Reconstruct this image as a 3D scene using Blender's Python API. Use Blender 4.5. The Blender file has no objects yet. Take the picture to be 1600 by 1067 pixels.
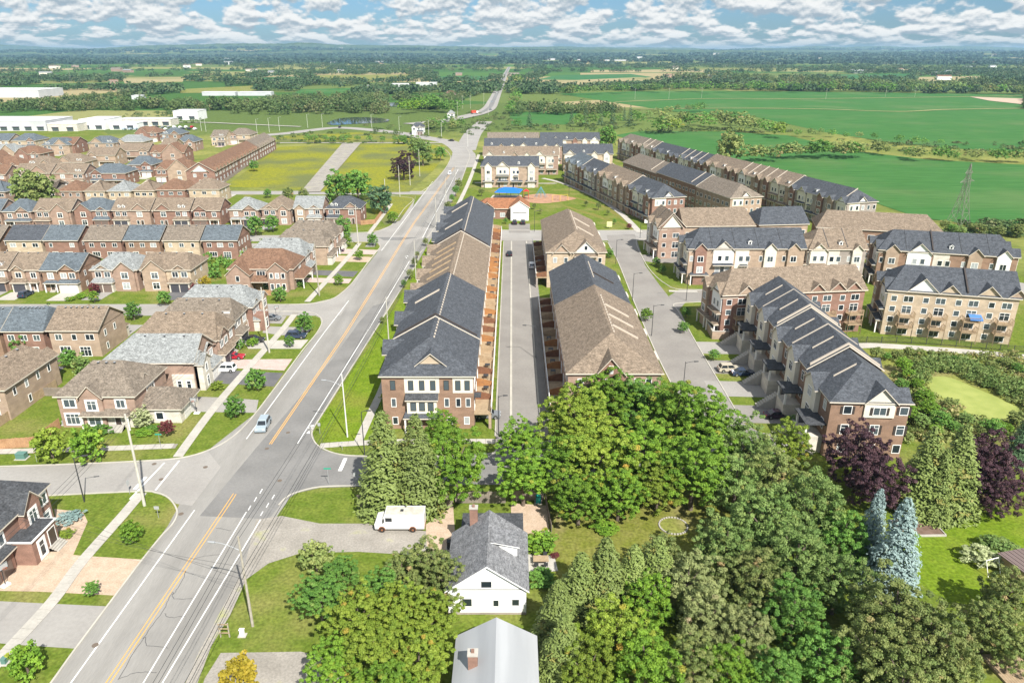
import bpy, bmesh, math, random
import numpy as np
from mathutils import Vector, Matrix, noise
from mathutils.geometry import tessellate_polygon
R = math.radians
rnd = random.Random(7)
scene = bpy.context.scene
COL = scene.collection

# ------------------------------------------------------------------ camera, world, sun, exposure
H, F, PITCH = 62.0, 1150.0, math.atan(455.5 / 1150.0)
SP, CP = math.sin(PITCH), math.cos(PITCH)
cam_d = bpy.data.cameras.new('camera')
cam = bpy.data.objects.new('camera', cam_d)
COL.objects.link(cam)
cam.location = (0, 0, H)
cam.rotation_euler = (math.pi / 2 - PITCH, 0, 0)
cam_d.sensor_width = 36
cam_d.lens = 36 * F / 1600
cam_d.clip_start = 1
cam_d.clip_end = 60000
scene.camera = cam

SUN_DIR = Vector((0.46, -0.89, 1.02)).normalized()      # towards the sun
SUN_EL = math.asin(SUN_DIR.z)
SUN_AZ = math.atan2(SUN_DIR.x, SUN_DIR.y)
sun_d = bpy.data.lights.new('sun', 'SUN')
sun_d.energy = 4.95
sun_d.angle = R(0.5)
sun_d.color = (1.0, 0.96, 0.89)
sun = bpy.data.objects.new('sun', sun_d)
COL.objects.link(sun)
sun.rotation_euler = SUN_DIR.to_track_quat('Z', 'Y').to_euler()

world = bpy.data.worlds.new('World')
scene.world = world
world.use_nodes = True
wn, wl = world.node_tree.nodes, world.node_tree.links
wn.clear()
def W(t, **k):
    n = wn.new(t)
    for a, b in k.items(): setattr(n, a, b)
    return n
def wmath(op, a, b=None, c=None):
    n = W('ShaderNodeMath', operation=op)
    for i, v in enumerate((a, b, c)):
        if v is None: continue
        if isinstance(v, (int, float)): n.inputs[i].default_value = v
        else: wl.new(v, n.inputs[i])
    return n.outputs[0]
sky = W('ShaderNodeTexSky', sky_type='NISHITA', sun_disc=False, sun_elevation=SUN_EL, sun_rotation=SUN_AZ,
        altitude=250, air_density=1.0, dust_density=0.6, ozone_density=2.0)
tc = W('ShaderNodeTexCoord')
sep = W('ShaderNodeSeparateXYZ'); wl.new(tc.outputs['Generated'], sep.inputs[0])
zc = wmath('MAXIMUM', sep.outputs[2], 0.0)
hyp = wmath('SQRT', wmath('ADD', wmath('MULTIPLY', sep.outputs[0], sep.outputs[0]), wmath('ADD', wmath('MULTIPLY', sep.outputs[1], sep.outputs[1]), 0.02)))
def cloud_noise(dz):
    w = wmath('MULTIPLY', wmath('LOGARITHM', wmath('ADD', zc, 0.022 + dz), 2.71828), 3.1)
    cb = W('ShaderNodeCombineXYZ')
    wl.new(wmath('MULTIPLY', wmath('DIVIDE', sep.outputs[0], hyp), 25.0), cb.inputs[0]); wl.new(wmath('MULTIPLY', wmath('DIVIDE', sep.outputs[1], hyp), 25.0), cb.inputs[1]); wl.new(w, cb.inputs[2])
    n = W('ShaderNodeTexNoise'); wl.new(cb.outputs[0], n.inputs['Vector'])
    n.inputs['Scale'].default_value = 1.0; n.inputs['Detail'].default_value = 8; n.inputs['Roughness'].default_value = 0.52
    return n.outputs['Fac']
n0, n1 = cloud_noise(0.0), cloud_noise(0.0035)
mask = W('ShaderNodeMapRange', interpolation_type='SMOOTHSTEP'); wl.new(n0, mask.inputs['Value'])
mask.inputs['From Min'].default_value = 0.40; mask.inputs['From Max'].default_value = 0.50
lit = W('ShaderNodeMapRange', interpolation_type='SMOOTHSTEP')
wl.new(wmath('SUBTRACT', n0, n1), lit.inputs['Value'])
lit.inputs['From Min'].default_value = -0.09; lit.inputs['From Max'].default_value = 0.08
ccol = W('ShaderNodeMix', data_type='RGBA')
ccol.inputs['A'].default_value = (2.25, 2.75, 3.2, 1); ccol.inputs['B'].default_value = (5.6, 5.6, 5.5, 1)
wl.new(lit.outputs[0], ccol.inputs['Factor'])
# clear sky, a little deeper blue than the raw model close to the horizon
tint = W('ShaderNodeMix', data_type='RGBA', blend_type='MULTIPLY'); tint.inputs['Factor'].default_value = 1
wl.new(sky.outputs[0], tint.inputs['A'])
low = W('ShaderNodeMapRange', interpolation_type='SMOOTHSTEP'); wl.new(sep.outputs[2], low.inputs['Value']); low.inputs['From Min'].default_value = 0.0; low.inputs['From Max'].default_value = 0.7
tcol = W('ShaderNodeMix', data_type='RGBA'); tcol.inputs['A'].default_value = (0.27, 0.41, 0.60, 1); tcol.inputs['B'].default_value = (1.1, 1.1, 1.1, 1)
wl.new(low.outputs[0], tcol.inputs['Factor']); wl.new(tcol.outputs['Result'], tint.inputs['B'])
fade = W('ShaderNodeMapRange', interpolation_type='SMOOTHSTEP'); wl.new(sep.outputs[2], fade.inputs['Value'])
fade.inputs['From Min'].default_value = -0.012; fade.inputs['From Max'].default_value = 0.022
fade.inputs['To Min'].default_value = 0.15; fade.inputs['To Max'].default_value = 0.96
mx = W('ShaderNodeMix', data_type='RGBA')
wl.new(wmath('MULTIPLY', mask.outputs[0], fade.outputs[0]), mx.inputs['Factor'])
wl.new(tint.outputs['Result'], mx.inputs['A']); wl.new(ccol.outputs['Result'], mx.inputs['B'])
bg = W('ShaderNodeBackground'); bg.inputs['Strength'].default_value = 0.1
wl.new(mx.outputs['Result'], bg.inputs['Color'])
wo = W('ShaderNodeOutputWorld'); wl.new(bg.outputs[0], wo.inputs['Surface'])

scene.view_settings.view_transform = 'Standard'
scene.view_settings.look = 'None'
scene.view_settings.gamma = 1
scene.view_settings.use_curve_mapping = False
scene.view_settings.exposure = 0.82
scene.render.engine = 'CYCLES'
scene.cycles.max_bounces = 6
scene.cycles.diffuse_bounces = 3
scene.cycles.volume_bounces = 0

# ------------------------------------------------------------------ helpers
def G(px, py, z=0.0):
    """the point at height z seen at pixel (px, py) of the 1600x1067 photograph, in metres"""
    v = (py - 533.5) / F
    t = (H - z) / (SP + v * CP)
    return Vector(((px - 800) / F * t, t * (CP - v * SP), z))
def depth_of(x, y, z=0): return y * CP + (H - z) * SP

ORD = ['zeroth', 'first', 'second', 'third', 'fourth', 'fifth', 'sixth', 'seventh', 'eighth', 'ninth', 'tenth', 'eleventh',
       'twelfth', 'thirteenth', 'fourteenth', 'fifteenth', 'sixteenth', 'seventeenth', 'eighteenth', 'nineteenth']
TENS = {2: 'twent', 3: 'thirt', 4: 'fort', 5: 'fift'}
def ordn(i):
    if i < 20: return ORD[i]
    t, u = divmod(i, 10)
    return TENS[t] + ('ieth' if u == 0 else 'y-' + ORD[u])

def tag(o, label, cat, group=None):
    o['label'] = label; o['category'] = cat
    if group: o['group'] = group
    return o
def thing(name, label, cat, loc=(0, 0, 0), rz=0.0, group=None):
    o = bpy.data.objects.new(name, None)
    o.empty_display_size = 0.5
    COL.objects.link(o)
    o.location = loc; o.rotation_euler = (0, 0, rz)
    return tag(o, label, cat, group)

class MB:
    def __init__(s): s.v = []; s.f = []; s.m = []; s.mats = []; s.M = None
    def mi(s, m):
        if m not in s.mats: s.mats.append(m)
        return s.mats.index(m)
    def add(s, pts):
        b = len(s.v)
        for p in pts:
            p = Vector(p)
            s.v.append(tuple(s.M @ p) if s.M is not None else tuple(p))
        return b
    def poly(s, pts, m):
        b = s.add(pts); s.f.append(tuple(range(b, b + len(pts)))); s.m.append(s.mi(m))
    def box(s, x0, y0, z0, x1, y1, z1, m, bottom=True):
        b = s.add([(x0, y0, z0), (x1, y0, z0), (x1, y1, z0), (x0, y1, z0), (x0, y0, z1), (x1, y0, z1), (x1, y1, z1), (x0, y1, z1)])
        fs = [(0, 1, 5, 4), (1, 2, 6, 5), (2, 3, 7, 6), (3, 0, 4, 7), (4, 5, 6, 7)]
        if bottom: fs.append((3, 2, 1, 0))
        k = s.mi(m)
        for f in fs: s.f.append(tuple(b + i for i in f)); s.m.append(k)
    def tube(s, p0, p1, r0, r1, m, n=6, caps=True):
        p0, p1 = Vector(p0), Vector(p1)
        d = (p1 - p0).normalized()
        a = d.orthogonal().normalized(); c = d.cross(a)
        ring = lambda p, r: [p + (a * math.cos(2 * math.pi * i / n) + c * math.sin(2 * math.pi * i / n)) * r for i in range(n)]
        b = s.add(ring(p0, r0) + ring(p1, r1)); k = s.mi(m)
        for i in range(n):
            j = (i + 1) % n
            s.f.append((b + i, b + j, b + n + j, b + n + i)); s.m.append(k)
        if caps:
            s.f.append(tuple(b + n + i for i in range(n))); s.m.append(k)
            s.f.append(tuple(b + n - 1 - i for i in range(n))); s.m.append(k)
    def prism(s, prof, axis, a, c, m):
        """a profile (list of 2-D points) pushed along an axis between a and c"""
        def P(q, t):
            if axis == 'x': return (t, q[0], q[1])
            if axis == 'y': return (q[0], t, q[1])
            return (q[0], q[1], t)
        n = len(prof); b = s.add([P(q, a) for q in prof] + [P(q, c) for q in prof]); k = s.mi(m)
        for i in range(n):
            j = (i + 1) % n
            s.f.append((b + i, b + j, b + n + j, b + n + i)); s.m.append(k)
        s.f.append(tuple(b + i for i in range(n))[::-1]); s.m.append(k)
        s.f.append(tuple(b + n + i for i in range(n))); s.m.append(k)
    def mesh(s, name, fix=True):
        me = bpy.data.meshes.new(name)
        me.from_pydata(s.v, [], s.f)
        for m in s.mats: me.materials.append(m)
        me.polygons.foreach_set('material_index', s.m)
        if fix:
            bm = bmesh.new(); bm.from_mesh(me)
            bmesh.ops.recalc_face_normals(bm, faces=bm.faces)
            bm.to_mesh(me); bm.free()
        me.update()
        return me
    def build(s, name, parent=None, smooth=False):
        if not s.v: return None
        me = s.mesh(name)
        if smooth: me.polygons.foreach_set('use_smooth', [True] * len(me.polygons))
        return link(name, me, parent)
def link(name, me, parent=None, M=None):
    o = bpy.data.objects.new(name, me)
    COL.objects.link(o)
    if parent: o.parent = parent
    if M is not None: o.matrix_basis = M
    return o

# ------------------------------------------------------------------ materials
MATS = {}
def mat(name, c1, c2=None, scale=1.0, rough=0.85, detail=4, bump=0.0, fine=None, fine_amt=0.12, stretch=None, spec=0.3, c3=None, c3_scale=0.05, c3_lo=0.5, c3_hi=0.62, metal=0.0):
    """noise-mixed colour in world space, with optional fine grain and a third colour in large patches"""
    if name in MATS: return MATS[name]
    m = bpy.data.materials.new(name); m.use_nodes = True
    nt = m.node_tree; N, L = nt.nodes, nt.links
    b = N['Principled BSDF']
    b.inputs['Roughness'].default_value = rough
    b.inputs['Specular IOR Level'].default_value = spec
    b.inputs['Metallic'].default_value = metal
    col4 = lambda c: (c[0], c[1], c[2], 1)
    b.inputs['Base Color'].default_value = col4(c1)
    if c2 is not None or fine:
        geo = N.new('ShaderNodeNewGeometry'); vec = geo.outputs['Position']
        if stretch:
            mp = N.new('ShaderNodeMapping'); L.new(vec, mp.inputs[0]); mp.inputs['Scale'].default_value = stretch; vec = mp.outputs[0]
        out = None
        if c2 is not None:
            n = N.new('ShaderNodeTexNoise'); L.new(vec, n.inputs['Vector']); n.inputs['Scale'].default_value = scale; n.inputs['Detail'].default_value = detail
            mr = N.new('ShaderNodeMapRange'); L.new(n.outputs['Fac'], mr.inputs['Value']); mr.inputs['From Min'].default_value = 0.36; mr.inputs['From Max'].default_value = 0.64
            mx = N.new('ShaderNodeMix'); mx.data_type = 'RGBA'; L.new(mr.outputs[0], mx.inputs['Factor'])
            mx.inputs['A'].default_value = col4(c1); mx.inputs['B'].default_value = col4(c2); out = mx.outputs['Result']
            if bump:
                bp = N.new('ShaderNodeBump'); bp.inputs['Strength'].default_value = bump; bp.inputs['Distance'].default_value = 0.1
                L.new(n.outputs['Fac'], bp.inputs['Height']); L.new(bp.outputs[0], b.inputs['Normal'])
        if c3 is not None:
            n3 = N.new('ShaderNodeTexNoise'); L.new(geo.outputs['Position'], n3.inputs['Vector']); n3.inputs['Scale'].default_value = c3_scale; n3.inputs['Detail'].default_value = 5
            r3 = N.new('ShaderNodeMapRange'); L.new(n3.outputs['Fac'], r3.inputs['Value']); r3.inputs['From Min'].default_value = c3_lo; r3.inputs['From Max'].default_value = c3_hi
            m3 = N.new('ShaderNodeMix'); m3.data_type = 'RGBA'; L.new(r3.outputs[0], m3.inputs['Factor']); L.new(out, m3.inputs['A']); m3.inputs['B'].default_value = col4(c3)
            out = m3.outputs['Result']
        if fine:
            nf = N.new('ShaderNodeTexNoise'); L.new(vec, nf.inputs['Vector']); nf.inputs['Scale'].default_value = fine; nf.inputs['Detail'].default_value = 3
            rf = N.new('ShaderNodeMapRange'); L.new(nf.outputs['Fac'], rf.inputs['Value']); rf.inputs['From Min'].default_value = 0.3; rf.inputs['From Max'].default_value = 0.7
            rf.inputs['To Min'].default_value = 1 - fine_amt; rf.inputs['To Max'].default_value = 1 + fine_amt
            mm = N.new('ShaderNodeVectorMath'); mm.operation = 'SCALE'
            if out is not None: L.new(out, mm.inputs[0])
            else: mm.inputs[0].default_value = c1
            L.new(rf.outputs[0], mm.inputs['Scale']); out = mm.outputs[0]
        L.new(out, b.inputs['Base Color'])
    MATS[name] = m
    return m
sc = lambda c, k: tuple(x * k for x in c)
def roofm(name, c): return mat(name, sc(c, 0.80), sc(c, 1.20), scale=1.1, rough=0.95, detail=6, fine=3.6, fine_amt=0.42, spec=0.15, stretch=(1, 1, 2.5))
def brickm(name, c): return mat(name, sc(c, 0.85), sc(c, 1.12), scale=0.5, rough=0.9, fine=7.0, fine_amt=0.16, stretch=(1, 1, 2.0), spec=0.2)

RF = {
 'charcoal': roofm('charcoal_shingles', (0.066, 0.072, 0.082)),
 'tan': roofm('tan_shingles', (0.185, 0.145, 0.108)),
 'brown': roofm('brown_shingles', (0.165, 0.098, 0.065)),
 'blue': roofm('blue_grey_shingles', (0.098, 0.116, 0.130)),
 'grey': roofm('light_grey_shingles', (0.215, 0.225, 0.222)),
 'taupe': roofm('taupe_shingles', (0.165, 0.138, 0.110)),
 'orange': roofm('orange_brown_shingles', (0.25, 0.115, 0.06)),
 'dark': roofm('dark_shingles', (0.06, 0.063, 0.068)),
}
WL = {
 'red': brickm('red_brick', (0.245, 0.145, 0.110)),
 'rose': brickm('rose_brick', (0.315, 0.22, 0.17)),
 'tan': brickm('tan_brick', (0.36, 0.27, 0.20)),
 'beige': brickm('beige_brick', (0.45, 0.36, 0.26)),
 'brown': brickm('brown_brick', (0.255, 0.165, 0.115)),
 'grey': brickm('grey_brick', (0.30, 0.26, 0.23)),
 'stone': brickm('pale_stone', (0.56, 0.52, 0.45)),
 'cream': mat('cream_stucco', (0.62, 0.58, 0.47), (0.68, 0.64, 0.54), scale=0.4, rough=0.9),
 'white': mat('white_siding', (0.80, 0.80, 0.78), (0.72, 0.72, 0.70), scale=0.3, rough=0.6),
}
WHITE = mat('white_trim', (0.78, 0.77, 0.74), rough=0.5)
FASCIA = mat('pale_fascia', (0.60, 0.54, 0.45), rough=0.6)
DKTRIM = mat('dark_trim', (0.05, 0.04, 0.035), rough=0.6)
PARAPET = mat('parapet_cap', (0.46, 0.40, 0.33), rough=0.7)
def glassm(name, c, rough=0.12):
    m = mat(name, c, rough=rough, spec=0.8); return m
GL = [glassm('dark_glass', (0.02, 0.028, 0.035)), glassm('mid_glass', (0.07, 0.09, 0.10)), glassm('curtained_glass', (0.34, 0.36, 0.37), 0.3)]
GDOOR = mat('garage_door_white', (0.66, 0.64, 0.60), rough=0.5)
GDOORB = mat('garage_door_brown', (0.16, 0.12, 0.10), rough=0.5)
GDOORD = mat('garage_door_dark', (0.06, 0.06, 0.07), rough=0.5)
DOORM = mat('front_door_paint', (0.07, 0.05, 0.04), rough=0.4)
CONC = mat('concrete', (0.42, 0.395, 0.35), (0.365, 0.345, 0.305), scale=0.35, rough=0.95, fine=3.0, fine_amt=0.08)
KERBM = mat('kerb_concrete', (0.44, 0.415, 0.36), (0.37, 0.35, 0.30), scale=0.5, rough=0.95)
ASPH = mat('asphalt', (0.220, 0.210, 0.192), (0.275, 0.263, 0.243), scale=0.10, rough=0.95, detail=8, fine=2.2, fine_amt=0.07, stretch=(3.0, 0.35, 1), c3=(0.165, 0.158, 0.148), c3_scale=0.05, c3_lo=0.48, c3_hi=0.85)
ASPHS = mat('street_asphalt', (0.262, 0.247, 0.228), (0.30, 0.285, 0.263), scale=0.12, rough=0.95, detail=8, fine=2.0, fine_amt=0.06)
ASPHD = mat('lane_asphalt', (0.205, 0.190, 0.174), (0.24, 0.225, 0.205), scale=0.15, rough=0.95, detail=8, fine=2.0, fine_amt=0.07)
ASPHN = mat('new_asphalt', (0.160, 0.156, 0.149), (0.200, 0.194, 0.185), scale=0.15, rough=0.95, detail=7, fine=2.4, fine_amt=0.06)
DARKDR = mat('sealed_driveway', (0.10, 0.10, 0.105), (0.135, 0.13, 0.13), scale=0.3, rough=0.9, fine=3, fine_amt=0.08)
PAVER = mat('tan_pavers', (0.40, 0.30, 0.215), (0.46, 0.355, 0.265), scale=0.8, rough=0.95, fine=5, fine_amt=0.16)
PINKP = mat('pink_pavers', (0.42, 0.32, 0.28), (0.47, 0.37, 0.33), scale=0.8, rough=0.95, fine=5, fine_amt=0.12)
GRAVEL = mat('gravel', (0.24, 0.22, 0.19), (0.31, 0.285, 0.25), scale=0.25, rough=1, detail=8, fine=4, fine_amt=0.15, c3=(0.30, 0.30, 0.14), c3_scale=0.25, c3_lo=0.60, c3_hi=0.72)
YELL = mat('yellow_paint', (0.72, 0.36, 0.06), (0.55, 0.33, 0.12), scale=0.5, rough=0.7, detail=8)
WPAINT = mat('white_paint', (0.78, 0.78, 0.75), (0.60, 0.59, 0.56), scale=0.7, rough=0.7, detail=8)
CRACK = mat('crack_sealer', (0.09, 0.09, 0.09), rough=0.8)
WOODPOLE = mat('weathered_pole_wood', (0.30, 0.27, 0.22), (0.38, 0.35, 0.29), scale=2, rough=0.95)
METAL = mat('grey_metal', (0.30, 0.31, 0.32), rough=0.45, spec=0.5)
DKMETAL = mat('dark_metal', (0.04, 0.042, 0.045), rough=0.5)
CEDAR = mat('orange_cedar', (0.36, 0.175, 0.065), (0.27, 0.13, 0.055), scale=1.5, rough=0.8, fine=6, fine_amt=0.15)
CEDARD = mat('brown_stained_wood', (0.20, 0.095, 0.05), (0.15, 0.07, 0.04), scale=1.5, rough=0.8, fine=6, fine_amt=0.15)
CEDARG = mat('weathered_tan_wood', (0.36, 0.27, 0.17), (0.29, 0.21, 0.13), scale=1.5, rough=0.85, fine=6, fine_amt=0.15)
FENCEW = mat('fence_wood', (0.40, 0.24, 0.13), (0.32, 0.18, 0.095), scale=0.8, rough=0.9, fine=5, fine_amt=0.14)
FENCEG = mat('grey_fence_wood', (0.26, 0.22, 0.18), (0.20, 0.17, 0.14), scale=0.8, rough=0.9, fine=5, fine_amt=0.14)
def grass(name, a, b, c, s=0.09, lo=0.5, hi=0.68): return mat(name, a, b, scale=0.55, rough=1, detail=7, fine=2.4, fine_amt=0.30, c3=c, c3_scale=s, c3_lo=lo, c3_hi=hi, spec=0.05)
LAWN = grass('lawn_grass', (0.092, 0.135, 0.018), (0.130, 0.165, 0.028), (0.185, 0.180, 0.055))
LAWNV = grass('vivid_lawn_grass', (0.105, 0.165, 0.012), (0.140, 0.20, 0.018), (0.165, 0.185, 0.03))
LAWNR = grass('rough_grass', (0.15, 0.17, 0.035), (0.20, 0.21, 0.055), (0.24, 0.20, 0.10))
BARK = mat('bark', (0.11, 0.085, 0.065), (0.16, 0.13, 0.10), scale=3, rough=1)
# ------------------------------------------------------------------ ground, roads, pavements
LAYER = {}
def sheet(name, pts, m, z, kind='structure', step=None):
    """a flat polygon (world XY points) as one sheet"""
    P = [Vector((p[0], p[1], z)) for p in pts]
    tris = tessellate_polygon([P])
    me = bpy.data.meshes.new(name)
    me.from_pydata([tuple(p) for p in P], [], [tuple(t) for t in tris])
    me.materials.append(m)
    bm = bmesh.new(); bm.from_mesh(me)
    for f in bm.faces:
        if f.normal.z < 0: f.normal_flip()
    bm.to_mesh(me); bm.free(); me.update()
    o = link(name, me)
    if kind: o['kind'] = kind
    return o
def pix(L): return [G(a, b).xy for a, b in L]
def strip_pts(L, w):
    """left and right offset points of a polyline of world XY points; w = half width or list"""
    A, B = [], []
    n = len(L)
    for i, p in enumerate(L):
        p = Vector(p[:2])
        d = Vector(L[min(i + 1, n - 1)][:2]) - Vector(L[max(i - 1, 0)][:2]); d.normalize()
        nn = Vector((-d.y, d.x)); ww = w[i] if isinstance(w, (list, tuple)) else w
        A.append(p + nn * ww); B.append(p - nn * ww)
    return A, B
def ribbon(name, L, w, m, z, kind='structure', h=0.0, parent=None):
    A, B = strip_pts(L, w)
    mb = MB(); n = len(L)
    for i in range(n - 1):
        a, b, c, d = A[i], B[i], B[i + 1], A[i + 1]
        mb.poly([(a.x, a.y, z), (b.x, b.y, z), (c.x, c.y, z), (d.x, d.y, z)], m)
        if h:
            mb.poly([(a.x, a.y, z - h), (a.x, a.y, z), (d.x, d.y, z), (d.x, d.y, z - h)], m)
            mb.poly([(b.x, b.y, z), (b.x, b.y, z - h), (c.x, c.y, z - h), (c.x, c.y, z)], m)
    o = mb.build(name, parent)
    if kind and not parent: o['kind'] = kind
    return o
def smooth_line(L, n=5):
    """Catmull-Rom through world XY points"""
    P = [Vector(p[:2]) for p in L]; out = []
    for i in range(len(P) - 1):
        p0, p1, p2, p3 = P[max(i - 1, 0)], P[i], P[i + 1], P[min(i + 2, len(P) - 1)]
        for k in range(n):
            t = k / n
            out.append(0.5 * ((2 * p1) + (p2 - p0) * t + (2 * p0 - 5 * p1 + 4 * p2 - p3) * t * t + (3 * p1 - p0 - 3 * p2 + p3) * t ** 3))
    out.append(P[-1]); return out
def rect(x0, y0, x1, y1): return [(x0, y0), (x1, y0), (x1, y1), (x0, y1)]

# the land: one sheet to the horizon with gentle far hills; a mosaic of fields in its material
def land_material():
    m = bpy.data.materials.new('countryside'); m.use_nodes = True
    N, L = m.node_tree.nodes, m.node_tree.links
    b = N['Principled BSDF']; b.inputs['Roughness'].default_value = 1; b.inputs['Specular IOR Level'].default_value = 0.05
    geo = N.new('ShaderNodeNewGeometry')
    mp = N.new('ShaderNodeMapping'); L.new(geo.outputs['Position'], mp.inputs[0])
    mp.inputs['Scale'].default_value = (0.0024, 0.0030, 0); mp.inputs['Rotation'].default_value = (0, 0, 0.07)
    vo = N.new('ShaderNodeTexVoronoi'); vo.distance = 'CHEBYCHEV'; vo.inputs['Randomness'].default_value = 0.75
    L.new(mp.outputs[0], vo.inputs['Vector']); vo.inputs['Scale'].default_value = 1
    sp = N.new('ShaderNodeSeparateColor'); L.new(vo.outputs['Color'], sp.inputs[0])
    cr = N.new('ShaderNodeValToRGB'); L.new(sp.outputs[0], cr.inputs[0])
    e = cr.color_ramp; e.interpolation = 'CONSTANT'
    cols = [(0, (0.05, 0.115, 0.025)), (0.2, (0.11, 0.15, 0.04)), (0.38, (0.17, 0.18, 0.06)), (0.52, (0.065, 0.14, 0.03)), (0.66, (0.30, 0.25, 0.13)), (0.76, (0.09, 0.13, 0.035)), (0.9, (0.22, 0.22, 0.085))]
    e.elements[0].position = 0; e.elements[0].color = (*cols[0][1], 1)
    e.elements[1].position = cols[1][0]; e.elements[1].color = (*cols[1][1], 1)
    for p, c in cols[2:]:
        k = e.elements.new(p); k.color = (*c, 1)
    # near the town the land is rough meadow, not fields
    sx = N.new('ShaderNodeSeparateXYZ'); L.new(geo.outputs['Position'], sx.inputs[0])
    mr = N.new('ShaderNodeMapRange'); L.new(sx.outputs[1], mr.inputs['Value']); mr.inputs['From Min'].default_value = 560; mr.inputs['From Max'].default_value = 640
    n = N.new('ShaderNodeTexNoise'); L.new(geo.outputs['Position'], n.inputs['Vector']); n.inputs['Scale'].default_value = 0.03; n.inputs['Detail'].default_value = 9
    r2 = N.new('ShaderNodeMapRange'); L.new(n.outputs['Fac'], r2.inputs['Value']); r2.inputs['From Min'].default_value = 0.4; r2.inputs['From Max'].default_value = 0.6
    mm = N.new('ShaderNodeMix'); mm.data_type = 'RGBA'; L.new(r2.outputs[0], mm.inputs['Factor'])
    mm.inputs['A'].default_value = (0.12, 0.15, 0.035, 1); mm.inputs['B'].default_value = (0.21, 0.215, 0.06, 1)
    m2 = N.new('ShaderNodeMix'); m2.data_type = 'RGBA'; L.new(mr.outputs[0], m2.inputs['Factor']); L.new(mm.outputs['Result'], m2.inputs['A']); L.new(cr.outputs[0], m2.inputs['B'])
    n2 = N.new('ShaderNodeTexNoise'); L.new(geo.outputs['Position'], n2.inputs['Vector']); n2.inputs['Scale'].default_value = 0.4; n2.inputs['Detail'].default_value = 8
    r3 = N.new('ShaderNodeMapRange'); L.new(n2.outputs['Fac'], r3.inputs['Value']); r3.inputs['From Min'].default_value = 0.3; r3.inputs['From Max'].default_value = 0.7; r3.inputs['To Min'].default_value = 0.78; r3.inputs['To Max'].default_value = 1.22
    vm = N.new('ShaderNodeVectorMath'); vm.operation = 'SCALE'; L.new(m2.outputs['Result'], vm.inputs[0]); L.new(r3.outputs[0], vm.inputs['Scale'])
    L.new(vm.outputs[0], b.inputs['Base Color'])
    return m
def hill(x, y):
    if y < 2500: return 0.0
    k = min(1.0, (y - 2500) / 6000.0)
    return k * k * 70 * max(0.0, 0.45 + 1.1 * noise.noise(Vector((x / 4200.0, y / 2600.0, 2.2))) + 0.3 * noise.noise(Vector((x / 1300.0, y / 1200.0, 7.0))))
def build_land():
    ys = [-300, 0, 400, 900, 1600, 2500] + list(range(2900, 15000, 400))
    xs = list(range(-14000, 14001, 500))
    v = []; f = []
    for y in ys:
        for x in xs: v.append((x, y, hill(x, y)))
    n = len(xs)
    for j in range(len(ys) - 1):
        for i in range(n - 1):
            a = j * n + i; f.append((a, a + 1, a + n + 1, a + n))
    me = bpy.data.meshes.new('ground'); me.from_pydata(v, [], f); me.materials.append(land_material())
    me.polygons.foreach_set('use_smooth', [True] * len(f)); me.update()
    link('ground', me)['kind'] = 'structure'
build_land()

Z1, Z2, Z3, Z4 = 0.02, 0.03, 0.04, 0.05
# suburban lawns under everything
sheet('lawn', rect(-260, 20, -30, 345), LAWN, Z1)
sheet('lawn', [(-30, 20), (150, 20), (150, 240), (110, 330), (60, 470), (-30, 470)], LAWN, Z1)
YF = grass('goldenrod_meadow', (0.150, 0.170, 0.026), (0.245, 0.235, 0.020), (0.125, 0.14, 0.05), s=0.035, lo=0.42, hi=0.62)
GF = mat('crop_field', (0.036, 0.118, 0.028), (0.058, 0.150, 0.040), scale=0.5, rough=1, detail=8, fine=1.2, fine_amt=0.20, stretch=(0.06, 1.0, 1), c3=(0.085, 0.150, 0.05), c3_scale=0.014, c3_lo=0.5, c3_hi=0.72, spec=0.05)
GF2 = grass('far_crop_field', (0.035, 0.12, 0.04), (0.05, 0.14, 0.05), (0.08, 0.15, 0.055), s=0.008)
TANF = grass('stubble_field', (0.27, 0.23, 0.12), (0.33, 0.28, 0.15), (0.2, 0.2, 0.08), s=0.008)
FIELDS = [
 ('meadow', [(352, 292), (392, 262), (436, 230), (538, 226), (478, 297)], YF),
 ('meadow', [(497, 300), (560, 226), (640, 226), (692, 228), (698, 240), (676, 268), (640, 300), (560, 302)], YF),
 ('meadow', [(600, 308), (650, 305), (648, 312), (625, 345), (602, 352), (580, 330)], YF),
 ('meadow', [(432, 222), (445, 213), (560, 207), (640, 217), (655, 222), (620, 224), (540, 222)], YF),
 ('crop_field', [(872, 147), (1000, 143), (1200, 143), (1600, 148), (1600, 238), (1480, 232), (1370, 220), (1290, 207), (1180, 183), (1060, 176), (975, 163)], GF),
 ('crop_field', [(795, 175), (905, 175), (885, 195), (800, 197)], GF),
 ('crop_field', [(960, 212), (1000, 205), (1130, 206), (1230, 212), (1330, 236), (1450, 250), (1600, 258), (1640, 268), (1640, 362), (1540, 352), (1440, 342), (1380, 322), (1260, 275), (1100, 240), (1010, 224)], GF),
 ('crop_field', [(838, 125), (870, 118), (985, 116), (1020, 121), (960, 126)], GF2),
 ('crop_field', [(1290, 117), (1420, 116), (1440, 124), (1330, 125)], GF2),
 ('stubble_field', [(850, 128), (1000, 121), (1055, 128), (1000, 134), (880, 140)], TANF),
 ('stubble_field', [(1430, 121), (1540, 119), (1540, 126), (1440, 128)], TANF),
 ('crop_field', [(410, 122), (463, 120), (464, 127), (412, 129)], GF2),
 ('crop_field', [(470, 140), (560, 138), (560, 146), (455, 147)], GF),
 ('crop_field', [(684, 120), (770, 119), (762, 126), (686, 126)], GF2),
 ('crop_field', [(280, 140), (400, 134), (400, 145), (282, 146)], LAWNR),
 ('lawn', [(0, 206), (160, 205), (175, 214), (170, 226), (60, 224), (0, 218)], LAWN),
 ('crop_field', [(190, 122), (290, 121), (285, 129), (195, 131)], TANF),
 ('crop_field', [(480, 118), (640, 117), (640, 124), (500, 126)], LAWNR),
]
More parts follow.
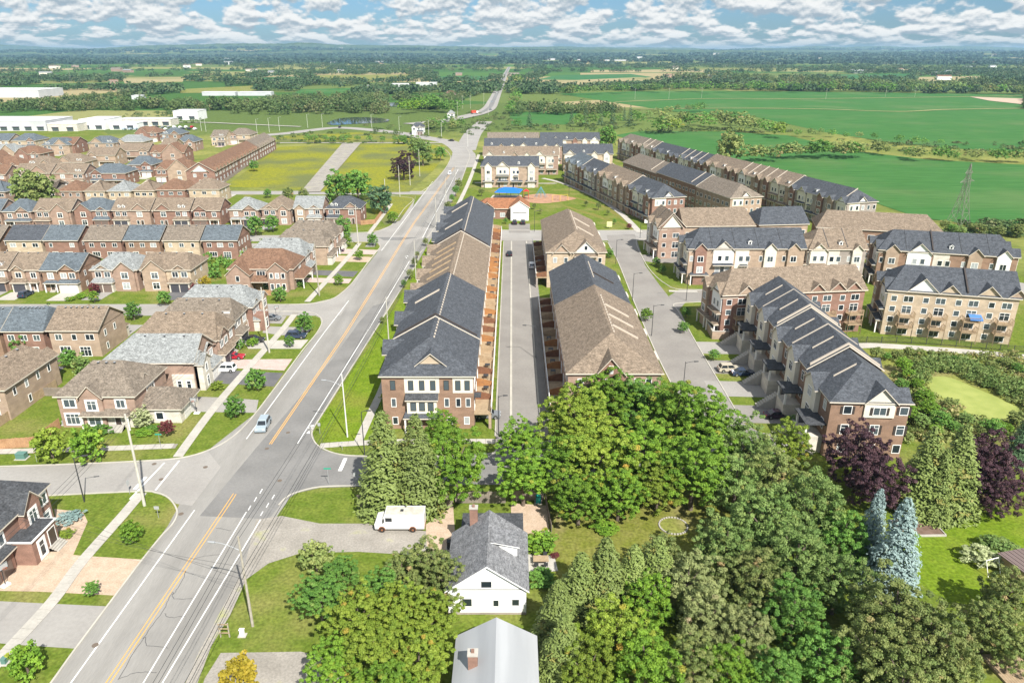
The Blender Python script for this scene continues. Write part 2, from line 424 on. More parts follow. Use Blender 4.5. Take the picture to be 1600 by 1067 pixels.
for i, (nm, L, m) in enumerate(FIELDS): sheet(nm, pix(L), m, 0.05 + 0.012 * i)
TRACK = mat('field_track', (0.26, 0.25, 0.10), (0.32, 0.29, 0.13), scale=0.1, rough=1, detail=6)
for L in ([(960, 160), (1100, 155), (1260, 155), (1500, 152), (1600, 150)], [(975, 172), (1120, 170), (1270, 171), (1400, 175), (1480, 172), (1600, 170)]):
    ribbon('track', smooth_line(pix(L), 6), 2.6, TRACK, 0.42)
sheet('track', pix([(1515, 152), (1600, 155), (1600, 164), (1545, 158)]), PAVER, 0.44)
WATER = mat('pond_water', (0.03, 0.045, 0.05), (0.05, 0.06, 0.06), scale=0.1, rough=0.06, spec=0.9)
DUCKW = mat('duckweed', (0.225, 0.265, 0.062), (0.285, 0.315, 0.085), scale=0.3, rough=0.8, detail=6)
sheet('pond', [tuple(p) for p in smooth_line(pix([(510, 193), (530, 186), (560, 184), (590, 185), (608, 188), (600, 192), (560, 194), (520, 196), (510, 193)]), 4)[:-1]], WATER, 0.30)
sheet('pond', pix([(606, 161), (622, 161), (622, 167), (604, 167)]), WATER, 0.30)
sheet('pond', [tuple(p) for p in smooth_line(pix([(1447, 592), (1466, 588), (1490, 592), (1525, 607), (1560, 622), (1604, 645), (1585, 657), (1547, 656), (1520, 648), (1498, 637), (1470, 620), (1452, 607), (1447, 592)]), 4)[:-1]], DUCKW, Z3)
sheet('meadow', pix([(1340, 545), (1450, 556), (1640, 575), (1640, 690), (1430, 690), (1400, 600)]), LAWNR, Z2)
sheet('path', [tuple(p) for p in (lambda A, B: A + B[::-1])(*strip_pts(smooth_line(pix([(1330, 541), (1370, 540), (1450, 545), (1530, 551), (1640, 561)]), 5), 1.5))], CONC, Z3)

# --- main road (runs away from the camera), built from kerb to kerb
def xw(px, py): return G(px, py).xy
LK = [(60, 1090), (80, 1067), (118, 1014), (180, 931), (223, 874), (262, 822)]
LEFT_N = [(322, 706), (400, 645), (496, 520), (560, 432), (612, 366), (655, 310), (697, 262), (706, 243)]
RIGHT_S = [(262, 1110), (289, 1067), (382, 885), (437, 800)]
RIGHT_N = [(487, 675), (500, 655), (585, 520), (648, 418), (690, 345), (716, 297), (730, 260), (733, 243)]
main = LK + [(285, 780), (300, 735)] + LEFT_N + RIGHT_N[::-1] + [(480, 700), (470, 740), (455, 775)] + RIGHT_S[::-1]
sheet('road', pix(main), ASPH, Z2)
curve = smooth_line(pix([(719, 262), (725, 243), (717, 231), (700, 222), (668, 216), (629, 209), (577, 203), (527, 200), (485, 204), (445, 209), (380, 214)]), 6)
ribbon('road', curve, [7.4] * 8 + [6.8] * (len(curve) - 8), ASPHS, Z3 + 0.02)
ribbon('road', smooth_line(pix([(727, 235), (734, 218), (742, 205), (758, 190)]), 5), 7.0, ASPHS, Z3)
far_road = smooth_line(pix([(640, 195), (690, 190), (722, 184), (748, 178), (764, 170), (771, 158), (777, 145), (784, 130), (790, 116), (796, 105), (801, 98)]), 6)
ribbon('road', far_road, [9.5 - 4.5 * k / (len(far_road) - 1) for k in range(len(far_road))], ASPHS, 0.5)
ribbon('road', far_road[18:], 2.6, ASPHN, 0.56)
ribbon('path', smooth_line(pix([(150, 192), (300, 192), (380, 195), (470, 199)]), 5), 2, CONC, 0.5)
ribbon('path', pix([(432, 224), (560, 224), (690, 224)]), 1.6, CONC, 0.32)
ribbon('path', pix([(485, 301), (512, 268), (549, 225)]), [4.5, 5, 6.5], GRAVEL, 0.33)
# the darker relaid patches of asphalt
sheet('road_patch', pix([(312, 806), (400, 700), (452, 640), (520, 560), (560, 505), (583, 478), (610, 470), (585, 518), (540, 590), (500, 652), (488, 676), (492, 690), (500, 700), (520, 712), (575, 713), (575, 760), (500, 762), (464, 770), (440, 786), (420, 811)]), ASPHN, Z2 + 0.006)
sheet('road_patch', pix([(590, 371), (655, 371), (625, 376), (600, 376)]), ASPHN, Z2 + 0.006)
# side streets
GAPY2, GAPY3, GAPY4 = (174, 183), (251, 260), (340, 349)
xr = lambda y: -41.5 if y < 330 else -40
sheet('street', [tuple(p) for p in pix([(-120, 731), (0, 730), (212, 722), (280, 717), (325, 705), (345, 730), (300, 790), (275, 787), (262, 775), (247, 770), (217, 767), (85, 773), (-120, 779)])], ASPHS, Z2 + 0.003)
sheet('street', [tuple(p) for p in pix([(480, 700), (500, 702), (530, 711), (575, 713), (690, 712), (790, 706), (870, 705), (1000, 700), (1180, 700), (1180, 745), (1000, 750), (790, 757), (560, 760), (500, 762), (465, 770), (450, 778)])], ASPHN, Z2 + 0.009)
for (a, b), xe in zip((GAPY2, GAPY3, GAPY4), (-47, -44, -36)):
    sheet('street', rect(-250, a, xe + 4, b), ASPHS, Z2 + 0.003)
sheet('street', pix([(430, 476), (482, 475), (522, 466), (546, 447), (562, 428), (580, 400), (520, 505), (494, 524), (503, 507), (500, 497), (487, 490), (430, 490)]), ASPHS, Z2 + 0.002)
sheet('street', pix([(540, 365), (585, 363), (612, 352), (632, 327), (650, 306), (640, 340), (600, 390), (588, 394), (594, 386), (590, 380), (570, 378), (540, 379)]), ASPHS, Z2 + 0.002)
sheet('street', [(-40, 256), (-38, 276), (-30, 271), (-20, 270), (-8, 269), (-8, 259.5), (-27, 259.5), (-33, 254), (-36, 246)], ASPHS, Z2 + 0.004)
# lane between the two rows of townhouses and the street behind them
lane = [G(797, 700), G(838, 700), G(843, 600), G(838, 480), G(836, 380), G(795, 380), G(797, 480), G(796, 600)]
LX0, LX1 = -2.8, 7.4
sheet('lane', rect(LX0, 104, LX1, 253), ASPHD, Z2)
KS = []          # kerb lines (world points)
sheet('street', [(-8, 252), (30, 252), (56, 252), (56, 268), (20, 267), (-8, 268)], ASPHS, Z2 + 0.006)
SR_L = [(1105, 700), (1050, 600), (1022, 545), (990, 470), (966, 410), (952, 385), (948, 368)]
SR_R = [(1250, 712), (1160, 660), (1130, 608), (1090, 540), (1062, 485), (1030, 445), (1008, 415), (995, 375), (992, 366)]
sheet('street', pix(SR_L + SR_R[::-1]), ASPHD, Z2 + 0.012)
sheet('street', pix([(1045, 463), (1062, 452), (1190, 452), (1190, 470), (1072, 472), (1060, 485)]), ASPHD, Z2 + 0.006)
sheet('street', pix([(1005, 408), (1000, 398), (1080, 402), (1080, 411), (1025, 411)]), ASPHD, Z2 + 0.006)
sheet('driveway', pix([(795, 350), (828, 350), (828, 364), (795, 364)]), ASPHD, Z3)
sheet('street', pix([(1585, 440), (1640, 450), (1640, 470), (1590, 455)]), ASPHS, Z3)
# bottom right yards and the gravel drives of the old houses
sheet('gravel_drive', pix([(400, 812), (440, 806), (500, 818), (585, 818), (700, 835), (712, 880), (660, 868), (560, 862), (470, 864), (420, 880), (385, 905), (360, 960), (330, 1010), (300, 1090), (280, 1090), (310, 1020), (382, 885)]), GRAVEL, Z2 + 0.018)
sheet('gravel_drive', pix([(345, 1020), (470, 1018), (560, 1040), (560, 1120), (300, 1120), (320, 1060)]), GRAVEL, Z2 + 0.021)
sheet('terrace', pix([(665, 820), (708, 790), (712, 850), (705, 866), (668, 866)]), PAVER, Z2 + 0.024)
sheet('terrace', pix([(798, 786), (855, 790), (858, 832), (800, 835)]), PAVER, Z2 + 0.024)
sheet('terrace', pix([(822, 866), (866, 868), (872, 892), (822, 896)]), CONC, Z2 + 0.024)
sheet('lawn', pix([(1385, 805), (1500, 800), (1640, 790), (1640, 960), (1480, 940), (1420, 900), (1390, 850)]), LAWNV, Z1 + 0.006)
sheet('lawn', pix([(505, 690), (500, 655), (592, 520), (650, 425), (672, 372), (690, 372), (640, 470), (605, 600), (600, 690)]), LAWNV, Z1 + 0.006)
sheet('lawn', pix([(415, 862), (640, 862), (640, 1010), (470, 1018), (340, 1020), (370, 930)]), LAWN, Z1 + 0.006)

sheet('lawn', pix([(870, 800), (900, 780), (1150, 770), (1160, 860), (1000, 900), (880, 930), (862, 880)]), grass('dry_lawn_grass', (0.135, 0.15, 0.026), (0.175, 0.175, 0.045), (0.22, 0.185, 0.085)), Z1 + 0.006)
# driveways crossing the left boulevard
for i, (L, m) in enumerate([([(-60, 860), (60, 862), (128, 868), (222, 874), (200, 905), (178, 930), (60, 924), (-60, 922)], PAVER), ([(-60, 936), (60, 942), (166, 947), (118, 1013), (40, 1008), (-60, 1000)], ASPHS), ([(85, 795), (130, 800), (137, 815), (122, 850), (112, 872), (70, 872), (90, 850)], PAVER),
        ([(275, 619), (345, 621), (404, 625), (400, 645), (290, 643)], ASPHS), ([(316, 592), (342, 578), (443, 583), (428, 604), (318, 598)], DARKDR), ([(350, 562), (457, 561), (444, 579), (335, 574)], PINKP), ([(380, 533), (482, 531), (470, 545), (388, 545)], CONC), ([(415, 510), (488, 512), (478, 524), (440, 524), (410, 520)], ASPHS),
        ([(482, 422), (560, 424), (552, 433), (478, 429)], DARKDR), ([(478, 434), (550, 436), (545, 443), (474, 441)], PINKP), ([(498, 398), (581, 402), (575, 410), (492, 408)], PAVER), ([(508, 388), (590, 391), (584, 398), (503, 396)], PINKP), ([(396, 493), (448, 494), (440, 506), (400, 505)], ASPHS), ([(590, 372 + 6), (576, 380), (570, 386), (585, 386)], ASPHS)]):
    sheet('driveway', pix(L), m, Z1 + 0.010 + i * 0.0012)
for L in ([(0, 748), (0, 741)],): pass

# --- kerbs
def kerb(L, w=0.11, px=True, smooth=4):
    P = pix(L) if px else L
    ribbon('kerb', smooth_line(P, smooth) if smooth else P, w, KERBM, 0.14, h=0.13)
kerb([(60, 1090), (80, 1067), (118, 1014), (180, 931), (223, 874), (252, 838), (269, 820), (277, 803), (272, 788), (260, 776), (243, 770), (217, 768), (85, 774), (0, 778), (-100, 782)])
kerb([(-100, 730), (0, 729), (120, 725), (212, 721), (280, 716), (325, 704), (362, 684), (392, 655), (430, 606), (455, 572), (475, 545), (494, 522), (503, 505), (500, 496), (487, 489), (460, 487), (400, 487)])
kerb([(400, 476), (482, 475), (522, 466), (546, 447), (560, 430), (588, 394), (594, 386), (590, 380), (570, 378), (540, 379)])
kerb([(540, 364), (585, 362), (612, 352), (632, 326), (646, 312), (630, 308), (600, 306)])
kerb([(655, 302), (680, 284), (700, 257), (704, 246), (698, 236), (680, 226), (650, 221)])
kerb([(790, 690), (780, 700), (760, 711), (690, 713), (575, 713), (530, 710), (502, 700), (490, 688), (488, 674), (500, 653), (585, 518), (625, 455), (650, 414), (655, 398), (662, 390)])
kerb([(435, 790), (448, 777), (465, 769), (500, 761), (560, 759), (640, 757)])
kerb([(668, 372), (676, 360), (690, 340), (716, 294), (728, 262), (734, 243), (728, 230)])
kerb([(1050, 602), (1022, 545), (990, 470), (966, 410), (953, 385), (944, 378), (900, 376)])
kerb([(1160, 660), (1130, 608), (1090, 540), (1060, 487), (1052, 478), (1060, 474), (1100, 472)])
kerb([(1190, 452), (1070, 453), (1040, 444), (1018, 425), (1005, 405), (994, 380), (1000, 374), (1020, 373)])
kerb([(-2.9, 112), (-2.9, 251)], px=False, smooth=0)
kerb([(LX0 + 2.6, 110), (LX0 + 2.6, 251)], w=0.22, px=False, smooth=0)
kerb([(5.0, 108), (5.0, 251)], w=0.16, px=False, smooth=0)
kerb([(-8, 268.2), (20, 267.2), (56, 268.2)], px=False, smooth=0)

# --- pavements made of slabs (each near slab is its own piece)
def slab_walk(L, w=0.8, slab=1.55, far=190, name='pavement'):
    P = smooth_line(pix(L) if not isinstance(L[0], Vector) else L, 4)
    base = ribbon(name, P, w - 0.03, mat('joint_grit', (0.24, 0.22, 0.19), rough=1), 0.052)
    # resample
    acc = [0.0]
    for a, b in zip(P, P[1:]): acc.append(acc[-1] + (b - a).length)
    def at(s):
        for i in range(len(P) - 1):
            if acc[i + 1] >= s:
                t = (s - acc[i]) / max(1e-6, acc[i + 1] - acc[i]); return P[i].lerp(P[i + 1], t)
        return P[-1]
    n = int(acc[-1] / slab)
    me = None
    rest = []
    mb = MB(); mb.box(-slab / 2 + 0.03, -w, -0.05, slab / 2 - 0.03, w, 0.0, CONC); me = mb.mesh('slab')
    for i in range(n):
        a, b = at(i * slab), at((i + 1) * slab); c = (a + b) / 2
        if depth_of(c.x, c.y) < far:
            ang = math.atan2(b.y - a.y, b.x - a.x)
            link('slab', me, base, Matrix.Translation((c.x, c.y, 0.115 + rnd.uniform(-0.006, 0.006))) @ Matrix.Rotation(ang, 4, 'Z'))
        else: rest.append((a, b))
    if len(rest) > 1:
        ribbon('slab_run', [r[0] for r in rest] + [rest[-1][1]], w, CONC, 0.11, parent=base)
slab_walk([(-60, 1105), (0, 1030), (81, 941), (126, 880), (188, 810), (222, 770)])
slab_walk([(278, 714), (335, 637), (400, 562), (442, 515), (462, 489)])
slab_walk([(480, 472), (540, 407), (562, 380)])
slab_walk([(576, 366), (602, 332), (612, 318)])
slab_walk([(-60, 708), (0, 706), (140, 702), (276, 697)])
slab_walk([(560, 690), (584, 637), (604, 590), (640, 480), (676, 390)], w=0.75)
slab_walk([(500, 697), (556, 693), (640, 690), (780, 690)])
slab_walk([(700, 352), (716, 320), (735, 279), (748, 242)], w=0.9)
slab_walk([(742, 286), (800, 287), (870, 287)], w=1.0)
slab_walk([(848, 279), (880, 287), (930, 308), (965, 330), (985, 348), (1000, 364)], w=1.2)
slab_walk([(1045, 455), (1072, 456), (1095, 456)], w=0.8)
# crossing lines, lane lines
def line(L, w, m=WPAINT, z=Z4 + 0.004, name='road_marking'): ribbon(name, pix(L), w, m, z)
line([(257, 723), (203, 780)], 0.13); line([(280, 720), (243, 766)], 0.13)
line([(228, 745), (210, 765)], 0.28)
line([(100, 1082), (304, 797)], 0.085)
line([(150, 1090), (359, 780), (365, 771)], 0.06, YELL)
line([(157, 1090), (364, 780), (369, 772)], 0.06, YELL)
line([(421, 694), (538, 522), (645, 350), (700, 275), (716, 250)], 0.075, YELL)
line([(424, 694), (541, 522), (647, 350), (702, 275), (718, 250)], 0.075, YELL)
line([(213, 1085), (385, 800)], 0.075)
line([(243, 1085), (407, 812)], 0.075)
for a in range(3):
    line([(388 + a * 9, 797 - a * 13), (392 + a * 9, 790 - a * 13)], 0.07)
    line([(407 + a * 9, 806 - a * 13), (411 + a * 9, 799 - a * 13)], 0.07)
line([(465, 693), (576, 515), (640, 408)], 0.08)
line([(660, 372), (690, 316), (716, 265)], 0.09)
line([(385, 686), (508, 518), (545, 470)], 0.08)
line([(596, 392), (640, 333), (676, 284)], 0.08)
line([(540, 716), (531, 736)], 0.3)
# bike symbols on the right lane and crack sealer lines on the near lane
def sym(px, py):
    p = G(px, py); mb = MB(); z = Z4 + 0.006
    for dx in (-0.32, 0.32):
        for k in range(8):
            a, b = k * math.pi / 4, (k + 1) * math.pi / 4
            q = lambda r, t: (p.x + dx + r * math.cos(t), p.y + r * 2.0 * math.sin(t), z)
            mb.poly([q(0.24, a), q(0.24, b), q(0.15, b), q(0.15, a)], WPAINT)
    mb.poly([(p.x - 0.35, p.y + 0.3, z), (p.x + 0.35, p.y + 0.3, z), (p.x + 0.3, p.y + 0.9, z), (p.x - 0.2, p.y + 0.9, z)], WPAINT)
    mb.poly([(p.x - 0.35, p.y - 2.2, z), (p.x + 0.35, p.y - 2.2, z), (p.x, p.y - 1.2, z)], WPAINT)
    mb.build('road_marking')['kind'] = 'structure'
sym(486, 668); sym(636, 401)
cr = random.Random(3)
def crack(L):
    P = smooth_line(pix(L), 6); P = [p + Vector((cr.uniform(-.08, .08), cr.uniform(-.08, .08))) for p in P]
    ribbon('road_crack', P, 0.035, CRACK, Z4 + 0.002)
crack([(185, 1062), (224, 997), (230, 1008), (262, 1012)]); crack([(258, 958), (264, 965), (290, 962)])
crack([(224, 997), (254, 955), (262, 940), (270, 925), (272, 935), (300, 935)]); crack([(272, 928), (286, 905), (292, 888), (306, 872), (345, 866)])
crack([(186, 1060), (215, 1051), (245, 1050)]); crack([(337, 825), (361, 829)])
# manholes
def manhole(px, py, c=None):
    p = G(px, py); mb = MB()
    mb.tube((p.x, p.y, 0.05), (p.x, p.y, 0.072), 0.36, 0.36, mat('cast_iron', (0.14, 0.11, 0.085), rough=0.8), n=14)
    o = mb.build('manhole_cover'); return o
for i, (a, b, lab) in enumerate([(283, 803, 'round iron manhole cover beside the kerb of the near left corner'), (321, 730, 'iron manhole cover in the middle of the left side street mouth'),
        (252, 749, 'iron manhole cover between the two crossing lines'), (241, 725, 'iron drain cover at the kerb by the left crossing'), (450, 676, 'iron manhole cover right of the silver car'),
        (417, 701, 'iron manhole cover at the end of the yellow line'), (437, 751, 'iron manhole cover where the right side street opens'), (149, 1008, 'iron cover on the near road by the white edge line')]):
    tag(manhole(a, b), lab, 'manhole cover', 'manhole covers in the roads')
# mown stripes of the park lawn
PST = grass('dry_mown_stripe', (0.155, 0.150, 0.035), (0.19, 0.175, 0.05), (0.12, 0.15, 0.03))
for k in range(7):
    ribbon('mown_stripe', pix([(868 + k * 9, 318 + k * 2.5), (930 + k * 10, 338 + k * 3.0), (1000 - k * 2, 362 - k * 1.0)] if k % 2 == 0 else [(880 + k * 6, 304 + k * 1.5), (930 + k * 6, 318 + k * 2), (985, 350)])[:3], .7, PST, Z1 + 0.012 + k * .0012)
# ------------------------------------------------------------------ buildings
def ridge_roof(mb, x0, x1, y0, y1, z, rise, axis, ha, hb, m, fas, th=0.22):
    """roof with its ridge along an axis; ha / hb = how far the ends are hipped (0 = gable)"""
    if axis == 'y':
        xm = (x0 + x1) / 2; R0 = (xm, y0 + ha, z + rise); R1 = (xm, y1 - hb, z + rise)
        c = [(x0, y0, z), (x1, y0, z), (x1, y1, z), (x0, y1, z)]
        F_ = [[c[3], c[0], R0, R1], [c[1], c[2], R1, R0]]
        if ha: F_.append([c[0], c[1], R0])
        if hb: F_.append([c[2], c[3], R1])
        edge = [c[0], c[1], c[2], c[3]] if ha and hb else None
        ring = [c[0]] + ([] if ha else [R0]) + [c[1], c[2]] + ([] if hb else [R1]) + [c[3]]
    else:
        ym = (y0 + y1) / 2; R0 = (x0 + ha, ym, z + rise); R1 = (x1 - hb, ym, z + rise)
        c = [(x0, y0, z), (x1, y0, z), (x1, y1, z), (x0, y1, z)]
        F_ = [[c[0], c[1], R1, R0], [c[2], c[3], R0, R1]]
        if ha: F_.append([c[3], c[0], R0])
        if hb: F_.append([c[1], c[2], R1])
        ring = [c[0], c[1]] + ([] if hb else [R1]) + [c[2], c[3]] + ([] if ha else [R0])
    for f in F_: mb.poly(f, m)
    lo = lambda p: (p[0], p[1], p[2] - th)
    for f in F_: mb.poly([lo(p) for p in f][::-1], fas)
    n = len(ring)
    for i in range(n):
        a, b = ring[i], ring[(i + 1) % n]
        mb.poly([a, b, lo(b), lo(a)], fas)

WIN = {}
def win_mesh(w, h, g, fw, near, frame, mull=True):
    k = (round(w, 1), round(h, 1), g, fw, near, frame.name, mull)
    if k in WIN: return WIN[k]
    w, h = k[0], k[1]
    mb = MB(); t = 0.07
    mb.box(-w / 2 - fw, -0.06, -fw, w / 2 + fw, 0.02, 0, frame); mb.box(-w / 2 - fw, -0.06, h, w / 2 + fw, 0.02, h + fw, frame)
    mb.box(-w / 2 - fw, -0.06, 0, -w / 2, 0.02, h, frame); mb.box(w / 2, -0.06, 0, w / 2 + fw, 0.02, h, frame)
    if mull:
        nb = max(1, round(w / 0.85))
        for i in range(1, nb): x = -w / 2 + w * i / nb; mb.box(x - 0.04, -0.05, 0, x + 0.04, 0.0, h, frame)
        if h > 1.5: mb.box(-w / 2, -0.045, h * 0.68 - 0.03, w / 2, 0.0, h * 0.68 + 0.03, frame)
    pb = MB(); pb.poly([(-w / 2, -0.012, 0), (w / 2, -0.012, 0), (w / 2, -0.012, h), (-w / 2, -0.012, h)], GL[g])
    if near: r = (mb.mesh('window'), pb.mesh('pane', fix=False))
    else:
        mb.poly([(-w / 2, -0.012, 0), (w / 2, -0.012, 0), (w / 2, -0.012, h), (-w / 2, -0.012, h)], GL[g]); r = (mb.mesh('window'), None)
    WIN[k] = r
    return r
BOXC = {}
class Bld:
    def __init__(s, name, label, cat, group, A, ang, W, D, h, rise, axis, ha, hb, wall, roof, oh=0.45, fas=FASCIA, z0=0.0, seed=0, wallx=None):
        s.t = thing(name, label, cat, (A[0], A[1], z0), ang, group)
        s.W, s.D, s.h, s.rise, s.axis, s.ha, s.hb, s.oh, s.roofm, s.wall, s.fas = W, D, h, rise, axis, ha, hb, oh, RF[roof] if isinstance(roof, str) else roof, WL[wall] if isinstance(wall, str) else wall, fas
        s.r = random.Random(seed * 77 + 5)
        s.near = depth_of(A[0], A[1]) < 235
        s.far = depth_of(A[0], A[1]) > 330
        s.slope = rise / ((W if axis == 'y' else D) / 2 + oh)
        s.hw = h + s.slope * oh - 0.2          # wall top
        mb = MB(); e = 0.0
        mb.box(0, 0, -0.6, W, D, s.hw, s.wall)
        g = s.slope
        if axis == 'y':
            ap = h + rise - 0.23 
            if not ha: mb.prism([(0.1, h - 0.05), (W - 0.1, h - 0.05), (W / 2, ap)], 'y', 0.0, 0.25, s.wall)
            if not hb: mb.prism([(0.1, h - 0.05), (W - 0.1, h - 0.05), (W / 2, ap)], 'y', D - 0.25, D, s.wall)
        else:
            ap = h + rise - 0.23
            if not ha: mb.prism([(0.1, h - 0.05), (D - 0.1, h - 0.05), (D / 2, ap)], 'x', 0.0, 0.25, s.wall)
            if not hb: mb.prism([(0.1, h - 0.05), (D - 0.1, h - 0.05), (D / 2, ap)], 'x', W - 0.25, W, s.wall)
        s.wallo = mb.build('wall', s.t)
        rb = MB(); ridge_roof(rb, -oh, W + oh, -oh, D + oh, h, rise, axis, ha, hb, s.roofm, fas)
        s.roofo = rb.build('roof', s.t)
        s.parts = {}
    # local frame of a face: x along it, -y outwards
    def fm(s, f):
        if f == 'F': return Matrix.Identity(4)
        if f == 'B': return Matrix.Translation((s.W, s.D, 0)) @ Matrix.Rotation(math.pi, 4, 'Z')
        if f == 'L': return Matrix.Translation((0, s.D, 0)) @ Matrix.Rotation(-math.pi / 2, 4, 'Z')
        return Matrix.Translation((s.W, 0, 0)) @ Matrix.Rotation(math.pi / 2, 4, 'Z')
    def fl(s, f): return s.W if f in 'FB' else s.D
    def shared(s, name, key, fn, M, parent=None):
        k = (name,) + key
        if k not in BOXC:
            mb = MB(); fn(mb); BOXC[k] = mb.mesh(name)
        return link(name, BOXC[k], parent or s.t, M)
    def win(s, f, u, z, w=1.2, h=1.5, out=0.0, g=None, fw=0.1, frame=WHITE, shutters=None, mull=True):
        if g is None: g = s.r.choice((0, 0, 1, 1, 2))
        a, p = win_mesh(w, h, g, fw, s.near, frame, mull)
        M = s.fm(f) @ Matrix.Translation((u, -out - 0.005, z))
        o = link('window', a, s.t, M)
        if p: link('pane', p, o)
        if shutters:
            for sx in (-1, 1):
                s.shared('shutter', (h, shutters.name), lambda mb: mb.box(-0.2, -0.07, 0, 0.2, 0, h, shutters), M @ Matrix.Translation((sx * (w / 2 + fw + 0.22), 0, 0)))
        return o
    def mbf(s, f):
        mb = MB(); mb.M = s.fm(f); return mb
    def gable(s, f, u, gw, gh, z=None, out=0.0, wall=None, name='gable', trim=True, extra=0.0, fill=True):
        """a cross gable: wall triangle at the face and a little roof running back into the main roof"""
        z = s.h if z is None else z
        wm = s.wall if wall is None else WL[wall]
        back = (gh + z - s.h) / s.slope + 0.4 + extra
        mb = s.mbf(f)
        mb.prism([(u - gw / 2, z - 0.02), (u + gw / 2, z - 0.02), (u, z + gh - 0.08)], 'y', -out, -out + 0.3, wm)
        if out > 0.05 and fill: pass
        rb = s.mbf(f)
        o2 = 0.3; k = gh / (gw / 2)
        ridge_roof(rb, u - gw / 2 - o2, u + gw / 2 + o2, -out - o2 - 0.1, back, z - o2 * k * 0.5, gh + o2 * k * 0.5 + 0.05, 'y', 0, 0, s.roofm, s.fas, 0.16)
        g = mb.build(name, s.t); rb.build('gable_roof', g)
        return g
    def bay(s, f, u0, u1, out=0.6, zt=None, wall=None, gable=None, z0=0.0, name='bay', rooftop=False):
        zt = s.h - 0.02 if zt is None else zt
        wm = s.wall if wall is None else WL[wall]
        mb = s.mbf(f); mb.box(u0, -out, z0 - (0.5 if z0 == 0 else 0), u1, 0.05, zt, wm); b = mb.build(name, s.t)
        if gable: s.gable(f, (u0 + u1) / 2, u1 - u0, gable, zt, out, wall)
        elif rooftop:
            rb = s.mbf(f); ridge_roof(rb, u0 - .3, u1 + .3, -out - .3, 1.2, zt, 0.9, 'y', .8, 0, s.roofm, s.fas, .14); rb.build('bay_roof', b)
        return b
    def shed(s, f, u0, u1, z, out, m=None, rise=None, posts=False, hip=True):
        m = m or s.roofm; rise = rise or out * 0.45
        rb = s.mbf(f); a = 0.5 if hip else 0.0
        A, B_, C, D_ = (u0, -out, z), (u1, -out, z), (u1 - a, -0.01, z + rise), (u0 + a, -0.01, z + rise)
        E, G_ = (u0, -0.01, z), (u1, -0.01, z)
        rb.poly([A, B_, C, D_], m); rb.poly([A, D_, E], m if hip else s.fas); rb.poly([B_, G_, C], m if hip else s.fas)
        lo = lambda p: (p[0], p[1], p[2] - 0.2)
        rb.poly([A, E, G_, B_][::-1] and [lo(A), lo(E), lo(G_), lo(B_)], s.fas)
        rb.poly([A, lo(A), lo(B_), B_], s.fas); rb.poly([A, E, lo(E), lo(A)], s.fas); rb.poly([B_, lo(B_), lo(G_), G_], s.fas)
        o = rb.build('lean_to_roof', s.t)
        if posts:
            for x in (u0 + 0.35, u1 - 0.35):
                s.shared('post', (round(z, 1),), lambda mb: mb.box(-0.13, -0.13, 0, 0.13, 0.13, z - 0.2, WHITE), s.fm(f) @ Matrix.Translation((x, -out + 0.3, 0)))
        return o
    def garage(s, f, u, w=4.8, out=0.0, m=GDOOR, z=0.0, split=True, h=2.3):
        def mk(mb):
            if split and w > 4:
                mb.box(-w / 2, -0.05, 0, -0.15, 0, h, m); mb.box(0.15, -0.05, 0, w / 2, 0, h, m)
            else: mb.box(-w / 2, -0.05, 0, w / 2, 0, h, m)
            for k in range(4): mb.box(-w / 2, -0.06, h * (k + 1) / 4 - 0.03, w / 2, -0.045, h * (k + 1) / 4 - 0.01, DKTRIM if m is GDOOR and k == 3 else m)
        return s.shared('garage_door', (w, m.name, split, h), mk, s.fm(f) @ Matrix.Translation((u, -out - 0.005, z)))
    def door(s, f, u, out=0.0, z=0.15, w=1.0, h=2.1, m=DOORM):
        def mk(mb):
            mb.box(-w / 2, -0.05, 0, w / 2, 0, h, m); mb.box(-w / 2 - .1, -0.07, 0, -w / 2, 0, h + .1, WHITE); mb.box(w / 2, -0.07, 0, w / 2 + .1, 0, h + .1, WHITE); mb.box(-w / 2, -0.07, h, w / 2, 0, h + .1, WHITE)
        return s.shared('door', (w, h, m.name), mk, s.fm(f) @ Matrix.Translation((u, -out - 0.005, z)))
    def panel(s, f, u0, u1, z0, z1, wall, out=0.06, name='wall_panel'):
        mb = s.mbf(f); mb.box(u0, -out, z0, u1, 0.02, z1, WL[wall]); return mb.build(name, s.t)
    def steps(s, f, u, w=1.6, n=4, out=0.0, dep=0.3, rise=0.17, m=CONC):
        def mk(mb):
            for k in range(n): mb.box(-w / 2, -(n - k) * dep, -0.1, w / 2, 0, (k + 1) * rise, m)
        return s.shared('steps', (w, n, m.name, rise), mk, s.fm(f) @ Matrix.Translation((u, -out, 0)))
    def dormer(s, f, u, w=1.1, h=1.1, yb=1.2, wall='white'):
        """a little gabled dormer standing on the main roof slope"""
        z = s.h + (yb + s.oh) * s.slope
        mb = s.mbf(f); mb.box(u - w / 2, yb, z - 0.2, u + w / 2, yb + 1.4 / s.slope * .8, z + h, WL[wall]); mb.prism([(u - w / 2, z + h), (u + w / 2, z + h), (u, z + h + w * .4)], 'y', yb, yb + 0.2, WL[wall])
        ridge_roof(mb, u - w / 2 - .15, u + w / 2 + .15, yb - .15, yb + (h + w * .4) / s.slope + .2, z + h - .05, w * .45, 'y', 0, 0, s.roofm, WHITE, .1)
        d = mb.build('dormer', s.t)
        a, p = win_mesh(w * .5, h * .75, 0, .08, False, WHITE, False)
        link('window', a, d, s.fm(f) @ Matrix.Translation((u, yb - .01, z + .1)))
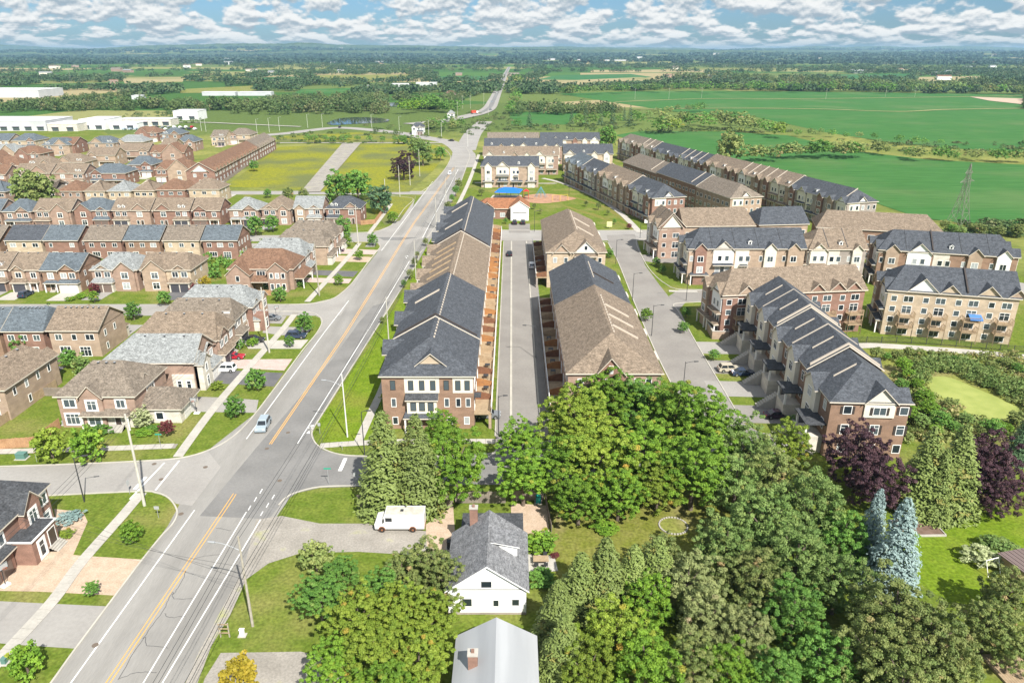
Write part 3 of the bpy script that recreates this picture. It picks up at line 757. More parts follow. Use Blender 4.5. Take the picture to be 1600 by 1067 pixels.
    def vents(s, n=4, f='F'):
        """small box vents just behind the ridge and one or two on the slope"""
        L = s.fl('F') if s.axis == 'x' else s.fl('R')
        ha = s.ha or 1
        for i in range(n):
            u = ha + (L - ha - (s.hb or 1)) * (i + .5) / n
            z = s.h + s.rise - 0.55 * s.slope
            if s.axis == 'x': M = Matrix.Translation((u, s.D / 2 - 0.55, z))
            else: M = Matrix.Translation((s.W / 2 + 0.55, u, z))
            s.shared('roof_vent', (), lambda mb: (mb.box(-.16, -.16, -.1, .16, .16, .2, DKMETAL), mb.box(-.2, -.2, .2, .2, .2, .25, METAL)), M)
    def ridge_caps(s, fv, ends=0.0):
        pass
    def party(s, f, u, m=PARAPET, y0=0.3, y1=None, h=0.38, w=0.18):
        """a raised party-wall strip going up the roof slope over a face"""
        if (f in 'FB') != (s.axis == 'x'): return
        span = (s.D if f in 'FB' else s.W) / 2
        y1 = span if y1 is None else y1
        z0, z1 = s.h + (y0 + s.oh) * s.slope, s.h + (y1 + s.oh) * s.slope
        mb = s.mbf(f)
        a = [(u - w, y0, z0 - .1), (u + w, y0, z0 - .1), (u + w, y0, z0 + h), (u - w, y0, z0 + h)]
        b = [(u - w, y1, z1 - .1), (u + w, y1, z1 - .1), (u + w, y1, z1 + h), (u - w, y1, z1 + h)]
        for i in range(4): j = (i + 1) % 4; mb.poly([a[i], a[j], b[j], b[i]], m)
        mb.poly(a, m); mb.poly(b[::-1], m)
        mb.build('party_wall', s.t)
    def chimney(s, x, y, z0, z1, w=0.8, d=0.6, m='red'):
        mb = MB(); mb.box(x - w / 2, y - d / 2, z0, x + w / 2, y + d / 2, z1, WL[m]); mb.box(x - w / 2 - .06, y - d / 2 - .06, z1, x + w / 2 + .06, y + d / 2 + .06, z1 + .15, CONC)
        mb.box(x - .15, y - .15, z1 + .15, x + .15, y + .15, z1 + .45, WL['red']); return mb.build('chimney', s.t)

ROOFW = {'charcoal': 'charcoal', 'tan': 'tan', 'brown': 'brown', 'blue': 'blue-grey', 'grey': 'light grey', 'taupe': 'taupe', 'dark': 'dark grey', 'orange': 'orange brown'}
WALLW = {'red': 'red brick', 'rose': 'rose brick', 'tan': 'tan brick', 'beige': 'beige brick', 'brown': 'brown brick', 'grey': 'grey brick', 'stone': 'pale stone', 'white': 'white', 'cream': 'cream'}
NLAWN = [0]
def drive(x, y, ang, w, l, m, name='driveway'):
    """a driveway slab; (x, y) middle of its house end, ang = direction it runs away from the house"""
    c, s_ = math.cos(ang), math.sin(ang); n = (-s_, c)
    P = [(x + n[0] * w / 2, y + n[1] * w / 2), (x - n[0] * w / 2, y - n[1] * w / 2), (x - n[0] * w / 2 + c * l, y - n[1] * w / 2 + s_ * l), (x + n[0] * w / 2 + c * l, y + n[1] * w / 2 + s_ * l)]
    NLAWN[0] += 1
    return sheet(name, P, m, Z1 + 0.012 + (NLAWN[0] % 5) * 0.004)

def front_details(b, f, style, r, z1=0.0):
    """the street front of a two-storey house: garage wing, entrance, bays, gables, upstairs windows"""
    L = b.fl(f); flip = style % 2
    U = (lambda u: L - u) if flip else (lambda u: u)
    gw = min(5.6, L * 0.52); h = b.h
    def span(a, c): return (min(U(a), U(c)), max(U(a), U(c)))
    # garage projecting with a lean-to roof
    g0, g1 = span(L - gw - 0.2, L - 0.2)
    b.bay(f, g0, g1, 1.3, 2.75, name='garage_wing', wall=r.choice((None, 'stone')))
    b.garage(f, (g0 + g1) / 2, min(4.8, gw - .7), 1.3, r.choice((GDOOR, GDOOR, GDOORB, GDOORD)))
    b.shed(f, g0 - .3, g1 + .3, 2.8, 1.75, rise=.95)
    k = (style // 2) % 3
    e0, e1 = span(0.3, L - gw - 0.7)
    pan = r.choice((None, None, None, 'tan', 'rose'))
    bw = (e1 - e0)
    if k == 0:      # tall gabled bay beside the garage
        b.bay(f, e0, e0 + bw * .95, .55, h - .05, pan, gable=bw * .42)
        b.win(f, (e0 + e1) / 2, 3.75, min(1.7, bw * .5), 1.6, .55, fw=.18)
        b.win(f, (e0 + e1) / 2, .75, min(1.7, bw * .5), 1.7, .55, fw=.18)
        b.gable(f, (g0 + g1) / 2, gw * .7, gw * .24, h, 0.0, r.choice((None, 'tan')))
    elif k == 1:    # big gable over the garage, arched entrance
        b.bay(f, g0 + .2, g1 - .2, .45, h - .05, pan, gable=gw * .36, z0=3.6)
        b.door(f, (e0 + e1) / 2); b.shed(f, e0, e1, 2.7, 1.2, posts=True); b.steps(f, (e0 + e1) / 2, 1.5, 3)
        b.win(f, (e0 + e1) / 2, 3.7, min(1.4, bw * .5), 1.5, fw=.16)
    else:           # two gables and little dormers
        b.gable(f, (e0 + e1) / 2, bw * .9, bw * .36, h, 0.05, pan)
        b.win(f, (e0 + e1) / 2, 3.7, min(1.8, bw * .6), 1.6, 0.05, fw=.16)
        b.door(f, (e0 + e1) / 2 + .6); b.win(f, (e0 + e1) / 2 - 1.0, .8, .9, 1.4)
        for q in (-.8, .8): b.dormer(f, (g0 + g1) / 2 + q, 1.0, .8, 0.9)
    o = .45 if k == 1 else 0
    for q in ((-gw * .22, gw * .22) if gw > 4 else (0,)):
        b.win(f, (g0 + g1) / 2 + q, 3.95, 1.5, 1.35, o, fw=.12)
    b.panel(f, 0.05, L - .05, 3.15, 3.3, 'stone', .05, 'stone_band') if r.random() < .3 and k != 1 else None
    return (g0 + g1) / 2
def back_details(b, f, r, z1=0):
    L = b.fl(f)
    for q in (.18, .5, .82):
        if r.random() < .93: b.win(f, L * q, 3.9, r.choice((.9, 1.3, 1.7)), 1.25, fw=.1)
    b.win(f, L * .27, .9, r.choice((1.6, 2.2)), 1.35, fw=.12)
    b.win(f, L * .68, .15, 2.2, 2.1, g=r.choice((0, 1)), fw=.12)
def side_details(b, f, r, dense=False):
    L = b.fl(f)
    qs = (.25, .6) if not dense else (.16, .38, .6, .82)
    for q in qs:
        b.win(f, L * q, 3.9, .7, 1.3, fw=.12)
        if r.random() < .75: b.win(f, L * q, .9, .7, 1.3, fw=.12)

HN = [0]
def house(label, pA, pB, D, wall, roof, axis='x', hips=(0, 0), front='F', style=0, rise=2.9, h=5.9, group=None, dense=False, gdrive=True, name='detached_house', seed=None, oh=.45, sides='LR', vents=3, zpx=None):
    """pA, pB: left and right ends of the nearest eave, in photo pixels"""
    HN[0] += 1; seed = HN[0] if seed is None else seed
    A, B = G(*pA, h if zpx is None else zpx).xy, G(*pB, h if zpx is None else zpx).xy
    d = B - A; ang = math.atan2(d.y, d.x)
    if abs(ang) < .12: ang = 0.0
    w = d.length - 2 * oh
    ux, uy = Vector((math.cos(ang), math.sin(ang))), Vector((-math.sin(ang), math.cos(ang)))
    A = A + ux * oh + uy * oh
    b = Bld(name, label, 'house', group, A, ang, w, D, h, rise, axis, hips[0], hips[1], wall, roof, oh, seed=seed)
    r = b.r
    opp = {'F': 'B', 'B': 'F', 'L': 'R', 'R': 'L'}
    if front:
        gc = front_details(b, front, style, r)
        M = Matrix.Translation((A.x, A.y, 0)) @ Matrix.Rotation(ang, 4, 'Z') @ b.fm(front)
        p = M @ Vector((gc, -1.35, 0)); q = M.to_3x3() @ Vector((0, -1, 0))
        if gdrive:
            m = r.choice((CONC, DARKDR, ASPHS, PINKP, ASPHS)); drive(p.x, p.y, math.atan2(q.y, q.x), 5.2, 6.8 if gdrive is True else gdrive, m)
        for f in 'FBLR':
            if f == front: continue
            if f == opp[front]: back_details(b, f, r)
            else: side_details(b, f, r, dense)
    if vents and b.near: b.vents(vents)
    return b

# --- old white cottage in the foreground
b = Bld('white_cottage', 'white cottage with grey gable roof and brick chimney beside the white van', 'house', None, (G(694, 928, 3.6).x + .35, 69.05), 0.0, 9.15, 10.5, 3.6, 3.55, 'y', 0, 0, 'white', RF['grey'] if 0 else roofm('mid_grey_shingles', (0.17, 0.172, 0.178)), .35, WHITE, seed=1)
b.win('F', 4.5, 3.9, 1.2, .95, g=0, fw=.08); b.win('F', 5.6, 1.2, .6, .95, g=0, fw=.07); b.win('F', 7.9, 1.3, .8, .95, g=0, fw=.07); b.win('F', 2.2, 1.2, 1.1, 1.1, g=0)
for q in (3, 6, 8.6): b.win('R', q, 1.2, 1.1, 1.1); b.win('L', q, 1.2, 1.1, 1.1)
mb = b.mbf('F'); mb.box(-.02, -.06, -.3, 9.17, .02, .3, WL['grey']); mb.build('foundation', b.t)
mb = MB()     # shed dormer on the right slope
for q in ((5.5, 4.6, 4.8, 8.1, 7.2, 6.2),): mb.box(*q, WL['white'])
mb.poly([(4.9, 4.3, 7.0), (8.4, 4.3, 6.25), (8.4, 7.5, 6.25), (4.9, 7.5, 7.0)], b.roofm); mb.poly([(4.9, 4.3, 6.9), (8.4, 4.3, 6.12), (8.4, 7.5, 6.12), (4.9, 7.5, 6.9)], WHITE)
mb.poly([(8.4, 4.3, 6.25), (8.4, 7.5, 6.25), (8.4, 7.5, 6.12), (8.4, 4.3, 6.12)], WHITE); mb.poly([(4.9, 4.3, 7.0), (8.4, 4.3, 6.25), (8.4, 4.3, 6.12), (4.9, 4.3, 6.9)], WHITE)
mb.build('dormer', b.t)
b.chimney(2.6, 10.2, 3, 7.9, 1.0, .8)
mb = MB(); mb.box(1.0, 10.5, 0, 8.6, 16.2, 2.5, WL['grey']); mb.box(.7, 10.5, 2.5, 9.0, 16.6, 2.68, RF['dark']); mb.build('rear_extension', b.t)
b2 = Bld('bungalow', 'low house with pale grey metal roof and brick chimney at the bottom edge', 'house', None, (-5.6, 47.0), 0.0, 7.9, 14.4, 3.6, 2.5, 'y', 0, 0, 'white', mat('pale_metal_roof', (0.30, 0.31, 0.32), (0.36, 0.37, 0.38), scale=.5, rough=.55, stretch=(1, .1, 1)), .4, WHITE, seed=2)
b2.chimney(1.7, 9.6, 3, 6.3, .95, .9); b2.win('F', 3, 1.2); b2.win('R', 5, 1.2, 1.2, 1.2); b2.win('R', 9, 1.2, 1.2, 1.2); b2.win('L', 5, 1.2, 1.2, 1.2)

# --- the left suburb: interior rows (eave pixels of the face seen), each house its own thing
def row(rowname, items, front, D, group, **kw):
    n = len(items)
    for i, it in enumerate(items):
        x0, x1, y, wall, roof = it[:5]; o = dict(kw); o.update(it[5] if len(it) > 5 else {})
        pos = 'leftmost' if i == 0 else ('rightmost' if i == n - 1 else ordn(i + 1) + ' from left')
        lab = '%s house, %s roof, %s, %s' % (WALLW[wall], ROOFW[roof], pos, rowname)
        house(lab, (x0, y), (x1, y), D, wall, roof, front=front, style=(i * 5 + len(rowname)) % 6, group=group, **o)
row('back row nearest the corner house', [(-66, -2, 519, 'brown', 'blue'), (-2, 67, 518, 'red', 'blue', dict(hips=(0, 1.5))), (70, 153, 517, 'tan', 'tan')], 'B', 11.5, 'houses backing the lawn behind the corner house', h=6.1, rise=3.6, vents=7)
house('tan brick house whose windowed side faces the fenced green lawn', (-80, 610), (12, 606), 16, 'tan', 'tan', front='B', hips=(3, 3), h=6.1, rise=3.2, dense=True, axis='y')
row('row facing the middle street', [(-50, 10, 421, 'rose', 'tan'), (12, 60, 422, 'rose', 'tan'), (60, 123, 423, 'brown', 'blue', dict(style_=0)), (138, 214, 422, 'rose', 'grey', dict(axis='y', hips=(5.5, 5.5))), (217, 298, 422, 'beige', 'tan', dict(axis='x', hips=(0, 3)))] if 0 else
    [(-50, 10, 421, 'rose', 'tan'), (12, 60, 422, 'rose', 'tan'), (60, 123, 423, 'brown', 'blue'), (138, 214, 422, 'rose', 'grey', dict(hips=(4.5, 4.5))), (217, 298, 422, 'beige', 'tan', dict(hips=(0, 3)))], 'F', 12.0, 'houses facing the camera across the middle street', h=6.1, rise=3.4, vents=2)
row('back row behind the middle street', [(-60, -2, 376, 'brown', 'taupe'), (5, 64, 376, 'beige', 'charcoal'), (65, 121, 376, 'red', 'blue'), (128, 189, 376, 'red', 'taupe'), (191, 249, 376, 'brown', 'blue'), (252, 311, 376, 'beige', 'taupe'), (313, 371, 376, 'red', 'blue', dict(dense=True))],
    'B', 12.0, 'houses with their backs towards the camera in the middle of the suburb', h=6.1, rise=3.6, vents=4)
row('front row behind the third street', [(-48, 0, 331, 'rose', 'blue'), (1, 48, 331, 'rose', 'blue', dict(hips=(4, 4))), (50, 110, 330, 'rose', 'tan'), (112, 171, 329, 'red', 'blue', dict(hips=(5, 5))), (173, 234, 329, 'rose', 'tan'), (236, 296, 329, 'red', 'tan'), (298, 344, 329, 'red', 'tan'),
    (355, 404, 328, 'rose', 'grey', dict(hips=(5, 5))), (406, 454, 327, 'rose', 'tan', dict(axis='y', hips=(3, 3))), (457, 504, 326, 'rose', 'grey'), (507, 564, 326, 'red', 'charcoal', dict(hips=(4.5, 4.5)))], 'F', 11.5, 'houses facing the camera behind the third street', h=6.1, rise=3.7, vents=0)
row('hip-roofed row by the old tree', [(-30, 8, 300, 'rose', 'blue'), (64, 86, 298, 'rose', 'taupe'), (88, 128, 299, 'rose', 'brown'), (129, 164, 299, 'beige', 'tan'), (166, 204, 299, 'beige', 'grey'), (206, 241, 298, 'beige', 'tan'), (242, 289, 297, 'red', 'brown'), (292, 343, 296, 'beige', 'tan')],
    'B', 12.5, 'hip-roofed houses with their backs towards the camera', h=6.1, rise=3.8, hips=(5.5, 5.5), vents=0)
row('front row by the brown terrace', [(-30, 8, 273, 'rose', 'brown'), (20, 78, 271, 'rose', 'tan'), (80, 131, 271, 'rose', 'tan', dict(dense=True)), (139, 196, 271, 'red', 'blue', dict(hips=(5, 5))), (197, 238, 258, 'red', 'blue', dict(hips=(4, 4))), (240, 300, 265, 'red', 'brown', dict(hips=(3, 3)))],
    'F', 13, 'fronts before the brown terrace', h=6.1, rise=3.8, vents=0)
row('third row from the shops', [(-40, 30, 259, 'red', 'brown', dict(hips=(5, 5))), (38, 82, 258, 'tan', 'tan', dict(hips=(5, 5))), (84, 132, 254, 'tan', 'tan', dict(hips=(5, 5))), (134, 180, 243, 'tan', 'tan'), (182, 232, 236, 'rose', 'tan'), (234, 288, 239, 'red', 'brown')],
    'F', 13, 'second row of houses from the white shops', h=6.1, rise=3.8, vents=0)
row('second row from the shops', [(-20, 27, 238, 'beige', 'grey', dict(hips=(5, 5))), (20, 62, 241, 'red', 'brown', dict(hips=(5, 5))), (64, 108, 227, 'tan', 'blue', dict(hips=(4, 4))), (136, 178, 224, 'tan', 'blue', dict(hips=(5, 5))), (180, 224, 222, 'beige', 'grey', dict(hips=(5, 5))), (250, 272, 228, 'tan', 'tan'), (274, 304, 222, 'rose', 'blue', dict(hips=(4, 4)))],
    'F', 14, 'third row of houses from the white shops', h=6.1, rise=3.9, vents=0)
row('row nearest the white shops', [(-10, 14, 220, 'beige', 'blue'), (17, 55, 220, 'beige', 'blue', dict(hips=(5, 5))), (86, 116, 226, 'red', 'brown'), (209, 246, 208, 'red', 'brown', dict(hips=(5, 5))), (250, 282, 210, 'brown', 'blue', dict(hips=(5, 5))), (328, 352, 214, 'beige', 'taupe'), (356, 391, 211, 'beige', 'taupe', dict(hips=(5, 5)))],
    'F', 16, 'row of houses nearest the white shops', h=6.1, rise=3.9, vents=0)

# --- houses along the left side of the main road, fronts towards the road
def roadhouse(label, y, wall, roof, D=10.2, W=17.5, x0=-79.0, hips=(0, 0), axis='x', style=0, rise=4.2, **kw):
    HN[0] += 1
    b = Bld('detached_house', label, 'house', 'houses facing the main road', (x0, y), 0.0, W, D, 6.1, rise, axis, hips[0], hips[1], wall, roof, .45, seed=HN[0])
    gc = front_details(b, 'R', style, b.r)
    back_details(b, 'L', b.r)
    for f in 'FB': side_details(b, f, b.r, kw.get('dense', False))
    b.vents(3)
    return b
# the corner house: its long side with a gable faces the side street
c = Bld('corner_house', 'large red brick corner house with white window surrounds and low garage wing', 'house', None, (-79.2, 115.4), 0.0, 13.4, 12.2, 6.2, 4.1, 'x', 4.5, 4.5, 'rose', 'taupe', .45, seed=31)
c.bay('F', 4.2, 8.0, .5, 6.15, 'rose', gable=2.1); c.win('F', 6.1, 3.7, 1.5, 1.6, .5, fw=.35, g=1); c.win('F', 2.0, 4.0, 1.9, 1.4, fw=.25, g=1); c.win('F', 10.9, 3.9, 1.4, 1.4, fw=.3, g=1)
c.win('F', 2.0, .7, 2.2, 1.9, fw=.3, g=1); c.win('F', 6.1, .8, 2.0, 1.7, .5, fw=.3, g=1); c.door('F', 9.9); c.steps('F', 9.9, 2.6, 5, .6)
c.shed('F', 3.9, 12.6, 2.9, 1.5, rise=.8, posts=True)
c.panel('F', 8.05, 13.4, 0, 2.6, 'stone', .05, 'stone_facing'); back_details(c, 'B', c.r)
mb = MB(); mb.box(13.4, 1.6, -.5, 20.2, 9.2, 2.95, WL['stone']); cw = mb.build('garage_wing', c.t)
mb = MB(); ridge_roof(mb, 9.5, 20.8, 1.1, 9.7, 2.95, 2.5, 'x', 0, 3.6, c.roofm, FASCIA); mb.build('garage_roof', cw)
c.garage('R', 5.4, 4.6, 6.82); c.win('F', 16.5, .8, 1.2, 1.3, -1.58 , fw=.2); c.gable('R', 6.0, 4.2, 1.9, 6.0, -.9, 'red'); c.win('R', 6.0, 4.0, 2.6, 1.4, .02, fw=.2)
c.vents(3)
H1 = roadhouse('brick house with light grey roof and white stone gables behind the white car', 130.2, 'rose', 'grey', 10.4, 17.5, hips=(5, 0), style=0, rise=4.0)
H1.bay('R', .3, 4.2, 1.6, 5.6, 'stone', gable=1.6); H1.win('R', 2.2, .6, .8, 1.8, 1.6, fw=.2); H1.win('R', 2.2, 3.6, .8, 1.4, 1.6, fw=.2); H1.bay('F', 13.2, 17.4, .35, 3.6, 'stone', name='stone_facing'); H1.win('F', 14.5, .6, .7, 1.7, .35, fw=.2, g=0); H1.win('F', 16.3, .6, .7, 1.7, .35, fw=.2, g=0)
H2 = roadhouse('rose brick house with a tan roof on the main road, behind the red car', 142.0, 'rose', 'tan', 10.6, 17.5, hips=(4, 2), style=3, rise=4.4)
H3 = roadhouse('beige brick house between the red car house and the turret house', 153.6, 'tan', 'taupe', 8.6, 17.0, hips=(4, 2), style=5, rise=4.0)
H4 = roadhouse('red brick house with light grey roof and brick turret by the middle street', 163.0, 'red', 'grey', 10.0, 18.0, hips=(4, 4), style=1, rise=4.0)
H4.bay('R', .4, 3.6, 2.6, 3.9, 'red', name='porch_turret'); H4.win('R', 2, .7, 1.1, 2.0, 2.6, fw=.25); H4.win('F', 16, .7, 1.1, 2.0, fw=.25)
# next block north of the middle street
c = Bld('corner_house', 'brown-roofed brick house with two front gables behind the middle street corner', 'house', 'houses facing the main road', (-78.0, 195.5), 0.0, 17.6, 12.0, 6.1, 4.2, 'x', 4.5, 4.5, 'rose', 'brown', .45, seed=41)
c.bay('F', .3, 6.6, 3.2, 5.2, 'rose', gable=3.0); c.win('F', 3.4, 3.4, .9, 1.4, 3.2); c.win('F', 5.4, .9, 1.0, 1.4, 3.2)
c.bay('F', 11.2, 16.6, 2.2, 6.1, 'rose', gable=2.4)
for q in (12.3, 13.9, 15.5): c.win('F', q, 4.0, .8, 1.3, 2.2, fw=.15); c.win('F', q, .8, .8, 1.5, 2.2, fw=.15)
c.shed('F', 6.4, 11.3, 3.0, 2.6, rise=1.2); c.door('F', 9.5); c.win('F', 8.8, 4.0, 2.2, 1.3)
c.shed('R', 1.0, 11.0, 3.0, 2.6, rise=1.3, posts=True); c.door('R', 3); c.win('R', 7, 4, 1.6, 1.4)
for y, wl, rf, lab, st in ((208.6, 'rose', 'grey', 'brick house with pale grey roof, second from the middle street corner', 1), (220.5, 'tan', 'taupe', 'beige brick house with a taupe roof, third from the middle street corner', 3), (233.0, 'rose', 'taupe', 'brick house with a taupe roof and stepped gables beside the third street', 2)):
    hh = roadhouse(lab, y, wl, rf, 10.5, 17.0, x0=-77.5 if y < 215 else -74, hips=(4.5, 3), style=st, rise=4.2)
# near left brick house with arched entrance
c = Bld('corner_house', 'dark-roofed red brick house with white quoins and arched entrance by the paved driveway', 'house', None, (-77.6, 74.0), 0.0, 13.2, 13.2, 6.2, 3.6, 'y', 4.5, 4.5, 'red', 'dark', .45, seed=51)
c.bay('R', 6.6, 10.2, .8, 6.15, 'red', gable=2.2); c.win('R', 8.4, 3.7, 1.3, 1.7, .8, fw=.35, g=1); c.win('R', 11.8, 4.0, 1.6, 1.4, fw=.25, g=1); c.win('R', 2.6, 3.9, 1.7, 1.4, fw=.25, g=1)
c.bay('R', 3.9, 9.0, 3.0, 3.5, 'red', name='entrance_porch'); c.win('R', 5.6, .5, .9, 2.1, 3.0, fw=.4, g=0); c.door('R', 7.8, 3.02, .5, 1.4, 2.4); c.steps('R', 7.8, 2.2, 4, 3.0)
mb = c.mbf('R'); mb.box(3.7, -3.2, 3.5, 9.2, 0, 3.65, WHITE); mb.box(3.9, -3.0, 3.65, 9.0, 0, 3.7, RF['dark']); mb.build('flat_roof', c.t)
c.garage('R', .7, 4.4, .6, GDOORB); c.bay('R', -2.0, 3.6, .55, 3.0, 'red', name='garage_wing'); c.shed('R', -2.2, 3.9, 3.05, 1.1, rise=.7); c.win('R', 11.8, .7, 1.2, 1.8, fw=.35, g=1)
side_details(c, 'B', c.r)

# --- brown-roofed terrace along the yellow meadow and its white gables
p0, p1 = G(336, 268, 6.5).xy, G(431, 218, 6.5).xy
d = p1 - p0; ang = math.atan2(d.y, d.x) - math.pi / 2
n = 3; LT = d.length
for k in range(n):
    L = LT / n; uy = d.normalized(); ux = Vector((uy.y, -uy.x)); A = p0 + uy * (L * k + .2) - ux * 14.0
    b = Bld('terrace_block', ('brick terrace block with white gables, %s roof, ' % ('brown' if k < 2 else 'tan')) + ('nearest to the camera', 'middle of three', 'farthest of three')[k], 'terrace', 'terrace by the yellow meadow', A, ang, 13.6, L - .4, 6.6, 4.4, 'y', 0, 0, 'red', 'brown' if k < 2 else 'taupe', .5, seed=60 + k)
    u = 3.0
    while u < L - 3:
        b.gable('R', u, 3.4, 1.7, 6.5, .25, 'white'); b.win('R', u - 1, 3.8, 1.1, 1.4); b.win('R', u + 1, 3.8, 1.1, 1.4); b.win('R', u, .8, 1.8, 1.6)
        u += 6.2
    b.gable('F', 6.8, 8, 3.2, 6.5, .3, 'white'); b.win('F', 4, 3.8, 1.3, 1.5); b.win('F', 9, 3.8, 1.3, 1.5); b.win('F', 6.5, .8, 1.3, 1.5)

# --- townhouses
def townrow(name, label, A, ang, W, D, wall, roof, axis, hips, h=10.2, rise=4.6, group='townhouse blocks', seed=0, fas=FASCIA, oh=.45):
    return Bld(name, label, 'townhouse block', group, A, ang, W, D, h, rise, axis, hips[0], hips[1], wall, roof, oh, fas, seed=seed)
def town_front(b, f, unit=6.2, walls=('tan', 'cream', 'stone', 'red'), u_in=.3, storeys=3, start=0, gh=(2.6, 1.9, 3.2)):
    """street fronts: gabled bays, big gables in siding, porch roofs, three storeys of windows"""
    L = b.fl(f); n = max(1, int(round(L / unit))); un = L / n; r = b.r; H3_ = b.h / 3.35
    for i in range(n):
        u = (i + .5) * un; k = (i + start) % 4; z2 = H3_ * 2 + .55; z1 = H3_ + .55
        if k in (0, 3):
            bw = un * .5; wl = r.choice(walls)
            b.bay(f, u - bw / 2, u + bw / 2, .7, b.h - .03, wl, gable=bw * .52)
            b.win(f, u, z2, 1.5, 1.5, .7, fw=.14); b.win(f, u, z1, 1.5, 1.6, .7, fw=.14)
            if not b.far: b.win(f, u - un * .37, z2, .8, 1.4)
        elif k == 1:
            gw = un * .92; b.gable(f, u, gw, gw * .46, b.h - .6, .25, r.choice(('white', 'cream', 'stone')))
            b.panel(f, u - gw * .48, u + gw * .48, H3_ * 2 - .1, b.h - .55, r.choice(('white', 'cream')), .22)
            b.win(f, u - 1.0, z2 + .2, 1.0, 1.4, .24); b.win(f, u + 1.0, z2 + .2, 1.0, 1.4, .24)
            b.shed(f, u - un * .46, u + un * .46, H3_ * 2 - .4, 1.2, rise=.6)
            for q in (-1.4, 0, 1.4): b.win(f, u + q, z1 - .1, 1.1, 1.6, .0)
        else:
            b.panel(f, u - un * .48, u + un * .1, H3_ + .2, b.h - .2, r.choice(('cream', 'stone')), .08)
            b.dormer(f, u + .9, 1.0, .9, .9)
            for q in (-1.5, .4): b.win(f, u + q, z2, 1.1, 1.4, .08)
            b.win(f, u - .6, z1, 2.2, 1.6, .08); b.shed(f, u - 1.9, u + .7, z1 + 1.9, .7, rise=.4)
        b.shed(f, u - un * .42, u + un * .42, H3_ * .98, 1.4, rise=.55, posts=b.near)
        b.door(f, u - un * .25, m=DOORM); b.win(f, u + un * .18, .7, 1.3, 1.5)
        if i and b.near: b.party(f, i * un, RF['dark'], .2, None, .1, .07)
def town_back(b, f, unit=6.2, decks=True, deckmat=CEDARG, storeys=3, gables=True):
    L = b.fl(f); n = max(1, int(round(L / unit))); un = L / n; r = b.r
    sh = b.h / (storeys + .35)
    for i in range(n):
        u = (i + .5) * un
        if gables and i % 2 == 0:
            b.gable(f, u - .6, un * .55, un * .26, b.h, .03)
        for k in range(storeys):
            z = k * sh + .5
            b.win(f, u - un * .28, z + .3, 1.1, 1.25, g=None)
            b.win(f, u + un * .17, z + (.3 if k == storeys - 1 else -.05), 1.9, 1.3 if k == storeys - 1 else 1.75, g=r.choice((0, 1)))
        if decks:
            for k in range(1, storeys - 1):
                z = k * sh + .15
                deck(b, f, u - .6, u + un * .42, z, 1.9, deckmat)
def deck(b, f, u0, u1, z, out, m, screen=None):
    w = u1 - u0
    def mk(mb):
        mb.box(0, -out, z - .2, w, 0, z, m)
        for x in (0.06, w - .14): mb.box(x, -out + .02, 0, x + .12, -out + .14, z + 1.0, m)
        mb.box(0, -out, z + .95, w, -out + .06, z + 1.05, m); mb.box(0, -out, z + .95, .06, 0, z + 1.05, m); mb.box(w - .06, -out, z + .95, w, 0, z + 1.05, m)
        k = 0.2
        while k < w: mb.box(k, -out, z, k + .05, -out + .05, z + .98, m); k += .3
        for i in range(int(out / .3)): mb.box(0, -out + i * .3 + .1, z, .05, -out + i * .3 + .15, z + .98, m); mb.box(w - .05, -out + i * .3 + .1, z, w, -out + i * .3 + .15, z + .98, m)
    b.shared('deck', (round(w, 2), round(z, 2), out, m.name), mk, b.fm(f) @ Matrix.Translation((u0, 0, 0)))
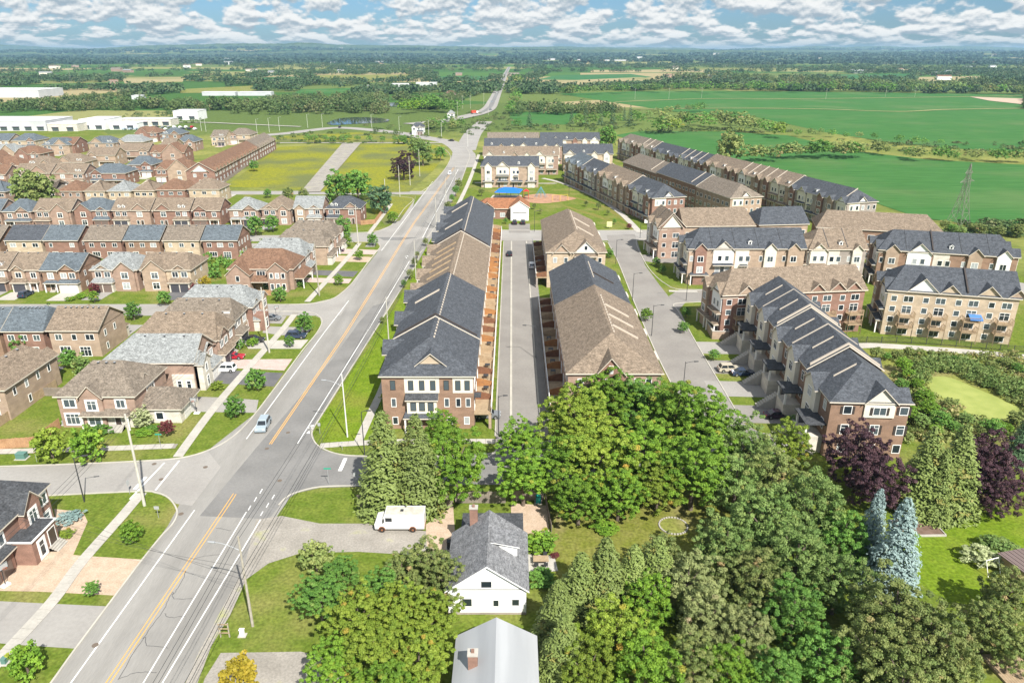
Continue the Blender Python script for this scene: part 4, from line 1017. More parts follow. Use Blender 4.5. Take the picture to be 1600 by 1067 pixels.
def deck_row(b, f, unit=5.6, out=3.0, z=3.1, mats=(CEDAR,), nearwall='rose', y0=0.0):
    """raised rear decks over the garages with tall curved privacy screens between neighbours"""
    L = b.fl(f); n = max(1, int(round((L - y0) / unit))); un = (L - y0) / n; r = b.r
    for i in range(n):
        u0 = y0 + i * un; m = r.choice(mats)
        def base(mb):
            mb.box(0.02, -out, z - .35, un - .02, 0, z, CEDARG); mb.box(.02, -out, 0, .5, -out + .5, z - .35, WL[nearwall]); mb.box(un - .5, -out, 0, un - .02, -out + .5, z - .35, WL[nearwall])
            mb.box(.02, -out - .04, z, un - .02, -out + .08, z + .25, WHITE)
            k = .15
            while k < un - .1: mb.box(k, -out, z + .2, k + .06, -out + .06, z + 1.05, DKMETAL if nearwall == 'grey' else CEDARG); k += .32
            mb.box(.02, -out - .03, z + 1.02, un - .02, -out + .09, z + 1.1, WHITE)
        b.shared('deck', (round(un, 2), nearwall, out, z), base, b.fm(f) @ Matrix.Translation((u0, 0, 0)))
        def scr(mb):
            pr = [(0, z)] + [(-out * .96, z), (-out * .96, z + .95)] + [(-out * .96 + out * .96 * t, z + .95 + .65 * math.sin(t * 1.5)) for t in (.2, .4, .6, .8)] + [(0, z + 1.6)]
            mb.prism(pr, 'x', -.05, .05, m)
            for t in range(6): yy = -out * .96 * t / 6; mb.box(-.07, yy - .03, z, .07, yy + .03, z + .95, m)
        b.shared('privacy_screen', (m.name, out, z), scr, b.fm(f) @ Matrix.Translation((u0 + un - .08, 0, 0)))
        b.garage(f, u0 + un / 2, 4.0, .0, GDOORB, split=False)
        b.win(f, u0 + un * .35, z + .1, 1.8, 2.05, g=r.choice((0, 1))); b.win(f, u0 + un * .3, 7.3, 1.3, 1.4); b.win(f, u0 + un * .75, 7.4, .8, 1.2)
        if r.random() < .6:      # things standing on the decks: a folded table or a grill
            def tb(mb): mb.box(-.5, -.5, .68, .5, .5, .74, DKMETAL); [mb.box(a - .03, c_ - .03, 0, a + .03, c_ + .03, .68, DKMETAL) for a in (-.4, .4) for c_ in (-.4, .4)]
            M = Matrix.Translation((b.t.location.x, b.t.location.y, 0)) @ Matrix.Rotation(b.t.rotation_euler.z, 4, 'Z') @ b.fm(f) @ Matrix.Translation((u0 + un * r.uniform(.4, .7), -out * r.uniform(.45, .6), z))
            DECKT.append((M, tb, f, i, b.t['label']))
DECKT = []

# row 1: five blocks between the main road and the lane
X0, WR = -22.4, 15.8
segs1 = [(114.8, 131.6, 'charcoal', 'brown', 10.3, (6.5, 0), 'charcoal-roofed townhouse block with hipped end and small beige gable, nearest the camera'),
         (131.6, 160.3, 'charcoal', 'tan', 10.6, (0, 0), 'charcoal-roofed townhouse block second from the side street, with long party-wall strips'),
         (160.3, 202.6, 'tan', 'beige', 10.2, (0, 0), 'tan-roofed townhouse block in the middle of the row beside the main road'),
         (202.6, 229.4, 'charcoal', 'tan', 10.5, (0, 0), 'charcoal-roofed townhouse block behind the tan-roofed one beside the main road'),
         (229.4, 258.0 - 1.5, 'charcoal', 'tan', 10.1, (0, 0), 'low charcoal-roofed townhouse block at the far end of the row beside the main road')]
for i, (a, c, rf, wl, h, hp, lab) in enumerate(segs1):
    b = townrow('townhouse_block', lab, (X0 + (0.0 if i < 2 else .5), a), 0.0, WR - (0 if i < 2 else .5), c - a, wl, rf, 'y', hp, h=h, rise=4.7, group='townhouse blocks between the main road and the lane', seed=70 + i)
    L = b.fl('L'); n = int(L / 5.8); un = L / n
    for k in range(n):
        u = (k + .5) * un
        if k % 2 == 0: b.bay('L', u - 1.6, u + 1.6, 1.2, h - .4, 'cream', gable=None); b.gable('L', u, 4.0, 2.0, h - .35, 1.2, 'cream', extra=.6)
        for z in (.8, 4.0, 7.3): b.win('L', u, z, 1.4, 1.5, 1.2 if k % 2 == 0 else 0)
        b.win('L', u + un * .4, 7.3, .8, 1.4)
    for k in range(2, int(L / 6.0)): 
        if k % 2 == 0 or rf == 'tan': b.party('L', k * 6.0, PARAPET if rf == 'charcoal' else CEDARG, 1.8, WR / 2 - .8, .35, .13)
    deck_row(b, 'R', 5.7, 3.0, 3.1, (CEDAR, CEDAR, CEDARD, CEDARG), 'tan', 0.0)
    if i: b.party('F' if 0 else 'R', 0.25, DKTRIM, .1, WR / 2, .3, .12); b.party('L', L - .25, DKTRIM, .1, WR / 2, .3, .12)
    # ridge vents: rows of little white boxes over the back slope
    for k in range(int(L / 1.5)):
        b.shared('ridge_vent', (), lambda mb: mb.box(-.12, -.25, -.1, .12, .25, .16, PARAPET), Matrix.Translation((WR / 2 + .7, 1 + k * 1.5 + (6.5 if i == 0 else 0) * 0, h + 4.7 - .7 * b.slope + .04))) if (i > 0 or k * 1.5 > 5.6) else None
    if i == 0:
        for q, g in ((2.2, 2), (14.2, 1)): pass
        for z0_, z1_ in ((7.0, 9.9),):
            b.panel('F', 3.9, 9.9, 7.0, 10.0, 'cream', .07); b.panel('F', 12.2, 15.7, 7.0, 10.0, 'cream', .07)
        for q in (1.9, 5.0, 6.9, 8.8, 11.1, 13.1, 14.7): b.win('F', q, 7.6, .85, 1.7, .07 if q in (5.0, 6.9, 8.8, 13.1, 14.7) else 0, g=1, frame=DKTRIM, fw=.06, mull=False)
        for q in (1.9, 11.1, 13.1, 14.8): b.win('F', q, 4.4, .7, 1.5, 0, g=1 if q != 13.1 else 0, fw=.1)
        b.bay('F', 4.3, 9.4, 1.0, 6.1, 'cream', z0=3.5, name='bay')
        for q in (5.4, 6.9, 8.4): b.win('F', q, 4.1, .9, 1.5, 1.0, g=1, frame=DKTRIM, fw=.06, mull=False)
        b.shed('F', 4.0, 9.7, 6.15, 1.3, RF['dark'], rise=.9, hip=False); b.shed('F', 3.6, 10.4, 3.0, 1.9, rise=.9, posts=True); b.door('F', 6.0)
        for q in (2, 11.5, 14.5): b.win('F', q, 1.0, .8, 1.3)
        mb = MB(); mb.prism([(6.2, h + 1.5), (10.6, h + 1.5), (8.4, h + 3.3)], 'y', 1.5, 1.8, WL['beige']); g_ = mb.build('gable', b.t)
        mb = MB(); ridge_roof(mb, 5.6, 11.2, 1.1, 5.6, h + 1.2, 2.35, 'y', 0, 0, b.roofm, FASCIA, .16); mb.build('gable_roof', g_)
        b.shared('lane_porch', (), lambda mb: (mb.box(0, -1.2, 6.0, 2.0, 0, 6.1, RF['dark']),), b.fm('R') @ Matrix.Translation((0.2, 0, 0)))
# row 2: three blocks between the lane and the right street
segs2 = [(116.2, 152.0, 'tan', 'rose', 10.2, (0, 0), 'near tan-roofed townhouse block right of the lane, behind the big maples'),
         (152.0, 179.0, 'charcoal', 'tan', 9.9, (0, 0), 'charcoal-roofed townhouse block right of the lane'),
         (197.5, 238.0, 'tan', 'beige', 10.3, (0, 0), 'far tan-roofed townhouse block right of the lane with two white front gables')]
for i, (a, c, rf, wl, h, hp, lab) in enumerate(segs2):
    b = townrow('townhouse_block', lab, (9.7, a), 0.0, 16.1, c - a, wl, rf, 'y', (7.5 if i == 0 else (5.5 if i == 2 else 0), 0 if i < 2 else 5), h=h, rise=4.7, group='townhouse blocks between the lane and the right street', seed=80 + i)
    L = b.fl('R'); n = int(L / 5.8); un = L / n
    for k in range(n):
        u = (k + .5) * un
        if k % 2: b.bay('R', u - 1.6, u + 1.6, .9, h - .3, 'stone', gable=None)
        for z in (.8, 4.0, 7.3): b.win('R', u, z, 1.4, 1.5, .9 if k % 2 else 0)
    for k in range(2, int(L / 6.0)):
        if k % 2 == 0 or i == 0: b.party('R', k * 6.0, PARAPET if i != 1 else DKTRIM, 2.2, WR / 2 - .8, .35, .1)
    deck_row(b, 'L', 5.7, 3.0, 3.1, (CEDARD, CEDARD, CEDARG, CEDAR) if i == 0 else (CEDARD, CEDARG), 'grey')
    for k in range(int(L / 1.5)):
        if 6 < k * 1.5 < L - 6: b.shared('ridge_vent', (), lambda mb: mb.box(-.12, -.25, -.1, .12, .25, .16, PARAPET), Matrix.Translation((16.1 / 2 + .7, 1 + k * 1.5, h + 4.7 - .7 * b.slope + .04)))
    if i == 0:
        b.bay('F', 4.9, 9.7, .5, h - .05, 'red', gable=3.0); b.win('F', 7.3, 10.3, .6, 1.3, .5, g=2); b.win('F', 6.3, 7.6, .9, 1.5, .5); b.win('F', 8.3, 7.6, .9, 1.5, .5)
        for q in (2.2, 12, 14): [b.win('F', q, z, .9, 1.5) for z in (1, 4.3, 7.5)]
    if i == 2:
        b.gable('F', 4.0, 4.6, 2.4, h - .3, .3, 'tan'); b.gable('F', 10.6, 6.6, 3.3, h - .3, .4, 'white'); b.shed('F', 7.4, 13.8, h - 1.2, .9, rise=.6)
        for q in (2.2, 5.2, 9, 10.7, 12.4, 14.6): b.win('F', q, 7.3, .9, 1.3, .05); b.win('F', q, 4.2, .9, 1.3, .05)
        b.win('F', 10.6, h + .6, .8, 1.1, .4, g=0)
        pass

# right-hand blocks: (label, left eave px, right eave px of the face seen, depth, ...)
def pblock(label, pA, pB, D, wall, roof, axis, hips, h, rise, f_front='F', seed=0, name='townhouse_block', grp='townhouse blocks on the right', zp=None, snap=True):
    A, B = G(*pA, h if zp is None else zp).xy, G(*pB, h if zp is None else zp).xy
    d = B - A; ang = math.atan2(d.y, d.x); oh = .45
    ux, uy = Vector((math.cos(ang), math.sin(ang))), Vector((-math.sin(ang), math.cos(ang)))
    A = A + (ux + uy) * oh
    return townrow(name, label, A, ang, d.length - 2 * oh, D, wall, roof, axis, hips, h, rise, grp, seed)
b = pblock('red and tan brick townhouse block, tan roof, wooden balconies, behind the stepped charcoal row', (1129, 462), (1357, 453), 12.5, 'red', 'tan', 'x', (4.5, 0), 10.4, 4.3, seed=90)
for k, (u, gw) in enumerate(((5.5, 4.2), (13.6, 5.6), (22.5, 3.8), (27.4, 4.2), (31.3, 4.0))): b.gable('F', min(u, b.W - 2.5), gw, gw * .5, b.h, .1, 'red' if k else 'tan')
town_back(b, 'F', 6.4, True, CEDARG, 4, False); town_front(b, 'L', 6.2); side_details(b, 'R', b.r)
b = pblock('long charcoal-roofed townhouse block with pale gables, behind the red brick block', (1075, 389), (1262, 389), 12.5, 'tan', 'charcoal', 'x', (4.5, 0), 10.4, 4.5, seed=91)
town_front(b, 'F', 6.3, start=0); town_front(b, 'L', 6.2); town_back(b, 'B', 6.2, False)
b = pblock('short tan-roofed townhouse block with pale gables between two charcoal-roofed ones', (1264, 390), (1358, 390), 12.5, 'grey', 'tan', 'x', (4.5, 0), 10.2, 4.5, seed=92)
town_front(b, 'F', 5.6, start=1); town_front(b, 'L', 6.2); town_back(b, 'B', 6.2, False)
b = pblock('long charcoal-roofed townhouse block, orange brick and white gables, behind the four-storey block', (1372, 390), (1596, 403), 12.5, 'brown', 'charcoal', 'x', (4.5, 4), 10.4, 4.5, seed=93)
town_front(b, 'F', 6.3, walls=('red', 'cream', 'tan', 'white'), start=0); town_front(b, 'L', 6.2); town_front(b, 'R', 6.2); b.party('F', 13.5, DKTRIM, .1, None, .4, .14)
b = pblock('four-storey tan brick block with wooden decks and a charcoal roof at the right edge', (1386, 453), (1599, 468), 12.8, 'beige', 'charcoal', 'x', (4.5, 0), 10.9, 4.5, seed=94, name='apartment_block')
b.t['category'] = 'apartment block'
for k, (u, gw, wl) in enumerate(((7.2, 6.4, 'white'), (12.8, 4.2, None), (20.6, 4.8, None), (26.3, 4.0, 'tan'))): b.gable('F', u, gw, gw * .5, b.h, .1, wl)
town_back(b, 'F', 7.4, True, CEDARG, 4, False); town_front(b, 'L', 6.2); side_details(b, 'R', b.r); b.party('F', 16.3, DKTRIM, .1, None, .45, .16)
b.near = True
def awn(mb): mb.poly([(-1.3, -2.1, 2.0), (1.3, -2.1, 2.0), (1.3, 0, 2.6), (-1.3, 0, 2.6)], mat('blue_awning_cloth', (0.07, 0.18, 0.42), rough=.7)); mb.poly([(-1.3, -2.1, 2.0), (1.3, -2.1, 2.0), (1.3, -2.1, 1.75), (-1.3, -2.1, 1.75)], MATS['blue_awning_cloth'])
b.shared('awning', (), awn, b.fm('F') @ Matrix.Translation((18.6, 0, 3.9)))
# long roofs behind
b = pblock('long tan-roofed townhouse block behind the middle charcoal-roofed one', (1068, 354), (1182, 353), 13, 'tan', 'tan', 'x', (0, 2), 10.2, 4.6, seed=95)
town_back(b, 'F', 6.2, False, gables=False)
b = pblock('tan-roofed end unit with a big white gable towards the curved path', (1029, 356), (1073, 355), 13, 'rose', 'tan', 'y', (0, 0), 10.2, 4.6, seed=96)
b.gable('F', b.W / 2, b.W * .8, 4.0, 10.1, .3, 'cream'); town_front(b, 'L', 6.4); town_back(b, 'F', 6, False, gables=False)
b = pblock('charcoal-roofed townhouse block behind the middle row, left of the longest tan roof', (1186, 352), (1266, 350), 13, 'tan', 'charcoal', 'x', (3.5, 0), 10.2, 4.4, seed=97)
town_back(b, 'F', 6.2, False, gables=False)
b = pblock('longest tan-roofed townhouse block seen from behind, below the green field', (1275, 355), (1478, 366), 13, 'brown', 'tan', 'x', (3.5, 4.5), 9.6, 4.4, seed=98)
town_back(b, 'F', 6.2, False, gables=False)
# the row by the driveway street: long left face towards the street (in shade)
NF, FF = G(1297, 626, 10.3).xy, G(1168, 462, 10.3).xy
dv = (FF - NF); LR = dv.length; angR = math.atan2(dv.y, dv.x) - math.pi / 2
uyR = dv.normalized(); uxR = Vector((uyR.y, -uyR.x))
WRR = (G(1427, 626, 10.3).xy - NF).length - .9
cuts = [0, .22, .41, .60, .80, 1.0]
labs = ['nearest house of the stepped charcoal row, pale gable above the purple maple'] + [ordn(k) + ' house from the near end of the stepped charcoal row' for k in (2, 3, 4)] + ['farthest house of the stepped charcoal row, against the brick block']
for i in range(5):
    a, c_ = cuts[i] * LR, cuts[i + 1] * LR
    A = NF + uxR * .45 + uyR * (a + .4)
    h = 10.3 + (-.2, .35, .1, .45, .15)[i]
    b = townrow('townhouse_block', labs[i], A, angR, WRR, c_ - a - .05, 'brown', 'charcoal', 'y', (6.0 if i == 0 else 0, 0), h=h, rise=4.4, group='stepped row on the driveway street', seed=100 + i)
    L = b.D; n = 1; un = L / n
    for k in range(n):
        u = (k + .5) * un
        b.bay('L', u - un * .38, u + un * .1, .8, h - .3, 'cream', gable=2.0)
        for z in (4.2, 7.5): b.win('L', u - un * .14, z, 1.6, 1.6, .8); b.win('L', u + un * .3, z, 1.1, 1.6)
        # raised entrance: porch box with dark flat roof, long steps to the driveway
        mb = b.mbf('L'); mb.box(u + .0, -3.0, 0, u + un * .4, 0, 3.0, WL['stone']); po = mb.build('porch', b.t)
        mb = b.mbf('L'); mb.box(u - .25, -3.3, 5.4, u + un * .46, 0, 5.65, RF['dark']); mb.box(u, -2.95, 3.0, u + .3, -2.65, 5.4, WHITE); mb.box(u + un * .4 - .3, -2.95, 3.0, u + un * .4, -2.65, 5.4, WHITE); mb.build('porch_roof', po)
        mb = b.mbf('L')
        for q in range(9): mb.box(u - 1.9, -3.0 - .5 * (8 - q) * .8, 0, u - .3, -3.0 - .5 * (7 - q) * .8, .3 + q * .3, CONC)
        mb.build('steps', b.t)
        b.garage('L', u - un * .27, 2.6, .82, GDOORD, split=False)
    if i: b.party('L', L - .2, PARAPET, .2, WRR / 2, .4, .14); b.party('R', .2, PARAPET, .2, WRR / 2, .4, .14)
    b.party('L', L * .5, PARAPET, 2.0, WRR / 2 - .8, .25, .07); 
    town_back(b, 'R', 6.0, False)
    if i == 0:
        b.gable('F', 7.6, 4.8, 2.5, b.h, .3, 'cream'); b.panel('F', 5.2, 10.0, 7.4, 10.1, 'cream', .28); b.win('F', 7.6, 7.9, 1.9, 1.3, .3, g=1, shutters=DKTRIM)
        for q in (2.7, 11.5): b.win('F', q, 7.9, 1.2, 1.3, shutters=DKTRIM)
        for q in (2.7, 7.4, 11.5): b.win('F', q, 4.3, 1.3 if q == 7.4 else 1.1, 1.6, shutters=DKTRIM); b.win('F', q, 1.0, 1.1, 1.4)
# diagonal rows further back (near end eave px, far end eave px on the left side)
def diag(rowlab, grp, pN, pF, wpx, cutsl, roofs, walls, h=10.2, rise=4.3, seed=0, end_hip=5.0, fl=True, W=None, front_L=True):
    N_, F_ = G(*pN, h).xy, G(*pF, h).xy
    d = F_ - N_; L = d.length; ang = math.atan2(d.y, d.x) - math.pi / 2; uy = d.normalized(); ux = Vector((uy.y, -uy.x)); Wd = W or 13.5
    n = len(roofs)
    for i in range(n):
        a, c_ = cutsl[i] * L, cutsl[i + 1] * L; A = N_ + ux * .4 + uy * (a + .4)
        lab = ('nearest block' if i == 0 else ('farthest block' if i == n - 1 else ordn(i + 1) + ' block')) + ' of the ' + rowlab + ', ' + ROOFW[roofs[i]] + ' roof'
        b = townrow('townhouse_block', lab, A, ang, Wd, c_ - a - .1, walls[i], roofs[i], 'y', (end_hip if i == 0 else 0, 0 if i < n - 1 else 4), h=h + (0, .4, -.1, .3, 0)[i % 5], rise=rise, group=grp, seed=seed + i)
        if front_L: town_front(b, 'L', 6.2, walls=('tan', 'red', 'grey', 'brown'))
        else: town_back(b, 'L', 6.2, False, gables=False)
        u = 6.2
        while u < b.D - 3: b.party('L', u, PARAPET, .3, Wd / 2, .3, .1) if int(u) % 2 else None; u += 6.2
        if i == 0:
            for q in (2, 4.5, 7, 9.5, 12): 
                for z in (1, 4.2, 7.4): b.win('F', q, z, 1.0, 1.5, .05)
            b.panel('F', 1, 5.6, 7.0, 10, 'cream', .04); b.gable('F', 6.5, 4, 2, h + .0, .1, 'white')
        if i < n - 1: b.party('R', b.D - .3, PARAPET, .2, Wd / 2, .3, .15)
diag('townhouse row along the curved park path', 'townhouse row along the curved park path', (1019, 310), (882, 252), 0, [0, .24, .56, .78, 1], ['charcoal', 'tan', 'charcoal', 'blue'], ['red', 'tan', 'grey', 'tan'], seed=110)
diag('brick-backed townhouse row behind the park path row', 'brick-backed townhouse row', (1141, 310), (973, 253), 0, [0, .26, .62, 1], ['taupe', 'charcoal', 'taupe'], ['tan', 'brown', 'brown'], seed=120, front_L=False)
diag('outermost townhouse row beside the green field', 'outermost townhouse row beside the green field', (1324, 318), (965, 221), 0, [0, .17, .5, .78, 1], ['charcoal', 'tan', 'charcoal', 'taupe'], ['grey', 'tan', 'brown', 'tan'], seed=130, W=13)
# far terraces at the top of the estate
for lab, pA, pB, D, wl, rf, h, rs, hp, i in (
    ('pale townhouse block with a charcoal roof and white gables directly behind the playground', (750, 260), (843, 260), 12, 'tan', 'charcoal', 10.2, 4.0, (3, 0), 0),
    ('tan-roofed townhouse block with white and red gables, second behind the playground', (754, 243), (874, 243), 12, 'rose', 'tan', 10.2, 4.0, (0, 0), 1),
    ('charcoal-roofed townhouse block, third behind the playground', (756, 229), (880, 229), 12, 'rose', 'charcoal', 10.2, 4.0, (0, 0), 2),
    ('pale tan-roofed townhouse block with brown gables, last behind the playground', (761, 219), (843, 219), 12, 'tan', 'taupe', 10.2, 4.0, (0, 0), 3),
    ('charcoal-roofed townhouse block with a dormered end, last row beside the dark tree', (844, 219), (938, 219), 12, 'tan', 'charcoal', 10.2, 4.0, (0, 0), 4),
    ('charcoal-roofed townhouse block with an orange gable, by the far end of the park path', (880, 241), (959, 241), 14, 'beige', 'charcoal', 9.4, 4.6, (0, 0), 5)):
    b = pblock(lab, pA, pB, D, wl, rf, 'x', hp, h, rs, seed=140 + i, grp='far townhouse blocks'); town_front(b, 'F', 6.4, start=i); side_details(b, 'L', b.r); side_details(b, 'R', b.r)
# community building with the white garage front beside the park
b = Bld('community_building', 'low brick building with an orange-brown roof and a white garage front beside the playground', 'building', None, (G(798, 345).x - 13.2, G(750, 345).y + 3.2), 0.0, 19, 12, 4.2, 3.0, 'x', 4, 4, 'red', 'orange', .5, seed=150)
mb = MB(); mb.box(13.2, -3.2, -.3, 20.2, 4, 5.2, WL['white']); mb.prism([(13.2, 5.2), (20.2, 5.2), (16.7, 7.6)], 'y', -3.2, -2.9, WL['white']); gb = mb.build('garage_front', b.t)
mb = MB(); ridge_roof(mb, 12.7, 20.7, -3.6, 8, 5.1, 2.7, 'y', 0, 0, b.roofm, WHITE); mb.build('garage_roof', gb)
mb = MB(); mb.box(14, -3.24, .1, 16.5, -3.2, 2.6, GDOOR); mb.box(16.9, -3.24, .1, 19.4, -3.2, 2.6, GDOOR); mb.box(14, -3.3, 3.0, 19.4, -3.22, 3.2, DKTRIM); mb.build('garage_door', gb)
b.win('F', 10, .8, 1.8, 1.6, g=2); b.win('F', 6, .8, 1.8, 1.6); b.gable('F', 4, 6, 2.2, 4.2, .1, 'red')
# white shops and sheds of the far left
def whitebox(label, px0, px1, py, D, h, cat='shop building', name='shop_building', m='white', wins=True, grp='white shop buildings'):
    A, B = G(px0, py).xy, G(px1, py).xy; w = B.x - A.x
    t = thing(name, label, cat, (A.x, A.y, 0), 0, grp)
    mb = MB(); mb.box(0, 0, -.5, w, D, h, WL[m]); mb.build('wall', t)
    mb = MB(); mb.box(-.2, -.2, h, w + .2, D + .2, h + .4, mat('pale_flat_roof', (0.62, 0.62, 0.62), rough=.8)); mb.build('roof', t)
    if wins:
        n = max(2, int(w / 9)); 
        def mk(mb): mb.box(-2.6, -.12, .5, 2.6, 0, 3.2, GL[1]); mb.box(-2.8, -.9, 3.4, 2.8, 0, 3.7, mat('shop_canopy', (0.28, 0.26, 0.33), rough=.7))
        me = MB(); mk(me); me = me.mesh('shopfront')
        for i in range(n): link('shopfront', me, t, Matrix.Translation(((i + .5) * w / n, 0, 0)))
    return t
WL['pale'] = mat('pale_grey_cladding', (0.50, 0.51, 0.52), (0.44, 0.45, 0.46), scale=.1, rough=.7)
whitebox('large pale supermarket at the left edge beyond the houses', -60, 74, 205, 40, 8, m='pale'); whitebox('lower pale wing of the large supermarket', 76, 122, 206, 30, 6, m='stone')
whitebox('white shop with blue glass squares right of the large supermarket', 126, 165, 203, 30, 8)
whitebox('long low white shopping strip with dark shopfronts', 186, 268, 197, 16, 5.5, m='stone')
whitebox('bright white end unit of the shopping strip', 272, 310, 188, 22, 8)
whitebox('white gas station building before the shopping strip', 172, 215, 203, 12, 5)
whitebox('grey-white industrial shed far behind the supermarket', -40, 62, 153, 60, 10, wins=False, cat='warehouse', name='warehouse', grp='far pale sheds', m='pale')
for i, (a, c_, y, D, h, lab) in enumerate(((316, 368, 150, 14, 5, 'long pale greenhouse row beyond the scrub'), (206, 222, 156, 12, 5, 'small pale barn among the scrub trees'), (0 + 372, 424, 150, 14, 5, 'long white shed row beside the far green field'),
        (584, 606, 141, 16, 6, 'white shed at the left of the far nursery'), (612, 640, 137, 18, 6, 'white shed in the middle of the far nursery'), (650, 682, 135, 18, 6, 'white shed at the right of the far nursery'), (566, 582, 139, 14, 5, 'low brown-white hut left of the far nursery'),
        (842, 878, 96, 60, 14, 'large white warehouse on the horizon, left of centre right'), (900, 912, 96, 30, 10, 'small white warehouse on the horizon'), (945, 985, 97, 40, 10, 'low pale warehouse on the horizon'), (1030, 1058, 96, 40, 10, 'distant pale warehouse at the woods edge'),
        (175, 225, 87, 80, 16, 'distant white plant on the left horizon'), (118, 140, 101, 40, 10, 'distant pale roof on the far left'), (345, 372, 95, 40, 12, 'distant white tower-like farm building'), (1234, 1246, 100, 20, 8, 'distant cream house in the right woods'), (1334, 1350, 115, 30, 9, 'distant white barn by the stubble field'), (1508, 1520, 108, 20, 8, 'distant red-roofed barn right of the woods'), (1160, 1180, 98, 30, 8, 'distant pale shed in the middle woods'))):
    whitebox(lab, a, c_, y, D, h, 'warehouse' if y < 120 else 'shed', 'warehouse' if y < 120 else 'shed', wins=False, grp='far pale sheds', m='pale')
# small house by the roundabout and a red-roofed house in the woods
for lab, pA, pB, wl, rf in (('small dark-roofed white house beside the roundabout trees', (642, 199), (662, 199), 'white', 'charcoal'), ('red-roofed house among the trees left of the far road', (696, 146), (712, 146), 'red', 'brown'), ('white farmhouse among trees beside the far road', (698, 178), (710, 178), 'white', 'grey')):
    house(lab, pA, pB, 12, wl, rf, front='F', hips=(3, 3), gdrive=False, vents=0, name='farmhouse')
rq = random.Random(77)
for k in range(44):
    px, py = rq.uniform(0, 1600), 84 + 48 * rq.random() ** 1.3
    A = G(px, py).xy
    if 840 < px < 1000 and py > 112 or px > 1000 and py > 128: continue
    t = thing('distant_building', 'small pale building far off among the woods and fields', 'building', (A.x, A.y, hill(A.x, A.y)), rq.uniform(-.5, .5), 'distant pale buildings')
    w = rq.uniform(10, 22) * (1 + A.y / 4000); d = rq.uniform(9, 14); h = rq.uniform(4, 6.5) * (1 + A.y / 6000)
    mb = MB(); mb.box(0, 0, -3, w, d, h, WL[rq.choice(('white', 'cream', 'stone', 'rose'))]); mb.build('wall', t)
    mb = MB(); ridge_roof(mb, -.4, w + .4, -.4, d + .4, h, h * .4, 'x', 0, 0, RF[rq.choice(('grey', 'taupe', 'brown', 'grey'))], WHITE); mb.build('roof', t)
# ------------------------------------------------------------------ vegetation
nr = np.random.RandomState(11)
def leafmat(name, a, b, c, trans=0.25):
    """leaf colour a..b by clump, c = turning leaves"""
    m = bpy.data.materials.new(name); m.use_nodes = True; N, L = m.node_tree.nodes, m.node_tree.links
    N.clear()
    at = N.new('ShaderNodeAttribute'); at.attribute_name = 'var'
    sp = N.new('ShaderNodeSeparateColor'); L.new(at.outputs['Color'], sp.inputs[0])
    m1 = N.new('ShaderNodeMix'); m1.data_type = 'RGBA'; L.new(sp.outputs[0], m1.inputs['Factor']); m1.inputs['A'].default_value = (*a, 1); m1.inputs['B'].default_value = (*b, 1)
    m2 = N.new('ShaderNodeMix'); m2.data_type = 'RGBA'; L.new(sp.outputs[1], m2.inputs['Factor']); L.new(m1.outputs['Result'], m2.inputs['A']); m2.inputs['B'].default_value = (*c, 1)
    oi = N.new('ShaderNodeObjectInfo'); mr = N.new('ShaderNodeMapRange'); L.new(oi.outputs['Random'], mr.inputs['Value']); mr.inputs['To Min'].default_value = 0.82; mr.inputs['To Max'].default_value = 1.18
    vm = N.new('ShaderNodeVectorMath'); vm.operation = 'SCALE'; L.new(m2.outputs['Result'], vm.inputs[0]); L.new(mr.outputs[0], vm.inputs['Scale'])
    d = N.new('ShaderNodeBsdfPrincipled'); d.inputs['Roughness'].default_value = .6; d.inputs['Specular IOR Level'].default_value = .25; L.new(vm.outputs[0], d.inputs['Base Color'])
    t = N.new('ShaderNodeBsdfTranslucent'); L.new(vm.outputs[0], t.inputs['Color'])
    mx = N.new('ShaderNodeMixShader'); mx.inputs[0].default_value = trans; L.new(d.outputs[0], mx.inputs[1]); L.new(t.outputs[0], mx.inputs[2])
    o = N.new('ShaderNodeOutputMaterial'); L.new(mx.outputs[0], o.inputs[0]); return m
